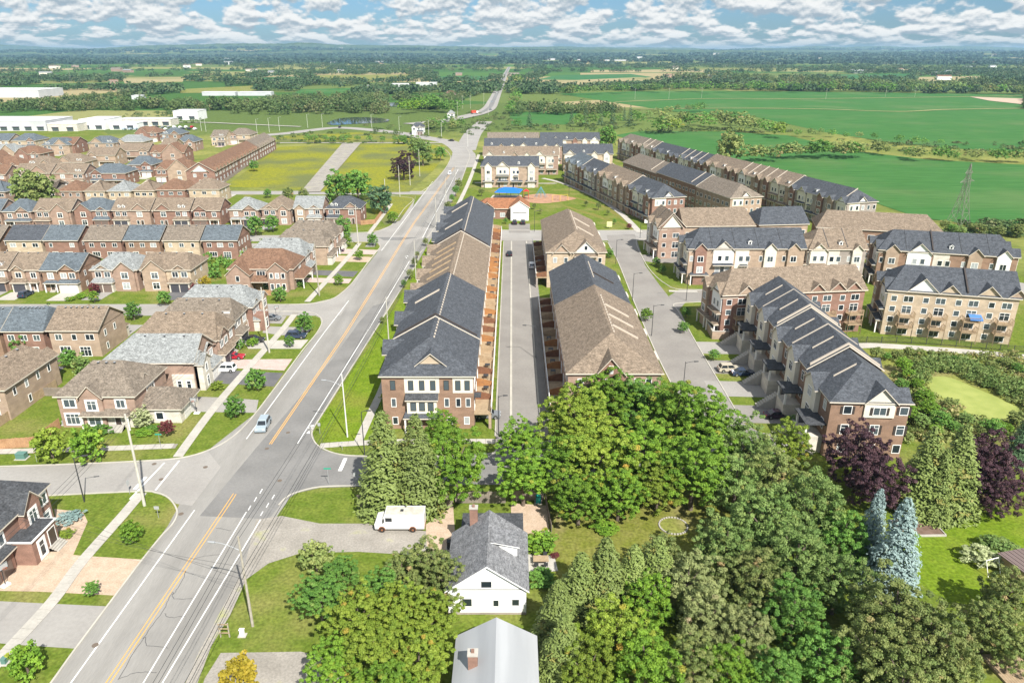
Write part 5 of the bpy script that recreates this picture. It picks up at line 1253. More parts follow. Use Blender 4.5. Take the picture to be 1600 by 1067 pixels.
LM = {
 'maple': leafmat('maple_leaves', (0.099, 0.206, 0.023), (0.206, 0.338, 0.033), (0.330, 0.314, 0.049)),
 'lime': leafmat('yellow_green_leaves', (0.145, 0.225, 0.026), (0.255, 0.325, 0.042), (0.40, 0.27, 0.05)),
 'green': leafmat('green_leaves', (0.084, 0.199, 0.037), (0.167, 0.312, 0.054), (0.251, 0.334, 0.084)),
 'ash': leafmat('grey_green_leaves', (0.124, 0.216, 0.053), (0.238, 0.323, 0.095), (0.267, 0.275, 0.080)),
 'olive': leafmat('olive_leaves', (0.134, 0.198, 0.052), (0.282, 0.311, 0.100), (0.417, 0.311, 0.146)),
 'larch': leafmat('larch_needles', (0.166, 0.206, 0.075), (0.293, 0.323, 0.125), (0.313, 0.254, 0.150)),
 'purple': leafmat('purple_leaves', (0.041, 0.019, 0.030), (0.095, 0.049, 0.054), (0.115, 0.081, 0.047), .12),
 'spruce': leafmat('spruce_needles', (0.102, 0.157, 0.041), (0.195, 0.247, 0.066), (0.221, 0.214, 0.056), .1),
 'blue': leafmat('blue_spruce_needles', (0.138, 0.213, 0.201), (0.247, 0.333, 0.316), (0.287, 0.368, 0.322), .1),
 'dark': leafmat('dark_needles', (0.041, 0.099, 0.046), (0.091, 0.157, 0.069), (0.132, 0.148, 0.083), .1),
 'yellow': leafmat('yellow_leaves', (0.260, 0.220, 0.020), (0.400, 0.300, 0.030), (0.360, 0.180, 0.030)),
 'red': leafmat('dark_red_leaves', (0.102, 0.024, 0.026), (0.168, 0.048, 0.048), (0.120, 0.060, 0.036), .15),
 'pale': leafmat('pale_flowering_leaves', (0.314, 0.363, 0.165), (0.495, 0.528, 0.297), (0.660, 0.627, 0.462)),
 'far': leafmat('distant_tree_leaves', (0.050, 0.100, 0.032), (0.135, 0.185, 0.055), (0.21, 0.20, 0.09), .1),
 'far2': leafmat('distant_wood_leaves', (0.032, 0.078, 0.034), (0.090, 0.150, 0.052), (0.16, 0.17, 0.08), .1),
 'far3': leafmat('horizon_wood_leaves', (0.020, 0.052, 0.034), (0.048, 0.092, 0.050), (0.09, 0.12, 0.07), .05),
}
def quads_mesh(name, C, Nrm, S, var, m, asp=1.0):
    """leaf faces: centres C, normals Nrm, half sizes S, colour attribute var"""
    n = len(C)
    Nrm = Nrm / np.maximum(1e-6, np.linalg.norm(Nrm, axis=1, keepdims=True))
    up = nr.normal(size=(n, 3)); a = np.cross(Nrm, up); a /= np.maximum(1e-6, np.linalg.norm(a, axis=1, keepdims=True)); b = np.cross(Nrm, a)
    S = S[:, None]; a = a * S; b = b * S * asp
    V = np.stack([C - a, C - b * .8, C + a, C + b * .8], axis=1).reshape(-1, 3)
    me = bpy.data.meshes.new(name)
    me.vertices.add(4 * n); me.vertices.foreach_set('co', V.astype(np.float32).ravel())
    me.loops.add(4 * n); me.loops.foreach_set('vertex_index', np.arange(4 * n, dtype=np.int32))
    me.polygons.add(n); me.polygons.foreach_set('loop_start', np.arange(0, 4 * n, 4, dtype=np.int32)); me.polygons.foreach_set('loop_total', np.full(n, 4, dtype=np.int32))
    at = me.color_attributes.new('var', 'FLOAT_COLOR', 'POINT')
    col = np.zeros((4 * n, 4), np.float32); col[:, :2] = np.repeat(var, 4, axis=0); col[:, 3] = 1
    at.data.foreach_set('color', col.ravel())
    me.update(calc_edges=True)
    me.materials.append(m)
    return me
def sphere_pts(n):
    i = np.arange(n) + .5; ph = np.arccos(1 - 2 * i / n); th = math.pi * (1 + 5 ** .5) * i
    return np.stack([np.cos(th) * np.sin(ph), np.sin(th) * np.sin(ph), np.cos(ph)], 1)
def broad(seed, nc=170, nl=60, ls=.05, cr=.15, height=1.1, rough=.16, low=-.75, turn=.03, inner=.35):
    """broadleaf crown arrays, unit radius, centred on the origin"""
    rs = np.random.RandomState(seed)
    D = sphere_pts(nc); D += rs.normal(scale=.07, size=D.shape); D /= np.linalg.norm(D, axis=1, keepdims=True)
    D = D[D[:, 2] > low]
    rad = np.array([.86 + rough * 2.2 * noise.noise(Vector((d[0] * 1.7 + seed * 3.1, d[1] * 1.7, d[2] * 1.7))) + rough * 1.2 * noise.noise(Vector((d[0] * 4 + seed, d[1] * 4, d[2] * 4))) for d in D])
    ctr = D * rad[:, None]
    k = int(len(ctr) * inner); idx = rs.choice(len(ctr), k); ctr = np.vstack([ctr, ctr[idx] * rs.uniform(.35, .75, (k, 1))])
    ctr[:, 2] *= height
    n = len(ctr); cvar = rs.rand(n); tvar = (rs.rand(n) < turn) * rs.uniform(.4, 1, n)
    rr = cr * rs.uniform(.7, 1.35, n)
    I = np.repeat(np.arange(n), nl)
    d = rs.normal(size=(len(I), 3)); d /= np.linalg.norm(d, axis=1, keepdims=True); d[:, 2] = np.where(rs.rand(len(I)) < .6, np.abs(d[:, 2]), d[:, 2])
    C = ctr[I] + d * (rr[I] * rs.uniform(.55, 1.05, len(I)))[:, None] * np.array([1, 1, .75])
    Nn = d + rs.normal(scale=.5, size=d.shape) + np.array([0, 0, .35])
    S = ls * rs.uniform(.6, 1.25, len(I))
    var = np.stack([np.clip(cvar[I] * .75 + rs.rand(len(I)) * .25, 0, 1), np.clip(tvar[I], 0, 1)], 1)
    return C, Nn, S, var
def conif(seed, nb=120, nl=26, wid=.27, ls=.018, droop=.35):
    """conifer crown arrays, unit height, base at the origin"""
    rs = np.random.RandomState(seed); Cs = []; Ns = []; Ss = []; Vs = []
    for i in range(nb):
        z = .06 + .93 * (i / nb) ** 1.0; L = wid * (1 - z) ** .68 * rs.uniform(.78, 1.12) + .012
        th = i * 2.39996 + rs.uniform(-.3, .3); m = max(6, int(nl * (.35 + 1.2 * (1 - z))))
        t = rs.uniform(.15, 1, m) ** .7; lat = rs.normal(scale=.16, size=m) * L * (.25 + t)
        dx, dy = math.cos(th), math.sin(th)
        x = dx * L * t - dy * lat; y = dy * L * t + dx * lat; zz = z - droop * L * t ** 1.5 + rs.normal(scale=.008, size=m) - np.abs(lat) * .25
        Cs.append(np.stack([x, y, zz], 1)); v = rs.rand()
        Ns.append(np.stack([np.full(m, dx * .6), np.full(m, dy * .6), np.full(m, .9)], 1) + rs.normal(scale=.35, size=(m, 3)))
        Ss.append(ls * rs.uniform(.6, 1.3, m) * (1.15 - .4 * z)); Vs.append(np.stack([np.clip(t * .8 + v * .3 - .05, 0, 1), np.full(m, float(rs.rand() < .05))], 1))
    return np.vstack(Cs), np.vstack(Ns), np.concatenate(Ss), np.vstack(Vs)
ARR = {}
def arr(kind, i):
    k = (kind, i)
    if k not in ARR:
        if kind == 'big': ARR[k] = broad(10 + i, 290, 92, .0265, .098, 1.08, .30, turn=.025)
        elif kind == 'soft': ARR[k] = broad(30 + i, 260, 86, .0255, .10, 1.1, .24, turn=.03)
        elif kind == 'mid': ARR[k] = broad(50 + i, 60, 34, .085, .22, 1.1, .2)
        elif kind == 'small': ARR[k] = broad(70 + i, 28, 12, .15, .30, 1.1, .26, low=-.8, inner=.1)
        elif kind == 'tiny': ARR[k] = broad(90 + i, 14, 8, .22, .38, 1.1, .24, low=-.5, inner=0)
        elif kind == 'dot': ARR[k] = broad(170 + i, 9, 4, .36, .42, 1.1, .2, low=-.4, inner=0)
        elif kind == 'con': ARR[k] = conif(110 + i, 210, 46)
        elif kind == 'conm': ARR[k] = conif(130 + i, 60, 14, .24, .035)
        elif kind == 'bush': ARR[k] = broad(150 + i, 40, 34, .10, .26, .85, .2, low=-.3)
    return ARR[k]
CM = {}
def crown_mesh(shape, i, m):
    k = (shape, i)
    if k not in CM: C, Nn, S, v = arr(shape, i); CM[k] = quads_mesh('crown', C, Nn, S, v, LM['green'], 1.0 if not shape.startswith('con') else .6)
    return CM[k]
def leafed(o, m):
    o.material_slots[0].link = 'OBJECT'; o.material_slots[0].material = LM[m]; return o
TRK = {}
def trunk_mesh(kind):
    """unit trunk: base at origin, reaching z=1, with limbs spreading at the top for broadleaves"""
    if kind not in TRK:
        mb = MB()
        if kind == 'broad':
            mb.tube((0, 0, -.05), (0.01, 0, .55), .045, .032, BARK, 7)
            rr = random.Random(4)
            for k in range(7):
                a = k * 2.4; s = .55 + .03 * k - .1
                mb.tube((0.01, 0, s), (math.cos(a) * .26, math.sin(a) * .26, s + .30), .018, .006, BARK, 5)
            mb.tube((.01, 0, .55), (0, 0, .95), .03, .008, BARK, 6)
        else: mb.tube((0, 0, -.03), (0, 0, .96), .016, .003, BARK, 6)
        TRK[kind] = mb.mesh('trunk')
    return TRK[kind]
NT = [0]
def plant(x, y, h, r, m, shape, label, cat, group=None, name=None, parts=True, trunk=.3, squash=None):
    NT[0] += 1; rz = (NT[0] * 2.39996) % 6.283; con = shape.startswith('con')
    nv = {'big': 4, 'soft': 3, 'mid': 4, 'small': 5, 'con': 3, 'conm': 3, 'bush': 4, 'tiny': 4}[shape]
    cm = crown_mesh(shape, NT[0] % nv, m)
    nm = name or ('conifer_tree' if con else {'maple': 'maple_tree', 'purple maple': 'purple_maple'}.get(cat, 'broadleaf_tree'))
    if con:
        M = Matrix.Translation((0, 0, 0)) @ Matrix.Diagonal((r / .27, r / .27, h, 1))
    elif shape == 'bush': M = Matrix.Translation((0, 0, h * .4)) @ Matrix.Diagonal((r, r, h * .62, 1))
    else:
        rv = (h * (1 - trunk) / 2) / 1.02; M = Matrix.Translation((0, 0, h - rv * 1.05)) @ Matrix.Diagonal((r, r, rv, 1))
    if not parts:
        o = leafed(link(nm, cm, None, Matrix.Translation((x, y, 0)) @ Matrix.Rotation(rz, 4, 'Z') @ M), m)
        return tag(o, label, cat, group)
    t = thing(nm, label, cat, (x, y, 0), rz, group)
    leafed(link('crown', cm, t, M), m)
    if shape != 'bush': link('trunk', trunk_mesh('con' if con else 'broad'), t, Matrix.Diagonal((h * .8, h * .8, h * (.98 if con else .86), 1)))
    return t
def at_px(px, py, rpx, ratio, cz):
    """tree whose crown centre shows at (px, py) with radius rpx; total height = ratio * 2r, crown centre at cz * height"""
    z = 6.0
    for _ in range(6):
        p = G(px, py, z); t = depth_of(p.x, p.y, z); r = rpx / F * t; h = ratio * 2 * r; z = h * cz
    return p.x, p.y, h, r
def T(m, px, py, rpx, label, shape='big', ratio=1.12, cz=.60, cat='tree', group=None, name=None, maxh=None):
    x, y, h, r = at_px(px, py, rpx, ratio, cz)
    return plant(x, y, h, r, m, shape, label, cat, group, name, trunk=.24 if shape == 'big' else (.06 if m == 'purple' or rpx > 12 else .16))
def CT(m, px, pyb, pyt, rpx, label, group=None, cat='conifer'):
    """conifer: base pixel row pyb, tip row pyt"""
    b = G(px, pyb); t = depth_of(b.x, b.y); 
    h = 5.0
    for _ in range(30):
        # height whose tip projects to pyt
        d = b.y * CP + (H - h) * SP; v = ((H - h) * CP - b.y * SP) / d
        h += ((v * F + 533.5) - pyt) * t / F * .6
    return plant(b.x, b.y, h, rpx / F * t, m, 'con', label, cat, group)

grpM = 'maples in front of the right townhouse row'
for a in [('lime', 897, 655, 52, 'orange-tinted maple nearest the lane, in front of the near tan-roofed block'), ('maple', 950, 625, 46, 'maple reaching up under the red front gable of the tan-roofed block'), ('green', 1003, 625, 44, 'darker green maple at the top middle of the maple group'),
          ('maple', 1060, 645, 52, 'bright maple beside the street lamp of the right street'), ('maple', 1108, 672, 52, 'rightmost bright maple at the end of the right street'), ('maple', 878, 722, 46, 'maple at the left edge of the maple group, lower side'),
          ('lime', 935, 712, 58, 'large yellow-green maple in the middle left of the maple group'), ('maple', 1005, 705, 54, 'maple in the heart of the maple group with a dark gap beside it'), ('maple', 1085, 735, 54, 'wide green maple at the lower right of the maple group'),
          ('lime', 1030, 752, 42, 'low yellowish maple over the lawn edge'), ('maple', 905, 775, 40, 'lowest maple beside the paved terrace'), ('maple', 968, 768, 40, 'maple hanging over the back lawn of the cottage'), ('maple', 812, 690, 34, 'upper bright maple left of the lane mouth, above the terrace'), ('maple', 818, 742, 42, 'bright green maple behind the cottage terrace')]:
    T(*a, cat='maple', group=grpM)
for a in [('ash', 1166, 700, 46, 'grey-green tree right of the maples at the end of the driveway street'), ('ash', 1150, 752, 44, 'grey-green tree below the driveway street'), ('lime', 1236, 690, 34, 'yellowish tree below the nearest porch of the stepped row'), ('olive', 1212, 745, 52, 'olive green tree left of the purple maple'),
          ('ash', 1268, 790, 58, 'broad grey-green tree below the left purple maple'), ('ash', 1190, 812, 58, 'broad grey-green tree in the middle of the wood'), ('ash', 1135, 850, 50, 'bluish green tree at the right edge of the back lawn'), ('green', 1320, 835, 42, 'green tree left of the blue spruces'),
          ('ash', 1245, 868, 58, 'tall grey-green tree in the centre of the wood'), ('ash', 1310, 905, 50, 'grey-green tree below the blue spruces'), ('olive', 1180, 905, 52, 'olive tree above the dead branches'), ('green', 1240, 950, 50, 'dark green tree in the shaded middle of the wood'),
          ('larch', 1075, 905, 48, 'feathery olive larch right of the pointed spruces'), ('larch', 1105, 960, 48, 'feathery larch in the lower middle of the wood'), ('larch', 1160, 985, 44, 'brownish larch near the bottom of the wood'), ('olive', 1030, 872, 36, 'dark pointed tree by the lawn, right of the spruces'),
          ('lime', 958, 985, 54, 'yellow-green maple with orange leaves at the bottom of the wood'), ('maple', 1012, 935, 42, 'bright green maple behind the spruces'), ('lime', 918, 1045, 46, 'yellow-green maple at the bottom edge beside the bungalow'), ('maple', 1010, 1035, 56, 'green maple at the bottom edge of the photo, centre right'),
          ('olive', 1085, 1040, 48, 'olive maple at the bottom edge, right of the green one'), ('maple', 1140, 1050, 44, 'low green tree at the bottom edge under the larch'), ('green', 1215, 1050, 42, 'shaded green tree at the bottom edge'), ('green', 1290, 1030, 48, 'dark green tree at the bottom edge, left of the great olive tree'),
          ('olive', 1400, 960, 66, 'crown top of the great olive tree near the blue spruces'), ('olive', 1365, 1015, 62, 'left side of the great olive tree group'), ('olive', 1455, 1000, 64, 'right side of the great olive tree group beside the lawn'), ('olive', 1410, 1060, 62, 'great olive tree at the bottom edge'),
          ('olive', 1498, 1050, 40, 'olive tree in the bottom right beside the small deck')]:
    T(*a, shape='soft', group='trees of the garden wood', cat='tree')
for a in [('purple', 1340, 705, 48, 'left purple maple, under the nearest block of the stepped row'), ('purple', 1372, 748, 44, 'lower purple maple above the blue spruces'), ('purple', 1545, 718, 48, 'purple maple at the right edge, between green conifers'), ('purple', 1558, 762, 38, 'lower purple maple at the right edge above the lawn'),
          ('purple', 630, 256, 19, 'lone dark purple tree in the yellow meadow by the road bend')]:
    T(*a, shape='soft', group='purple-leaved trees', cat='purple maple')
for a in [('olive', 1575, 925, 40, 'dusky olive tree beside the striped shed roof'), ('olive', 1545, 975, 42, 'dusky tree right of the lawn, above the small deck'), ('olive', 1590, 1005, 38, 'dusky tree at the bottom right corner')]: T(*a, shape='soft', group='dusky trees right of the lawn')
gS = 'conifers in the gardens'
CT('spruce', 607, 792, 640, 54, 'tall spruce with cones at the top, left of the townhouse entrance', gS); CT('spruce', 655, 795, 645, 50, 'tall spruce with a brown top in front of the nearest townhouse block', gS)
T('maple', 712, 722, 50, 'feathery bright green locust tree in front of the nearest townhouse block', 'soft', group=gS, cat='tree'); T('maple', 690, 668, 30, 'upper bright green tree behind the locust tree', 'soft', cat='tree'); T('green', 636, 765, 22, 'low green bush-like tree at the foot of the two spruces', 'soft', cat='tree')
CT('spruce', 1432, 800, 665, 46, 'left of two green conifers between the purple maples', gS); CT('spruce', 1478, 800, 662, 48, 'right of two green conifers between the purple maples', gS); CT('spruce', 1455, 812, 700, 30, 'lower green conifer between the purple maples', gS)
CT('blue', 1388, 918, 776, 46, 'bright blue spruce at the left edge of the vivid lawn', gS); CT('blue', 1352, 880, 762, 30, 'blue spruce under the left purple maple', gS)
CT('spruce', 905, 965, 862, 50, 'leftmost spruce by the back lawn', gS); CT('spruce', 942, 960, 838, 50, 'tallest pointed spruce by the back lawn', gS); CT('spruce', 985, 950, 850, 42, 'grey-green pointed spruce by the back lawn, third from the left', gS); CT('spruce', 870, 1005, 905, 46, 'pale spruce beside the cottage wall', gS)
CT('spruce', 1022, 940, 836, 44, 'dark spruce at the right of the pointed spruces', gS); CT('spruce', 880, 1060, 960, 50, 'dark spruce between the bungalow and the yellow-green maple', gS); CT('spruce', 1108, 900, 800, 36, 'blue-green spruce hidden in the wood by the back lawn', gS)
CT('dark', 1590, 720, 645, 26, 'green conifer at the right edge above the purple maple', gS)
gL = 'trees on the grass between the old houses'
for a in [('olive', 668, 878, 40, 'olive tree with drooping branches beside the cottage wall'), ('olive', 700, 905, 36, 'olive tree touching the cottage gable'), ('olive', 628, 892, 32, 'small olive tree at the edge of the gravel drive'), ('green', 598, 925, 34, 'green tree between the lawn and the yellow-green maples'),
          ('green', 500, 930, 36, 'dark green maple at the left of the group, shading the lawn'), ('green', 532, 895, 28, 'upper dark green maple of the lawn group'), ('lime', 560, 968, 46, 'yellow-green maple on the left of the lawn group'), ('lime', 618, 955, 46, 'yellow-green maple with a dark gap in its crown'),
          ('lime', 676, 965, 40, 'yellow-green maple by the bungalow roof'), ('lime', 585, 1020, 50, 'large yellow-green maple near the bottom, left of the bungalow'), ('lime', 655, 1030, 46, 'yellow-green maple at the bungalow wall'), ('maple', 520, 1040, 40, 'green maple beside the gravel parking place'), ('maple', 600, 1075, 46, 'bright maple at the bottom edge left of the bungalow')]:
    T(*a, shape='big' if a[0] != 'olive' else 'soft', group=gL)
T('olive', 492, 866, 24, 'small round crab apple with brown-green leaves on the mown lawn', 'mid'); T('yellow', 372, 1052, 28, 'small golden yellow tree at the bottom edge beside the road', 'mid')
for i, (m, px, py, r, lab) in enumerate([('maple', 203, 828, 16, 'young maple on the boulevard grass above the paved driveway'), ('maple', 38, 1030, 24, 'young maple in the bottom left corner with a mulch ring'), ('green', 143, 918, 11, 'thin young tree on the grass strip between two driveways'), ('green', 366, 633, 15, 'young round tree on the corner lawn of the silver car junction'),
        ('green', 400, 590, 15, 'dark round tree beside the sealed driveway'), ('maple', 135, 690, 24, 'spreading green tree in front of the corner house hedge'), ('lime', 76, 690, 24, 'yellowish tree behind the wooden fence corner'), ('green', 475, 502, 13, 'round tree beside the dark parked car near the middle street'),
        ('green', 452, 532, 8, 'slim young tree between two driveways on the main road'), ('pale', 221, 650, 14, 'pale flowering tree beside the entrance steps'), ('red', 260, 667, 11, 'small dark red tree at the garage corner'), ('green', 207, 484, 12, 'pointed dark green tree beside the middle street houses'),
        ('green', 256, 464, 10, 'small tree in front of the beige house driveway'), ('maple', 334, 455, 11, 'small tree in the corner garden by the middle street'), ('green', 437, 458, 10, 'round tree beside the power pole at the middle street'), ('maple', 529, 436, 7, 'small tree on the boulevard, nearest to the middle street junction'),
        ('maple', 561, 397, 7, 'small tree on the boulevard beyond the sealed driveway'), ('green', 582, 373, 8, 'small conifer-like tree at the third street corner'), ('maple', 613, 338, 8, 'small tree on the boulevard beside the wooden fence'), ('green', 425, 347, 11, 'tree between the blue-grey roof and the tan roof'),
        ('green', 398, 350, 13, 'dark tree filling the gap between the brick gable houses'), ('green', 535, 352, 13, 'dark round tree beside the blue-grey roofed end house'), ('maple', 541, 375, 8, 'small light tree at the third street pavement'), ('green', 32, 533, 16, 'tree against the brick wall of the second back house'),
        ('green', 106, 558, 13, 'green tree behind the tan backed house'), ('ash', 128, 570, 15, 'grey-green spreading tree behind the corner house'), ('red', 170, 528, 8, 'dark red bush tree beside the tan brick side wall'), ('red', 147, 450, 8, 'dark red small tree between the blue-grey and grey roofs'),
        ('maple', 146, 462, 8, 'light green small tree before the grey-roofed house'), ('red', 303, 450, 7, 'dark red small tree right of the beige house'), ('yellow', 320, 440, 9, 'yellow-green shrub tree in the corner garden'), ('olive', 43, 292, 26, 'left half of the big old dark tree among the rooftops'), ('olive', 63, 296, 24, 'right half of the big old dark tree among the rooftops'),
        ('green', 525, 287, 18, 'tall spreading tree behind the light grey roofed house'), ('green', 558, 285, 20, 'tallest green tree behind the end house'), ('dark', 594, 308, 18, 'dark bushy tree by the wooden fence'), ('olive', 450, 302, 9, 'shrubby tree at the end of the gravel path, left'), ('olive', 474, 303, 8, 'second shrubby tree at the end of the gravel path'),
        ('green', 418, 301, 6, 'small shrub tree before the yellow meadow'), ('green', 396, 258, 7, 'round bush tree at the terrace edge of the yellow meadow'), ('ash', 660, 236, 16, 'silvery willow behind the purple tree'), ('ash', 650, 226, 12, 'upper silvery willow by the road bend'), ('green', 688, 238, 9, 'slim green tree on the inside of the road bend'),
        ('green', 630, 217, 6, 'round tree at the right end of the meadow row'), ('green', 948, 212, 15, 'large very dark tree at the end of the last terrace'), ('olive', 1142, 224, 20, 'big lone half-bare tree in front of the green field'), ('green', 1115, 520, 9, 'small tree beside the curved brick wall of the driveway street') if 0 else ('green', 1068, 510, 8, 'small street tree on the grass strip of the right street'),
        ('green', 1072, 487, 7, 'small street tree near the retaining wall corner'), ('green', 1026, 408, 6, 'small tree at the corner lawn of the right street'), ('green', 1036, 420, 5, 'second small tree at the corner lawn of the right street'), ('green', 1116, 553, 8, 'young tree on the grass between the first driveways of the driveway street'), ('ash', 1233, 660, 12, 'pale small tree in front of the last driveway of the driveway street'),
        ('maple', 1010, 490, 9, 'leafy shrub tree at the right wall of the near tan-roofed block'), ('green', 953, 395, 6, 'small tree right of the far tan-roofed block'), ('red', 983, 353, 4, 'little red-leaved tree at the end of the park lawn')]):
    T(m, px, py, r, lab, 'mid', 1.2, .6)
# rows of small trees and hedgerow trees: (where, pixels of the crown centres, radius px, kind)
def line_trees(where, group, pts, r, kinds, shape='small', ratio=1.0, parts=True, cat='tree', jit=.25):
    rr = random.Random(len(where))
    for i, (px, py) in enumerate(pts):
        k = kinds[rr.randrange(len(kinds))]; rp = r * rr.uniform(1 - jit, 1 + jit)
        lab = '%s, %s from left, %s' % ({'green': 'green tree', 'olive': 'olive brown tree', 'dark': 'dark conifer', 'maple': 'light green tree', 'ash': 'grey-green tree', 'lime': 'yellow-green tree', 'far': 'green tree'}[k], ordn(i + 1), where)
        if k == 'dark' and shape == 'small':
            b = G(px, py + rp); t = depth_of(b.x, b.y); plant(b.x, b.y, rp * 3.0 / F * t, rp * .75 / F * t, 'dark', 'conm', lab, cat, group, parts=parts)
        else:
            x, y, h, r_ = at_px(px, py, rp, ratio, .55); plant(x, y, h, r_, k, shape, lab, cat, group, parts=parts)
def along(L, n, seed=0, jx=4, jy=1.5):
    rr = random.Random(seed); acc = [0]
    for a, b in zip(L, L[1:]): acc.append(acc[-1] + math.dist(a, b))
    out = []
    for i in range(n):
        s = acc[-1] * (i + .5) / n
        for k in range(len(L) - 1):
            if acc[k + 1] >= s:
                t = (s - acc[k]) / (acc[k + 1] - acc[k]); out.append((L[k][0] + (L[k + 1][0] - L[k][0]) * t + rr.uniform(-jx, jx), L[k][1] + (L[k + 1][1] - L[k][1]) * t + rr.uniform(-jy, jy))); break
    return out
SCRUB = []
line_trees('row at the top of the yellow meadow', 'meadow row trees', [(482, 217), (491, 217), (508, 216), (520, 218), (536, 217), (545, 214), (558, 216), (577, 217), (598, 218), (617, 217)], 5.5, ['green'], jit=.3)
line_trees('row beside the curved park path', 'young trees along the park path', [(882, 276), (896, 281), (912, 288), (928, 293), (943, 298), (955, 303), (968, 308), (980, 314), (990, 320), (998, 327), (1006, 334)], 5.5, ['maple', 'green'], 'mid')
line_trees('on the verge beside the long townhouse row', 'young verge trees', [(597, 500), (631, 443), (641, 428), (648, 410), (652, 398), (665, 378), (700, 322), (706, 310), (712, 298), (717, 288)], 5, ['olive', 'green'], 'mid', 1.5)
line_trees('on the park grass', 'young park trees', [(752, 300), (835, 322), (845, 330), (790, 345), (916, 318), (935, 322), (950, 332), (960, 346), (860, 343)], 4, ['green', 'olive'], 'mid', 1.4)
line_trees('tree line beyond the last terrace', 'dark conifers beyond the terraces', [(808, 193), (827, 190), (893, 186), (905, 188), (915, 184), (927, 187), (938, 186), (948, 182), (957, 184), (966, 186), (975, 182), (984, 184), (992, 180), (1000, 185)], 8, ['dark', 'dark', 'green'], parts=False)
line_trees('bushy line above the outermost row', 'bushy line above the outermost row', [(1030, 196), (1042, 192), (1054, 196), (1066, 186), (1078, 188), (1092, 186), (1106, 190), (1120, 185), (1133, 188), (1148, 185), (1160, 190), (1174, 194), (1190, 196), (1204, 200), (1218, 203)], 12, ['olive', 'olive', 'green', 'lime'], parts=False)
line_trees('scrub behind the bushy line', 'scrub behind the bushy line', along([(1010, 180), (1060, 170), (1100, 168)], 8, 3), 6, ['green', 'olive', 'ash'], parts=False)
line_trees('hedge across the green field', 'hedge across the green field', along([(1168, 242), (1230, 237), (1290, 232), (1350, 236)], 16, 4, 3, 2), 12, ['olive', 'green', 'olive'], parts=False)
line_trees('sparse hedge right in the green field', 'sparse field hedge', [(1372, 229), (1382, 233), (1421, 239), (1434, 240), (1465, 240), (1476, 239), (1490, 243), (1514, 241), (1526, 242), (1553, 242), (1566, 243), (1580, 243), (1596, 243)], 9, ['olive', 'green'], parts=False)
line_trees('upper field hedge', 'upper field hedge', [(1247, 208), (1268, 207), (1283, 205), (1300, 208), (1322, 212), (1343, 211), (1366, 213), (1405, 217), (1430, 220), (1445, 221), (1470, 222)], 5.5, ['olive', 'ash', 'green'], parts=False)
line_trees('hedgerow at the far edge of the green field', 'far hedgerow of the big green field', along([(872, 142), (960, 138), (1060, 136), (1180, 136), (1300, 136), (1420, 137), (1520, 138), (1610, 142)], 58, 6, 3, 1.5), 6.5, ['green', 'olive', 'green', 'ash'], parts=False)
SCRUB += [(along([(1050, 121), (1150, 120), (1250, 126), (1400, 131), (1500, 128), (1600, 130)], 46, 7, 4, 3), 6)]
SCRUB += [(along([(802, 168), (850, 165), (900, 168), (965, 165)], 26, 8, 4, 4), 6.5)]
SCRUB += [(along([(190, 160), (300, 162), (400, 164), (500, 164), (600, 166)], 56, 9, 4, 3.5), 7.5)]
line_trees('clump left of the far road', 'clump left of the far road', along([(628, 168), (660, 160), (690, 164), (715, 168)], 14, 10, 5, 4), 9, ['green', 'green', 'maple'], parts=False)
line_trees('clump by the far junction', 'roundabout clump', along([(660, 198), (685, 190), (705, 192), (722, 197)], 12, 11, 5, 5), 7, ['green', 'olive'], parts=False)
line_trees('line right of the far road', 'trees right of the far road', along([(808, 120), (805, 140), (806, 158), (800, 172)], 9, 12, 5, 2), 7, ['green', 'olive'], parts=False)
SCRUB += [(along([(0, 164), (60, 163), (120, 163), (190, 160)], 20, 13, 4, 2), 7)]
line_trees('bushes at the foot of the pylon', 'bushes behind the right-hand houses', [(1478, 352), (1488, 357), (1520, 356), (1532, 358), (1498, 362), (1590, 360), (1560, 362)], 9, ['olive', 'green', 'ash'], 'mid')
gP = 'bushes around the duckweed pond'
line_trees('above the duckweed pond', gP, [(1370, 552), (1385, 556), (1402, 553), (1420, 550), (1438, 551), (1455, 553), (1475, 556), (1492, 562), (1575, 568), (1590, 575), (1550, 572)], 9, ['green', 'olive', 'olive'], 'mid', cat='bush')
line_trees('between the stepped row and the duckweed pond', gP, [(1412, 570), (1420, 585), (1432, 600), (1428, 620), (1444, 622), (1452, 640), (1470, 655), (1492, 668), (1510, 655), (1485, 632), (1530, 672), (1550, 668), (1440, 658), (1420, 645), (1462, 672), (1408, 600), (1570, 670), (1590, 655)], 13, ['green', 'ash', 'maple', 'olive'], 'mid', cat='bush')
# distant woods and hedges nobody could count
def stuff_trees(name, P, shapes, m, seed):
    rs = np.random.RandomState(seed); Cs = []; Ns = []; Ss = []; Vs = []
    for (x, y, z, h, r, k) in P:
        C, Nn, S, v = arr(k, rs.randint(4)); a = rs.rand() * 6.28; c, s = math.cos(a), math.sin(a); Rm = np.array([[c, s, 0], [-s, c, 0], [0, 0, 1]])
        rv = h * .5
        Cs.append((C @ Rm) * np.array([r, r, rv]) + np.array([x, y, z + rv])); Ns.append(Nn @ Rm); Ss.append(S * r)
        tone = rs.rand(); vv = v.copy(); vv[:, 0] = np.clip(vv[:, 0] * .4 + tone * .7, 0, 1); vv[:, 1] = np.clip(vv[:, 1] + (rs.rand() < .15) * .5, 0, 1); Vs.append(vv)
    me = quads_mesh(name, np.vstack(Cs), np.vstack(Ns), np.concatenate(Ss), np.vstack(Vs), LM[m])
    o = link(name, me); o['kind'] = 'stuff'; return o
def inside(p, poly):
    x, y = p; r = False; n = len(poly); j = n - 1
    for i in range(n):
        xi, yi = poly[i]; xj, yj = poly[j]
        if (yi > y) != (yj > y) and x < (xj - xi) * (y - yi) / (yj - yi) + xi: r = not r
        j = i
    return r
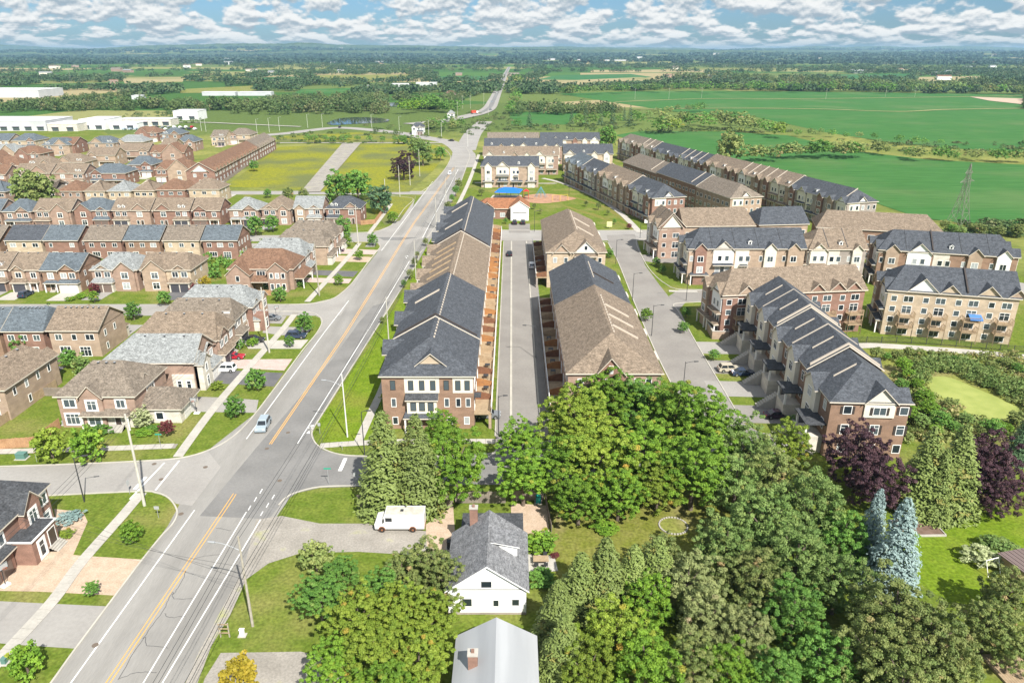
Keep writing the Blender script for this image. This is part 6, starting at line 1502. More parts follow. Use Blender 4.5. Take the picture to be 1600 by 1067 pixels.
KEEP = [L for _, L, _ in FIELDS] + [[(-100, 168), (312, 168), (312, 212), (-100, 212)], [(560, 133), (690, 131), (690, 142), (560, 142)], [(600, 158), (628, 158), (628, 169), (600, 169)], [(500, 182), (612, 182), (612, 197), (500, 197)], [(0, 140), (62, 140), (62, 158), (0, 158)],
        [(635, 198), (720, 184), (750, 176), (765, 168), (785, 128), (793, 104), (806, 104), (796, 134), (785, 165), (760, 185), (700, 200)], [(190, 170), (600, 172), (600, 205), (430, 215), (320, 215), (190, 210)]]
rs = random.Random(21); mid = []; far = []; farther = []
tries = 0
while tries < 60000:
    tries += 1
    py = 79.5 + 92 * rs.random() ** 1.9; px = rs.uniform(-40, 1640)
    if any(inside((px, py), L) for L in KEEP): continue
    g = G(px, py); x, y = g.x, g.y
    if y > 13500: continue
    k_ = 1.0 if y < 1800 else 2.2
    d = noise.noise(Vector((x / (420.0 * k_), y / (200.0 * k_), 1.0))) + .5 * noise.noise(Vector((x / (130.0 * k_), y / (90.0 * k_), 4.0)))
    edge = abs(math.sin(x / 150.0 + .6 * math.sin(y / 500.0))) < .10 or abs(math.sin(y / 190.0 + .5 * math.sin(x / 420.0))) < .13
    th = .02 if y > 3000 else (.12 if y > 1400 else .2)
    if d < th and not edge: continue
    z = hill(x, y)
    if y < 1100:
        if len(mid) < 380: mid.append((x, y, 0, rs.uniform(4, 10), rs.uniform(3, 6.5), 'small'))
    elif y < 3400:
        if len(far) < 4000: far.append((x, y, z, rs.uniform(6, 12), rs.uniform(5, 9), 'tiny'))
    elif len(farther) < 5500: 
        s_ = 1 + (y - 3400) / 3500; farther.append((x, y, z - 2, rs.uniform(9, 14) * (1 + .25 * (s_ - 1)), rs.uniform(12, 22) * s_, 'dot'))
for pts, rp in SCRUB:
    for rep in range(2):
        for (px, py) in pts:
            x, y, h, r_ = at_px(px + rep * 5, py + rep * 2, rp * rs.uniform(.75, 1.25), 1.0, .55); mid.append((x, y, 0, h, r_, 'small'))
stuff_trees('scrub_trees', mid, None, 'far', 1); stuff_trees('distant_woods', far, None, 'far2', 2); stuff_trees('horizon_woods', farther, None, 'far3', 3)
# forest ridge on the horizon: rolling strips of woodland
def ridge_strip(y, amp, seed, base=0):
    mb = []; xs = np.arange(-9000, 9001, 45.0); v = []; f = []; rr = np.random.RandomState(seed)
    for x in xs:
        hgt = hill(x, y) + base + amp * (.5 + .9 * noise.noise(Vector((x / 2300.0, seed, 0))) + .25 * noise.noise(Vector((x / 500.0, seed, 3)))) + rr.uniform(0, 5)
        v += [(x, y - 120, -5), (x, y + rr.uniform(-20, 20), hgt), (x, y + 300, -5)]
    n = len(xs)
    for i in range(n - 1):
        a = 3 * i; f += [(a, a + 3, a + 4, a + 1), (a + 1, a + 4, a + 5, a + 2)]
    me = bpy.data.meshes.new('wooded_hills'); me.from_pydata(v, [], f); me.materials.append(mat('wooded_hill', (0.035, 0.065, 0.03), (0.075, 0.105, 0.045), scale=.02, rough=1, detail=9)); me.update()
    link('wooded_hills', me)['kind'] = 'structure'
ridge_strip(7200, 26, 1, 10); ridge_strip(9300, 42, 2, 22); ridge_strip(12400, 60, 3, 34)
# reeds round the pond and meadow scrub, hedges
P = []
ring = [(1452, 580), (1475, 578), (1500, 582), (1525, 590), (1550, 603), (1575, 615), (1600, 628), (1620, 640), (1440, 588), (1436, 600), (1440, 575), (1460, 570), (1490, 572), (1515, 578), (1540, 590), (1565, 600), (1590, 612)]
for k in range(420):
    a = rs.choice(ring); g = G(a[0] + rs.uniform(-14, 14), a[1] + rs.uniform(-5, 5)); P.append((g.x, g.y, 0, rs.uniform(1.2, 2.2), rs.uniform(.5, .9), 'tiny'))
stuff_trees('reeds', P, None, 'ash', 5)
P = []
for k in range(330):
    px, py = rs.uniform(1395, 1620), rs.uniform(555, 690)
    if inside((px, py), [(1440, 586), (1490, 586), (1604, 640), (1604, 660), (1540, 662), (1450, 612)]): continue
    g = G(px, py); P.append((g.x, g.y, 0, rs.uniform(.5, 1.6), rs.uniform(.6, 1.4), 'tiny'))
stuff_trees('meadow_scrub', P, None, 'olive', 6)
P = []
for k in range(520):
    L = rs.choice([(190, 318, 176, 196), (800, 1000, 196, 205), (430, 690, 208, 226), (560, 740, 196, 212), (1000, 1240, 200, 208), (1260, 1600, 224, 240), (1480, 1620, 350, 372), (730, 800, 178, 205)]); px, py = rs.uniform(L[0], L[1]), rs.uniform(L[2], L[3])
    g = G(px, py); P.append((g.x, g.y, 0, rs.uniform(.8, 2.4), rs.uniform(1, 2.6), 'tiny'))
stuff_trees('meadow_scrub', P, None, 'far', 7)
# hedge and shrubs in gardens
def bush(m, px, py, rm, hm, label, cat='bush', group='garden bushes'):
    g = G(px, py); plant(g.x, g.y, hm, rm, m, 'bush', label, cat, group, 'bush')
for a in [('maple', 844, 858, 2.1, 2.6, 'yellow-green hedge block beside the cottage'), ('green', 845, 910, 1.8, 1.6, 'dark bush against the cottage wall'), ('green', 158, 676, 1.9, 1.2, 'clipped green hedge in front of the corner house'), ('maple', 225, 678, 1.6, .9, 'low green bushes right of the entrance steps'),
          ('green', 240, 672, 1.3, .9, 'low bush between the steps and the garage corner'), ('lime', 340, 608, 1.3, 1.6, 'bright yellow-green round bush before the white stone gable'), ('olive', 303, 606, 1.2, 1.4, 'mixed brownish bush at the white stone corner'), ('blue', 112, 812, 1.7, 1.1, 'dome-shaped blue spruce bush beside the arched entrance'),
          ('lime', 100, 838, 1.3, .7, 'low yellow flowering bush beside the arched entrance'), ('green', 640, 778, 1.5, 1.2, 'bush at the fence behind the white van'), ('pale', 1530, 878, 2.2, 2.2, 'pale bush beside the swing frame on the vivid lawn'), ('ash', 1555, 862, 2.2, 2.0, 'pale green bush under the shed roof'),
          ('red', 867, 870, .6, .6, 'tiny red flower bush at the terrace corner'), ('maple', 945, 828, 1.8, 1.0, 'plants inside the round stone-edged flower bed'), ('maple', 1425, 838, 1.0, .5, 'small plants along the raised garden bed'), ('green', 378, 533, 1.2, 2.4, 'tall slim shrub left of the driveway with the black car') if 0 else ('green', 375, 545, 1.1, 2.2, 'slim shrub beside the red car driveway'),
          ('maple', 395, 540, 1.3, 1.8, 'yellow-green shrub beside the black parked car'), ('green', 400, 440 + 10, 1.1, 1.8, 'shrub row by the brown-roofed corner house, left'), ('green', 470, 448, 1.2, 1.9, 'shrub by the porch of the brown-roofed corner house'), ('green', 418, 452, 1.3, 1.8, 'shrub between the two front gables'), ('maple', 110, 470, 1.2, 1.2, 'shrub before the beige arch of the blue-grey roofed house'),
          ('maple', 128, 466, 1.4, 1.4, 'leafy shrub right of the beige arch'), ('maple', 740, 352, 1.6, 2.0, 'round shrub beside the community building'), ('green', 760, 290, 1.5, 1.5, 'shrub at the left of the playground terrace'), ('green', 800, 289, 1.5, 1.5, 'shrub in front of the pale terrace'), ('green', 835, 287, 1.5, 1.7, 'shrub at the right of the pale terrace')]: bush(*a)

# shrubs in the back gardens and planting strips that nobody could count
P = []
for k in range(420):
    y0 = rs.choice([(160, 172), (206, 226), (288, 312), (232, 240)]); x = rs.uniform(-230, -64) if y0[0] > 170 else rs.uniform(-150, -96)
    if y0[0] == 206 and rs.random() < .3: x = rs.uniform(-96, -82)
    if rs.random() < .35: P.append((x, rs.uniform(*y0), 0, rs.uniform(1.4, 4.2), rs.uniform(.8, 2.0), 'tiny'))
stuff_trees('garden_shrubs', P, None, 'green', 8)
P = [(27.4 + rs.uniform(-.5, .5), rs.uniform(122, 240), 0, rs.uniform(.6, 2.0), rs.uniform(.4, .9), 'tiny') for k in range(110)] + [(-24.4 + rs.uniform(-.3, .3), rs.uniform(118, 255), 0, rs.uniform(.5, 1.2), rs.uniform(.3, .6), 'tiny') for k in range(90)]
stuff_trees('foundation_planting', P, None, 'maple', 9)
# ------------------------------------------------------------------ vehicles, poles, fences, playground
def carmat(name, c, rough=.22): return mat(name, c, rough=rough, spec=.6)
CARG = glassm('car_glass', (0.015, 0.02, 0.025), .08); TYRE = mat('tyre_rubber', (0.02, 0.02, 0.02), rough=.9); RIM = mat('wheel_rim', (0.35, 0.36, 0.37), rough=.35, metal=.6)
LAMPR = mat('tail_lamp', (0.25, 0.01, 0.01), rough=.3); LAMPW = mat('head_lamp', (0.6, 0.62, 0.62), rough=.2)
CARM = {}
def car_meshes(kind, paint):
    k = (kind, paint.name)
    if k in CARM: return CARM[k]
    L, Wd, Hh = {'suv': (4.7, 1.86, 1.70), 'sedan': (4.75, 1.82, 1.45), 'van': (5.0, 1.95, 1.78), 'sport': (4.5, 1.85, 1.30)}[kind]
    hood = {'suv': .98, 'sedan': .86, 'van': 1.02, 'sport': .80}[kind]
    x0, x1 = -L / 2, L / 2                                             # front at +x
    cab = {'suv': (-L * .46, -L * .38, L * .10, L * .25), 'sedan': (-L * .36, -L * .19, L * .07, L * .24), 'van': (-L * .47, -L * .42, L * .16, L * .34), 'sport': (-L * .40, -L * .12, L * .04, L * .20)}[kind]
    bot = .28; body = MB(); hw = Wd / 2
    low = [(x0 + .05, bot), (x1 - .05, bot), (x1, .5), (x1 - .03, hood - .16), (x1 - .35, hood - .06), (cab[3], hood), (cab[0], hood + .02), (x0 + .06, hood - .02), (x0, .55)]
    def loft(mb, prof, w0, w1, m):
        n = len(prof)
        zt = max(p[1] for p in prof); zb = min(p[1] for p in prof); sec = []
        for f_, w in ((-1, w0), (-.9, w1), (.9, w1), (1, w0)): pass
        b = mb.add([(p[0], -w0 + (w0 - w1) * (p[1] - zb) / (zt - zb), p[1]) for p in prof] + [(p[0], w0 - (w0 - w1) * (p[1] - zb) / (zt - zb), p[1]) for p in prof]); km = mb.mi(m)
        for i in range(n): j = (i + 1) % n; mb.f.append((b + i, b + j, b + n + j, b + n + i)); mb.m.append(km)
        mb.f.append(tuple(b + i for i in range(n))[::-1]); mb.m.append(km); mb.f.append(tuple(b + n + i for i in range(n))); mb.m.append(km)
    loft(body, low, hw, hw * .96, paint)
    # wheel arches: flat dark discs, the shade of the recesses put in as colour
    for wx in (x0 + .88, x1 - .92):
        for sy in (-1, 1): body.tube((wx, sy * (hw - .06), .36), (wx, sy * (hw + .012), .36), .40, .40, TYRE, 14)
    loft(body, [(cab[0] + .02, hood - .02), (cab[3], hood - .02), (cab[2], Hh - .06), (cab[2] - .15, Hh), (cab[1] + .1, Hh), (cab[1], Hh - .05)], hw * .93, hw * .74, paint)
    bm_ = body.mesh('body')
    gl = MB(); e = .015
    def tri_w(z): return hw * .93 + (hw * .74 - hw * .93) * (z - hood + .02) / (Hh - hood + .02) + e
    z0, z1 = hood + .04, Hh - .12
    fx = lambda z, a, b_: a + (b_ - a) * (z - hood + .02) / (Hh - .05 - hood + .02)
    for sy in (-1, 1):
        xs0, xs1 = fx(z0, cab[0] + .02, cab[1]) + .10, fx(z0, cab[3], cab[2]) - .18; xt0, xt1 = fx(z1, cab[0] + .02, cab[1]) + .10, fx(z1, cab[3], cab[2]) - .12
        for u0, u1 in ((0, .47), (.52, 1)):
            q = lambda u, z, a, b_: (a + (b_ - a) * u, sy * tri_w(z), z)
            gl.poly([q(u0, z0, xs0, xs1), q(u1, z0, xs0, xs1), q(u1, z1, xt0, xt1), q(u0, z1, xt0, xt1)], CARG)
    wd0, wd1 = tri_w(z0) - .13, tri_w(z1) - .11
    xa, xb = fx(z0, cab[3], cab[2]) + .03, fx(z1, cab[3], cab[2]) + .03
    ws = MB(); ws.poly([(xa, -wd0, z0), (xa, wd0, z0), (xb, wd1, z1), (xb, -wd1, z1)], CARG)
    xa, xb = fx(z0, cab[0] + .02, cab[1]) - .03, fx(z1, cab[0] + .02, cab[1]) - .03
    rw = MB(); rw.poly([(xa, -wd0, z0), (xa, wd0, z0), (xb, wd1, z1), (xb, -wd1, z1)], CARG)
    wh = MB(); wh.tube((0, -.11, 0), (0, .11, 0), .335, .335, TYRE, 16); wh.tube((0, -.118, 0), (0, .118, 0), .21, .21, RIM, 12)
    lt = MB(); lt.box(-.05, -.2, -.07, .05, .2, .07, LAMPW); lr = MB(); lr.box(-.04, -.12, -.1, .04, .12, .1, LAMPR)
    CARM[k] = (bm_, gl.mesh('side_window', False), ws.mesh('windscreen', False), rw.mesh('rear_window', False), wh.mesh('wheel'), lt.mesh('headlight'), lr.mesh('tail_light'), L, hw, hood, x0, x1)
    return CARM[k]
def car(px, py, ang, kind, paint, label, cat='car', group='cars', z=0.06, xy=None):
    b, gl, ws, rw, wh, lt, lr, L, hw, hood, x0, x1 = car_meshes(kind, paint)
    p = G(px, py) if xy is None else Vector((*xy, 0))
    t = thing('parked_car', label, cat, (p.x, p.y, z), ang, group)
    link('body', b, t); link('side_window', gl, t); link('windscreen', ws, t); link('rear_window', rw, t)
    for x in (x0 + .88, x1 - .92):
        for y in (-hw + .08, hw - .08): link('wheel', wh, t, Matrix.Translation((x, y, .335)))
    for y in (-hw + .3, hw - .3): link('headlight', lt, t, Matrix.Translation((x1 - .03, y, hood - .24))); link('tail_light', lr, t, Matrix.Translation((x0 + .03, y, hood - .12)))
    return t
PT = {'silver': carmat('silver_blue_paint', (0.30, 0.36, 0.40)), 'white': carmat('white_car_paint', (0.75, 0.76, 0.76)), 'red': carmat('red_car_paint', (0.36, 0.015, 0.03)), 'black': carmat('black_car_paint', (0.018, 0.02, 0.025)), 'navy': carmat('navy_car_paint', (0.03, 0.045, 0.08)),
      'beige': carmat('champagne_car_paint', (0.42, 0.38, 0.30)), 'plum': carmat('plum_car_paint', (0.06, 0.03, 0.05)), 'grey': carmat('grey_car_paint', (0.16, 0.17, 0.18))}
UP = math.pi / 2
for a in [(412, 668, -UP + .06, 'suv', 'silver', 'silver-blue car driving towards the camera on the main road'), (352, 580, math.pi, 'suv', 'white', 'white car parked on the dark driveway of the grey-roofed house'), (366, 560, 0, 'sport', 'red', 'dark red car parked in front of the tan-roofed house'),
          (397, 534, 0, 'sedan', 'black', 'black car parked beside the slim shrubs'), (463, 528, 0, 'suv', 'navy', 'dark blue car parked by the kerb end of a driveway'), (425, 499, UP, 'suv', 'grey', 'dark grey car parked on the corner drive by the power pole') if 0 else (424, 500, 0, 'sedan', 'grey', 'grey car parked behind the power pole near the middle street'),
          (527, 393, 0, 'sedan', 'plum', 'dark plum car parked before the taupe-roofed houses'), (41, 463, UP, 'suv', 'navy', 'navy car parked in front of the rose brick garage in the middle street'), (413, 351, UP, 'suv', 'black', 'black car parked under the trees before the tan-roofed house'),
          (703, 273, -UP, 'suv', 'white', 'white car driving towards the camera near the road bend'), (705, 221, 2.6, 'sedan', 'black', 'black car driving around the road bend'), (531, 200, UP, 'suv', 'black', 'black car on the far curved road by the meadow'), (796, 399, UP, 'sedan', 'black', 'black car driving in the lane'),
          (831, 418, UP, 'suv', 'white', 'white car parked at the side of the lane under the decks'), (804, 350, UP, 'suv', 'black', 'left of two black cars before the white garage doors'), (817, 350, UP, 'suv', 'black', 'right of two black cars before the white garage doors'), (1139, 580, .05, 'suv', 'beige', 'champagne car parked on a driveway of the stepped row'),
          (1160, 586, .05, 'sedan', 'navy', 'dark car parked beside the champagne car, half in shade'), (1214, 652, .05, 'sedan', 'plum', 'dark car parked in the shade at the nearest porch'), (762, 652, 0, 'suv', 'grey', 'grey car in the open garage under the first deck'),
          (766, 173, -2.0, 'suv', 'grey', 'grey car coming down the far road'), (768, 160, -1.9, 'sedan', 'silver', 'small silver car on the far straight road'), (776, 146, -1.9, 'sedan', 'white', 'distant white car on the far straight road'), (82, 567, UP, 'suv', 'grey', 'car under a cover behind the narrow windowed house')]:
    car(a[0], a[1], a[2], a[3], PT[a[4]], a[5])
# cars before the shopping strip
rc = random.Random(9)
for i in range(26):
    px = 190 + i * 4.6; col = rc.choice(['white', 'grey', 'silver', 'black', 'red'])
    p = G(px, 200.5 + (i % 2) * 3)
    b = car_meshes(rc.choice(['suv', 'sedan']), PT[col])
    o = link('parked_car', b[0], None, Matrix.Translation((p.x, p.y, .35)) @ Matrix.Rotation(UP, 4, 'Z')); tag(o, '%s parked car, %s from the left before the white shopping strip' % ({'silver': 'silver-blue', 'grey': 'dark grey'}.get(col, col), ordn(i + 1)), 'car', 'cars before the shopping strip')
# red truck on the far road
p = G(741, 179); t = thing('truck', 'red and white truck on the far road beyond the bend', 'truck', (p.x, p.y, .6), .5)
mb = MB(); mb.box(-3.5, -1.25, .9, 2.0, 1.25, 3.4, mat('red_truck_box', (.45, .06, .03), rough=.5)); mb.build('cargo_box', t)
mb = MB(); mb.box(2.1, -1.15, .6, 4.0, 1.15, 2.7, PT['white']); mb.box(4.0, -1.0, 1.6, 4.03, 1.0, 2.5, CARG); mb.build('cab', t)
for x in (-2.4, 2.9):
    for y in (-1.1, 1.1): mb = MB(); mb.tube((x, y - .15, .5), (x, y + .15, .5), .5, .5, TYRE, 12); mb.build('wheel', t)
# old white step van, nose to the left
p = G(626, 832); t = thing('step_van', 'old white step van with a greyish roof and rusty edges parked on the gravel drive', 'van', (p.x, p.y + 1.1, .06), 0)
WV = mat('white_van_paint', (0.74, 0.73, 0.70), (0.66, 0.65, 0.62), scale=1.2, rough=.5); VR = mat('dirty_van_roof', (0.40, 0.38, 0.32), (0.50, 0.48, 0.42), scale=1.5, rough=.9)
mb = MB()
mb.prism([(-3.5, .55), (3.3, .55), (3.3, 2.75), (-2.1, 2.75), (-2.5, 1.95), (-3.35, 1.75), (-3.55, 1.3)], 'y', -1.1, 1.1, WV)
for x in (-2.55, 1.7):
    for sy in (-1, 1): mb.tube((x, sy * 1.02, .5), (x, sy * 1.115, .5), .48, .48, mat('rust', (.22, .09, .04), rough=.9), 16)
mb.box(-3.62, -1.0, .5, -3.5, 1.0, .75, DKMETAL); mb.box(3.28, -1.0, .5, 3.36, 1.0, .7, mat('rust', (.22, .09, .04))); mb.build('body', t)
mb = MB(); mb.box(-2.0, -1.0, 2.75, 3.22, 1.0, 2.80, VR); mb.box(-2.1, -1.12, 2.7, 3.32, -1.02, 2.84, WV); mb.box(-2.1, 1.02, 2.7, 3.32, 1.12, 2.84, WV); mb.box(3.22, -1.02, 2.7, 3.32, 1.02, 2.84, WV); mb.box(-.0, -.2, 2.8, .4, .2, 2.92, DKMETAL); mb.build('roof', t)
mb = MB(); mb.poly([(-2.14, -.9, 2.62), (-2.14, .9, 2.62), (-2.5, .9, 2.02), (-2.5, -.9, 2.02)], CARG); mb.build('windscreen', t)
mb = MB(); mb.box(-1.95, -1.115, 1.75, -1.1, -1.1, 2.35, CARG); mb.box(-2.0, -1.125, 1.7, -1.95, -1.1, 2.4, DKMETAL); mb.build('side_window', t)
mb = MB(); mb.box(-2.3, -1.45, 1.8, -2.15, -1.2, 2.3, DKMETAL); mb.build('mirror', t)
for x in (-2.55, 1.7):
    for y in (-1, 1): mb = MB(); mb.tube((x, y - .13, .4), (x, y + .13, .4), .4, .4, TYRE, 16); mb.tube((x, y - .14, .4), (x, y + .14, .4), .18, .18, mat('rust', (.22, .09, .04)), 10); mb.build('wheel', t)

# --- poles
def pole(px, py, h, label, kind='utility', arm=None, group='poles', r=.15, color=WOODPOLE, lamp=None):
    p = G(px, py); t = thing('utility_pole' if kind == 'utility' else 'street_lamp', label, 'utility pole' if kind == 'utility' else 'street lamp', (p.x, p.y, 0), 0, group)
    mb = MB(); mb.tube((0, 0, -.2), (0, 0, h), r, r * .62, color, 8); mb.build('pole', t)
    if kind == 'utility' and arm:
        mb = MB(); mb.box(-arm / 2, -.07, h - .8, arm / 2, .07, h - .65, color)
        for x in (-arm / 2 + .1, -arm / 6, arm / 6, arm / 2 - .1): mb.tube((x, 0, h - .65), (x, 0, h - .4), .05, .03, METAL, 6)
        mb.build('crossarm', t)
    if lamp:     # (dx, dy, z, rise)
        dx, dy, z, rs_ = lamp; mb = MB(); q = [(0, 0, z)]
        for k in range(1, 5): s = k / 4; q.append((dx * s, dy * s, z + rs_ * math.sin(s * 1.57)))
        for a, b in zip(q, q[1:]): mb.tube(a, b, .05, .045, METAL if color is not DKMETAL else DKMETAL, 6)
        mb.build('arm', t)
        mb = MB(); d = Vector((dx, dy)).normalized(); mb.tube((dx - d.x * .1, dy - d.y * .1, z + rs_ - .02), (dx + d.x * .7, dy + d.y * .7, z + rs_), .14, .10, METAL if color is not DKMETAL else DKMETAL, 8); mb.build('lamp_head', t)
    return Vector((p.x, p.y, h))
WP = mat('white_lamp_metal', (0.62, 0.62, 0.58), rough=.5); CPOLE = mat('concrete_pole', (0.42, 0.40, 0.34), (0.5, 0.48, 0.42), scale=1, rough=.9)
gu = 'utility poles along the main road'
A1 = pole(395, 978, 12.5, 'dark wooden utility pole with one lamp arm, nearest on the right of the main road', arm=None, group=gu, lamp=(-2.9, .3, 10.6, .9), r=.17)
A2 = pole(543, 683, 12.0, 'pale lamp pole on the corner lawn of the nearest townhouse block', 'lamp', color=WP, group=gu, lamp=(-2.9, .4, 9.6, 1.0), r=.13)
A3 = pole(608, 540, 11.5, 'pale pole on the verge beside the second charcoal block', group=gu, color=CPOLE); A4 = pole(650, 436, 11.5, 'pale pole on the verge beside the tan-roofed block', group=gu, color=CPOLE)
A5 = pole(682, 357, 11.5, 'pole on the verge at the third street junction', group=gu, color=CPOLE); A6 = pole(697, 318, 11.5, 'pole on the verge beyond the third street junction', group=gu, color=CPOLE); A7 = pole(712, 296, 11, 'pole on the verge before the road bend', group=gu, color=CPOLE)
B1 = pole(226, 790, 15.0, 'tall leaning concrete pole on the near left corner grass', group=gu, color=CPOLE, r=.22, arm=None); B2 = pole(499, 462, 15, 'tall pole on the left pavement at the middle street', group=gu, color=WOODPOLE, r=.2)
B3 = pole(421, 551, 15, 'tall pole on the left pavement before the car driveways', group=gu, color=CPOLE, r=.2); B4 = pole(560, 384, 14, 'tall pole on the left pavement near the third street', group=gu, color=CPOLE, r=.18)
B5 = pole(604, 334, 14, 'tall pole by the wooden fence of the end house', group=gu, color=CPOLE, r=.18); B6 = pole(625, 308, 14, 'tall pole beside the gravel path mouth', group=gu, color=CPOLE, r=.16); B7 = pole(641, 290, 14, 'tall pole at the right meadow', group=gu, color=CPOLE, r=.16); B8 = pole(656, 276, 14, 'tall pole left of the road in the meadow', group=gu, color=CPOLE, r=.16)
B0 = pole(-40, 1120, 15, 'pole just outside the bottom left corner', group=gu, color=CPOLE, r=.2)
gl_ = 'street lamps'
pole(132, 784, 7.5, 'dark street lamp on the grass of the left side street', 'lamp', color=DKMETAL, group=gl_, lamp=(1.3, .2, 7.3, .4), r=.1); pole(532 - 6, 420, 7.5, 'thin lamp pole on the left pavement by the third street', 'lamp', color=CPOLE, group=gl_, lamp=(1.4, 0, 7.2, .4), r=.08) if 0 else None
pole(570, 712, 8, 'black street lamp at the kerb of the right side street', 'lamp', color=DKMETAL, group=gl_, lamp=(.9, 0, 8.0, .3), r=.1)
for px, py, lab, dx in [(779, 680, 'black lamp at the mouth of the lane', .9), (803 + 34, 560, 'black lamp leaning over the lane from the right side', -2.2), (1066, 622, 'black street lamp over the right street, nearest the maples', 1.7), (1018, 525, 'black street lamp on the right street beside the near tan-roofed block', 1.7), (988, 470, 'black street lamp on the right street beside the charcoal-roofed block', 1.5),
                        (962, 412, 'black street lamp on the right street beside the far tan-roofed block', 1.3), (835, 362, 'black lamp at the far end of the lane', 0.8), (1072, 470, 'dark lamp at the corner of the right side street', -2.2), (1000, 372, 'dark lamp at the far corner of the right street', -1.2), (978, 296 + 30, 'thin lamp beside the curved park path', .8),
                        (889, 305, 'thin lamp in the park near the path fork', .7), (1219, 305, 'pale lamp between the two diagonal rows', -2.0), (1270, 320, 'pale lamp before the outermost row', -1.5)]:
    pole(px, py, 7.6, lab, 'lamp', color=DKMETAL, group=gl_, lamp=(dx, 0, 7.3, .35), r=.09)
for i, (px, py) in enumerate([(481, 200), (504, 199), (581, 200), (624, 204), (437, 205), (421, 207), (402, 209), (670, 211), (690, 215), (731, 230), (315, 205), (322, 206)]): pole(px, py, 11, 'thin lamp pole, %s along the far curved road counted from the meadow middle' % ordn(i + 1), 'lamp', color=WP, group='lamp poles on the far curved road', lamp=(1.5, 0, 10.8, .3), r=.12)
for i, (px, py) in enumerate([(992, 156), (1045, 155), (1096, 154), (1290, 156), (1383, 152), (1429, 152), (715, 182), (723, 170), (735, 170), (756, 165), (763, 180), (775, 152), (787, 128), (792, 138)]): pole(px, py, 14, 'distant utility pole, %s along the far fields and road' % ordn(i + 1), group='distant utility poles', color=CPOLE, r=.14, arm=2)
# wires hang as separate cables
def cable(pts, label, r=.022, sag=.9, group='overhead cables'):
    mb = MB()
    for a, b in zip(pts, pts[1:]):
        a, b = Vector(a), Vector(b); n = 10; prev = a
        for k in range(1, n + 1):
            s = k / n; q = a.lerp(b, s); q.z -= sag * 4 * s * (1 - s); mb.tube(prev, q, r, r, DKMETAL, 4, caps=False); prev = q
    return tag(mb.build('cable'), label, 'cable', group)
near_end = Vector((A1.x - 1.5, 22, 12.0))
names = ['leftmost low cable over the right verge', 'second low cable over the right verge', 'third low cable over the right verge', 'fourth low cable over the right verge']
for i, dz in enumerate((0, -.5, -4.2, -4.7)):
    o = Vector((-.25 + .17 * i, 0, dz)); cable([p + o for p in (near_end, A1, A3 + Vector((0, 0, .2)), A4, A5, A6, A7)], names[i] + ', running the length of the main road', .03 if i > 1 else .022)
for i, dz in enumerate((0, -.6, -1.2)):
    o = Vector((0, 0, dz - .2)); cable([p + o for p in (B0, B1, B3, B2, B4, B5, B6, B7, B8)], ('top', 'middle', 'lowest')[i] + ' thin cable between the tall poles left of the main road', .018, 1.1)
# crossing service wires over the near road
for i, k in enumerate((8.4, 7.4, 6.6)): cable([(A1.x, A1.y, k), (-62, 78 + i * 2.2, 7.0 - i * .4)], ('upper', 'middle', 'lower')[i] + ' service wire crossing the near road to the brick house', .014, .5)

# transformer-like steel frame on the near pole line
p = G(352, 995); t = thing('wooden_stand', 'dark wooden ladder-like stand by the road edge under the low cables', 'stand', (p.x, p.y, 0), 0)
mb = MB(); [mb.box(x, -.06, 0, x + .12, .06, 2.0, WOODPOLE) for x in (-.55, .45)]; mb.build('post', t)
mb = MB(); [mb.box(-.6, -.08, z, .6, -.04, z + .14, CEDARG) for z in (.6, 1.2, 1.8)]; mb.build('rail', t)
# mail box, signs, hydrant-like small things
def sign(px, py, h, label, color, w=.6, hh=.6, cat='road sign', octo=False, name='road_sign', face=0.0):
    p = G(px, py); t = thing(name, label, cat, (p.x, p.y, 0), face, 'road signs')
    mb = MB(); mb.tube((0, 0, 0), (0, 0, h), .035, .035, METAL, 6); mb.build('post', t)
    mb = MB()
    if octo: mb.prism([(w / 2 * math.cos(a * math.pi / 4 + .39), h - .3 + w / 2 * math.sin(a * math.pi / 4 + .39)) for a in range(8)], 'y', -.07, -.04, color)
    else: mb.box(-w / 2, -.07, h - hh, w / 2, -.04, h, color)
    mb.build('sign_plate', t)
GRN = mat('green_sign_paint', (0.03, 0.30, 0.20), rough=.4); REDS = mat('red_sign_paint', (0.5, 0.02, 0.02), rough=.4); GREYS = mat('grey_sign_back', (0.35, 0.36, 0.36), rough=.5)
sign(514, 757, 3.0, 'green street name sign at the corner of the right side street', GRN, 1.1, .25); sign(252, 702, 3.0, 'green street name sign on the grass by the left crossing', GRN, 1.1, .25)
sign(203, 772, 2.4, 'small sign seen edge-on by the left stop line', GREYS, .6, .75, face=1.4); sign(500, 678, 2.2, 'bike lane sign at the right kerb corner', GREYS, .5, .6); sign(248, 809, 2.0, 'pair of small sign plates on the near corner grass', GREYS, .7, .5); sign(556, 760, 2.5, 'grey sign beside the garden fence', GREYS, .5, .6, face=.6)
sign(535, 703, 1.6, 'low marker post on the grass strip', GREYS, .3, .3); sign(58, 722, 1.9, 'brown marker post beside the yellowish tree', mat('brown_post', (.3, .15, .08), rough=.8), .2, .2)
sign(952, 345 + 12, 2.6, 'yellow-green board on the park lawn by the street', mat('lime_board', (.62, .66, .28), rough=.6), 2.0, 2.0, cat='board', name='notice_board'); sign(1012, 352, 2.2, 'white board at the corner of the park path', WHITE, 2.6, 1.4, cat='board', name='notice_board')
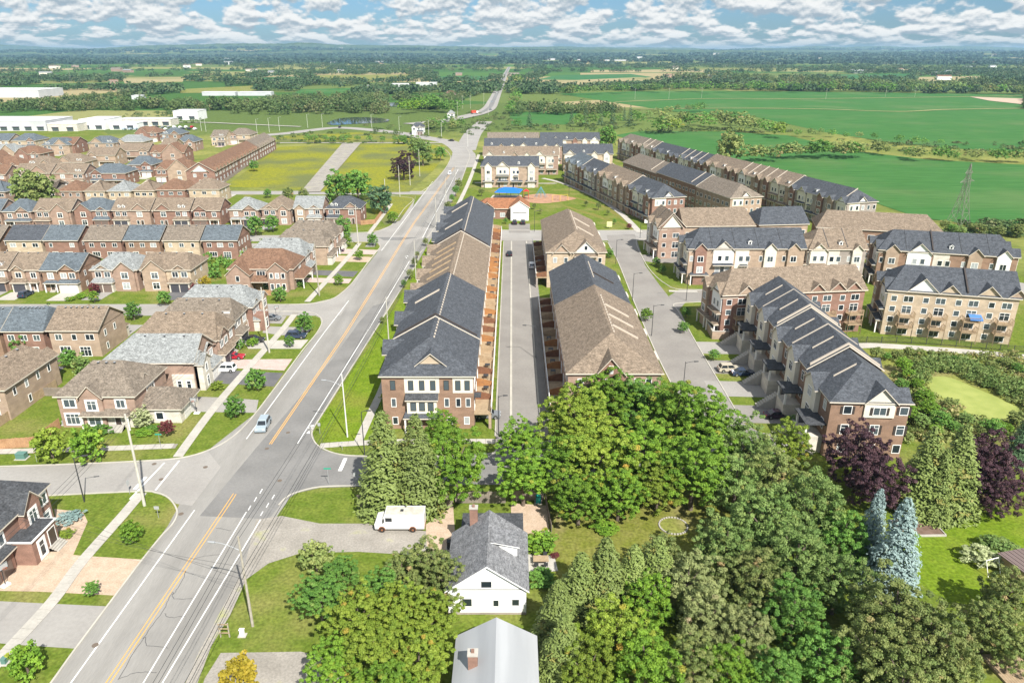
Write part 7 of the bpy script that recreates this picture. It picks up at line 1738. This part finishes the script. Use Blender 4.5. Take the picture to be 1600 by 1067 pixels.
def boxthing(name, px, py, w, d, h, m, label, cat, ang=0, lid=None):
    p = G(px, py); t = thing(name, label, cat, (p.x, p.y, 0), ang)
    mb = MB(); mb.prism([(-w / 2, 0), (w / 2, 0), (w / 2 * .96, h), (-w / 2 * .96, h)], 'y', -d / 2, d / 2, m); mb.build('cabinet', t)
    mb = MB(); mb.box(-w / 2 - .04, -d / 2 - .04, h, w / 2 + .04, d / 2 + .04, h + .07, lid or m); mb.build('lid', t); mb = MB(); mb.box(-w / 2 - .2, -d / 2 - .2, -.02, w / 2 + .2, d / 2 + .2, .12, CONC); mb.build('base', t); return t
UB = mat('utility_green', (0.10, 0.20, 0.17), rough=.5)
boxthing('utility_box', 35, 716, 1.5, 1.0, 1.0, UB, 'dark green utility box on the grass strip of the left side street', 'utility box'); boxthing('utility_box', 8, 1036, .5, .5, .7, UB, 'small green utility box at the bottom left edge', 'utility box')
boxthing('mailbox', 379, 993, .5, .3, .9, WHITE, 'small mailbox on the lawn beside the wooden frame', 'mailbox'); boxthing('rubbish_bin', 841, 785, .7, .7, 1.1, mat('teal_plastic', (0.02, 0.30, 0.25), rough=.5), 'teal bin on the shaded terrace', 'bin'); boxthing('air_conditioner', 103, 663, .8, .8, .8, METAL, 'air conditioning unit at the left wall of the corner house', 'air conditioner')
boxthing('rubbish_bin', 703, 865 - 8, .7, .7, 1.2, DKMETAL, 'dark bin beside the cottage wall', 'bin')
# basketball hoops
def hoop(px, py, label, ang=0, fallen=False):
    p = G(px, py); t = thing('basketball_hoop', label, 'basketball hoop', (p.x, p.y, .05), ang, 'basketball hoops')
    mb = MB(); mb.box(-.5, -.35, 0, .5, .35, .18, WHITE if not fallen else DKMETAL); mb.build('base', t)
    mb = MB(); mb.tube((0, 0, .15), (0, -.15, 2.6), .05, .05, DKMETAL, 6); mb.tube((0, -.15, 2.6), (0, -.6, 3.1), .04, .04, DKMETAL, 6); mb.build('pole', t)
    mb = MB(); mb.box(-.6, -.66, 2.7, .6, -.6, 3.5, GREYS); mb.box(-.6, -.68, 3.44, .6, -.66, 3.5, DKMETAL); mb.box(-.6, -.68, 2.7, .6, -.66, 2.76, DKMETAL); mb.box(-.6, -.68, 2.7, -.54, -.66, 3.5, DKMETAL); mb.box(.54, -.68, 2.7, .6, -.66, 3.5, DKMETAL); mb.build('backboard', t)
    mb = MB(); [mb.tube((.23 * math.cos(a * .785), -.9 + .23 * math.sin(a * .785), 2.9), (.23 * math.cos(a * .785 + .785), -.9 + .23 * math.sin(a * .785 + .785), 2.9), .015, .015, mat('orange_rim', (.6, .12, .02), rough=.5), 4) for a in range(8)]; mb.build('rim', t)
hoop(308, 646, 'basketball hoop on the driveway beside the pavement'); hoop(432, 498, 'basketball hoop with a white base near the middle street', .8, False); hoop(9, 915, 'basketball hoop on the paved driveway at the left edge', 1.2)

# --- fences with separate boards where they can be told apart
def fence(pts, h, m, label, group='fences', board=None, name='wooden_fence', post=2.4, rails=False):
    P = [Vector(p[:2]) for p in pts]; t = thing(name, label, 'fence', (P[0].x, P[0].y, 0), 0, group); o = P[0]
    for a, b in zip(P, P[1:]):
        d = (b - a).length; ang = math.atan2(b.y - a.y, b.x - a.x); n = max(1, int(round(d / post)))
        for i in range(n):
            M = Matrix.Translation((a.x - o.x, a.y - o.y, 0)) @ Matrix.Rotation(ang, 4, 'Z') @ Matrix.Translation((i * d / n, 0, 0)); s = d / n
            k = ('fence', name, round(s, 2), h, m.name)
            if k not in BOXC:
                mb = MB()
                if rails:
                    mb.box(0, -.03, .15, s, .03, .2, m); mb.box(0, -.03, h - .1, s, .03, h - .05, m); x = .15
                    while x < s: mb.box(x, -.012, .15, x + .025, .012, h - .08, m); x += .14
                else:
                    x = .06
                    while x < s - .05: mb.box(x, -.02 - .02 * (int(x * 7) % 2), .05, min(x + .14, s), .02, h + .03 * math.sin(x * 9), m); x += .15
                    mb.box(0, .02, h - .35, s, .07, h - .25, m)
                BOXC[k] = mb.mesh('fence_panel'); mb = MB(); mb.box(-.06, -.06, -.1, .06, .06, h + .1, m); BOXC[k + ('p',)] = mb.mesh('post')
            link('fence_panel', BOXC[k], t, M); link('post', BOXC[k + ('p',)], t, M)
    return t
fence([G(-60, 704).xy, G(0, 702).xy, G(56, 698).xy], 1.9, FENCEW, 'orange-brown board fence at the left edge behind the pavement'); fence([G(56, 698).xy, G(95, 668).xy], 1.9, FENCEW, 'orange-brown board fence running back to the corner house')
fence([G(-30, 676).xy, G(0, 667).xy, G(90, 605).xy], 1.8, CEDARG, 'long board fence between the narrow windowed house and the green lawn')
fence([(-80, 128), (-96, 128), (-96, 145)], 1.8, FENCEG, 'grey board fence behind the corner house'); fence([G(350, 455).xy, G(470, 456).xy], 1.6, FENCEW, 'brick-coloured board fence before the brown-roofed house') if 0 else fence([G(388, 462).xy, G(424, 462).xy], 1.6, FENCEW, 'short orange-brown fence before the front gables by the middle street')
fence([G(564, 352).xy, G(586, 350).xy, G(604, 325).xy, G(580, 312).xy], 1.8, FENCEW, 'orange-brown board fence around the end house garden')
fence([G(0 + 560, 792).xy, G(662, 794).xy, G(708, 793).xy], 2.0, FENCEG, 'weathered grey board fence behind the white van'); fence([G(712, 786).xy, G(790, 786).xy], 2.0, FENCEG, 'grey board fence behind the cottage extension')
fence([G(852, 782).xy, G(862, 832).xy], 1.2, FENCEG, 'low grey fence at the right of the paved terrace'); fence([G(800, 783).xy, G(850, 781).xy], 1.8, FENCEG, 'shaded grey fence at the back of the paved terrace')
fence([G(1330, 536).xy, G(1400, 536).xy, G(1470, 540).xy, G(1540, 546).xy, G(1650, 555).xy], 1.5, DKMETAL, 'black iron fence along the path behind the four-storey block', name='iron_fence', post=3.0, rails=True)
fence([(-260, 209), (-96, 209)], 1.7, FENCEG, 'grey board fence line between the two middle house rows'); fence([(-260, 296), (-90, 296)], 1.7, FENCEG, 'grey board fence line between the two farther house rows')
fence([G(343, 292).xy, G(432, 226).xy], 1.7, FENCEG, 'dark board fence between the brown terrace and the yellow meadow')
# curved brick retaining wall on the driveway street
p = G(1112, 530); t = thing('retaining_wall', 'tan brick garden wall with a pale cap at the corner of the tan-roofed block', 'wall', (p.x, p.y, 0), angR)
mb = MB(); mb.box(0, 0, 0, 3.8, .3, 1.9, WL['tan']); mb.box(0, .3, 0, .3, 12, 1.9, WL['tan']); mb.build('wall', t); mb = MB(); mb.box(-.06, -.06, 1.9, 3.86, .36, 2.0, CONC); mb.box(-.06, .36, 1.9, .36, 12, 2.0, CONC); mb.build('cap', t)
# driveways of the stepped row
for k in range(5):
    A = NF + uyR * LR * ((k + .5) / 5 - .02) - uxR * .8
    drive(A.x, A.y, angR + math.pi, LR / 5 * .66, 12.5, ASPHD if k % 2 else ASPHS)
# playground
p = G(795, 310); t = thing('shade_canopy', 'bright blue shade canopy on posts over the playground terrace', 'canopy', (p.x, p.y, 0), -.18)
BLUE = mat('blue_canopy_cloth', (0.012, 0.14, 0.60), rough=.6)
mb = MB(); w, d = 5.6, 5.2; A_, B_, C_, D_ = (-w, -d, 3.3), (w, -d, 3.3), (w, d, 3.3), (-w, d, 3.3); R0, R1 = (-2.2, 0, 4.9), (2.2, 0, 4.9)
for f in ([A_, B_, R1, R0], [C_, D_, R0, R1], [D_, A_, R0], [B_, C_, R1]): mb.poly(f, BLUE)
mb.build('canopy_cloth', t)
for x in (-w + .3, 0, w - .3):
    for y in (-d + .3, d - .3): mb = MB(); mb.tube((x, y, 0), (x, y, 3.35), .1, .1, DKMETAL, 6); mb.build('post', t)
sheet('terrace', pix([(770, 305), (815, 305), (817, 315), (790, 318), (765, 311)]), CONC, Z3)
MULCH = mat('orange_wood_mulch', (0.30, 0.165, 0.10), (0.40, 0.235, 0.15), scale=.5, rough=1)
sheet('playground_mulch', [tuple(q) for q in smooth_line(pix([(818, 313), (822, 306), (842, 303), (868, 304), (890, 308), (900, 311), (878, 315), (852, 318), (830, 317), (818, 313)]), 4)[:-1]], MULCH, Z3 + .005)
PR = mat('red_play_paint', (.55, .04, .03), rough=.4); PB = mat('teal_play_paint', (.08, .30, .42), rough=.4); PY = mat('yellow_play_paint', (.65, .42, .08), rough=.4)
p = G(822, 311); t = thing('play_tower', 'red climbing tower with an orange slide, next to the blue canopy', 'play tower', (p.x, p.y, 0), 0, 'playground equipment')
mb = MB(); [mb.tube((x, y, 0), (x, y, 3.6), .07, .07, PR, 6) for x in (-1, 1) for y in (-1, 1)]; mb.box(-1, -1, 1.6, 1, 1, 1.7, DKMETAL); mb.build('frame', t)
mb = MB(); mb.prism([(-1.3, 3.5), (1.3, 3.5), (0, 4.4)], 'y', -1.2, 1.2, PR); mb.build('roof', t); mb = MB(); mb.prism([(1, 1.7), (1, 1.8), (3.4, .35), (3.4, .2)], 'y', -.5, .5, MULCH); mb.build('slide', t)
p = G(845, 308); t = thing('climbing_frame', 'teal blue climbing net frame right of the red play tower', 'climbing frame', (p.x, p.y, 0), 0, 'playground equipment')
mb = MB()
for k in range(8): a = k * .785; mb.tube((3 * math.cos(a), 3 * math.sin(a), 0), (0, 0, 4.6), .06, .06, PB, 5)
for z, r_ in ((1.2, 2.2), (2.4, 1.45), (3.4, .8)):
    for k in range(8): a, b_ = k * .785, k * .785 + .785; mb.tube((r_ * math.cos(a), r_ * math.sin(a), z), (r_ * math.cos(b_), r_ * math.sin(b_), z), .04, .04, PB, 4)
mb.build('frame', t)
p = G(875, 314); t = thing('swing_set', 'yellow swing set at the right end of the playground mulch', 'swing set', (p.x, p.y, 0), .2, 'playground equipment')
mb = MB(); mb.tube((-3.5, 0, 2.6), (3.5, 0, 2.6), .06, .06, PY, 6); [mb.tube((x, y, 0), (x, 0, 2.6), .06, .06, PY, 6) for x in (-3.5, 0, 3.5) for y in (-1, 1)]; mb.build('frame', t)
for x in (-2.3, -1.2, 1.2, 2.3): mb = MB(); mb.box(x - .2, -.1, .5, x + .2, .1, .54, DKMETAL); mb.tube((x - .18, 0, .54), (x - .18, 0, 2.6), .012, .012, DKMETAL, 4); mb.tube((x + .18, 0, .54), (x + .18, 0, 2.6), .012, .012, DKMETAL, 4); mb.build('swing', t)
# steel lattice tower in the field
def pylon(px, py, h, label):
    p = G(px, py); t = thing('pylon', label, 'pylon', (p.x, p.y, 0), .5)
    ST = mat('pylon_steel', (0.22, 0.21, 0.18), rough=.6); mb = MB(); lv = [(0, 3.0), (.22, 2.1), (.42, 1.35), (.58, .9), (.72, .75), (.86, .5), (1, .08)]
    c = lambda r: [(-r, -r), (r, -r), (r, r), (-r, r)]
    for (a, ra), (b_, rb) in zip(lv, lv[1:]):
        for k in range(4):
            p0, p1, q0, q1 = c(ra)[k], c(ra)[(k + 1) % 4], c(rb)[k], c(rb)[(k + 1) % 4]
            mb.tube((*p0, a * h), (*q0, b_ * h), .09, .08, ST, 4, False); mb.tube((*p0, a * h), (*q1, b_ * h), .05, .05, ST, 4, False); mb.tube((*p1, a * h), (*q0, b_ * h), .05, .05, ST, 4, False); mb.tube((*q0, b_ * h), (*q1, b_ * h), .05, .05, ST, 4, False)
    mb.build('lattice', t)
    for z, w in ((.72, 4.4), (.86, 2.4)):
        mb = MB()
        for s in (-1, 1):
            for y in (-.6, .6): mb.tube((0, y, z * h), (s * w, 0, z * h - .2), .07, .05, ST, 4, False); mb.tube((0, y, z * h + 1.2), (s * w, 0, z * h - .2), .05, .05, ST, 4, False)
        mb.build('crossarm', t)
pylon(1496, 352, 23, 'steel lattice power pylon standing at the edge of the green field')
pylon(112, 134, 34, 'distant pale lattice mast over the left scrub')
# small things on the right lawn and cottage yard
p = G(1433, 826); t = thing('garden_bed', 'rectangular raised garden bed with brown soil and timber edges on the vivid lawn', 'garden bed', (p.x, p.y, 0), .02)
mb = MB(); SOIL = mat('garden_soil', (.13, .085, .06), (.18, .12, .09), scale=1.5, rough=1); mb.box(-2.9, -1.7, 0, 2.9, 1.7, .22, SOIL); mb.build('soil', t)
for q in ((-3.05, -1.85, 3.05, -1.7), (-3.05, 1.7, 3.05, 1.85), (-3.05, -1.7, -2.9, 1.7), (2.9, -1.7, 3.05, 1.7)): mb = MB(); mb.box(q[0], q[1], 0, q[2], q[3], .32, CONC); mb.build('edge_board', t)
p = G(1052, 822); t = thing('flower_bed', 'round flower bed edged with pale stones on the back lawn', 'flower bed', (p.x, p.y, 0), 0)
mb = MB(); mb.tube((0, 0, 0), (0, 0, .08), 1.9, 1.9, LAWNR, 20); mb.build('soil', t); mb = MB(); mb.box(-.14, -.1, 0, .14, .1, .2, CONC); sm = mb.mesh('edging_stone')
for k in range(30): a = k * 2 * math.pi / 30; link('edging_stone', sm, t, Matrix.Translation((1.95 * math.cos(a), 1.95 * math.sin(a), 0)) @ Matrix.Rotation(a + 1.57, 4, 'Z'))
p = G(1600, 905); t = thing('garden_shed', 'garden shed with a striped brown roof at the right edge', 'shed', (p.x, p.y, 0), .25)
mb = MB(); mb.box(-1.5, -2.4, 0, 5, 2.4, 2.2, CEDARG); mb.build('wall', t); mb = MB(); ROOFS = mat('brown_striped_roof', (.16, .12, .11), rough=.8)
for k in range(22): mb.box(-2.0 + k * .33, -2.7, 2.3, -2.0 + k * .33 + .28, 2.7, 2.42 + .03 * (k % 2), ROOFS)
mb.build('roof', t)
p = G(1585, 1050); t = thing('wooden_deck', 'small brown deck of boards in the bottom right corner', 'deck', (p.x, p.y, 0), .1)
mb = MB(); mb.box(-.15, -2.4, 0, .13, 2.4, .3, CEDARG); bm2 = mb.mesh('board')
for k in range(14): link('board', bm2, t, Matrix.Translation((-2.0 + k * .3, 0, 0)))
p = G(1545, 893); t = thing('garden_swing', 'white garden swing beside the pale bushes', 'garden swing', (p.x, p.y, 0), 0.3)
mb = MB(); [mb.tube((x, y, 0), (x, 0, 2.0), .05, .05, WHITE, 6) for x in (-1, 1) for y in (-.8, .8)]; mb.tube((-1, 0, 2), (1, 0, 2), .05, .05, WHITE, 6); mb.build('frame', t)
# patio table set on the terrace
p = G(845, 880); t = thing('garden_table', 'dark garden table with chairs pushed in on the cottage terrace', 'garden table', (p.x, p.y, .06), 0)
mb = MB(); mb.box(-1.0, -.6, .7, 1.0, .6, .76, CEDARG); [mb.box(x, y, 0, x + .06, y + .06, .7, DKMETAL) for x in (-.9, .84) for y in (-.5, .44)]; mb.build('table_top', t)
for k, (x, y) in enumerate(((-.6, -.9), (.6, -.9), (-.6, .9), (.6, .9))):
    c_ = thing('garden_chair', ('near left', 'near right', 'far left', 'far right')[k] + ' dark chair at the cottage terrace table', 'chair', (p.x + x, p.y + y, .06), 0 if y > 0 else math.pi, 'terrace chairs')
    mb = MB(); mb.box(-.25, -.25, .42, .25, .25, .48, DKMETAL); [mb.box(a - .02, b_ - .02, 0, a + .02, b_ + .02, .42, DKMETAL) for a in (-.2, .2) for b_ in (-.2, .2)]; mb.build('seat', c_); mb = MB(); mb.box(-.25, .2, .48, .25, .25, .95, DKMETAL); mb.build('backrest', c_)
# things on the decks
k_ = 0
TB = None
for M, fn, f, i, lab in DECKT:
    if TB is None: mb = MB(); fn(mb); TB = mb.mesh('deck_table')
    o = link('deck_table', TB, None, M); side = 'left' if f == 'L' else 'right'
    short = {segs1[0][6]: 'nearest block left of the lane', segs1[1][6]: 'second block left of the lane', segs1[2][6]: 'tan block left of the lane', segs1[3][6]: 'fourth block left of the lane', segs1[4][6]: 'farthest block left of the lane', segs2[0][6]: 'nearest block right of the lane', segs2[1][6]: 'charcoal block right of the lane', segs2[2][6]: 'far block right of the lane'}[lab]
    tag(o, 'dark deck table, %s deck, %s' % (ordn(i + 1), short), 'table', 'tables on the rear decks')
# haze: even pale air over the whole country
mb = MB(); mb.box(-13500, -260, -40, 13500, 14500, 112, None); mb.mats = []
me = bpy.data.meshes.new('haze'); me.from_pydata(mb.v, [], mb.f)
hz = bpy.data.materials.new('haze_air'); hz.use_nodes = True; hn, hl = hz.node_tree.nodes, hz.node_tree.links
hn.remove(hn['Principled BSDF']); pv = hn.new('ShaderNodeVolumePrincipled'); pv.inputs['Color'].default_value = (0.45, 0.74, 1.0, 1); pv.inputs['Density'].default_value = 0.00007; pv.inputs['Anisotropy'].default_value = 0.2
hl.new(pv.outputs[0], hn['Material Output'].inputs['Volume']); me.materials.append(hz); hzo = link('haze', me); hzo['kind'] = 'stuff'
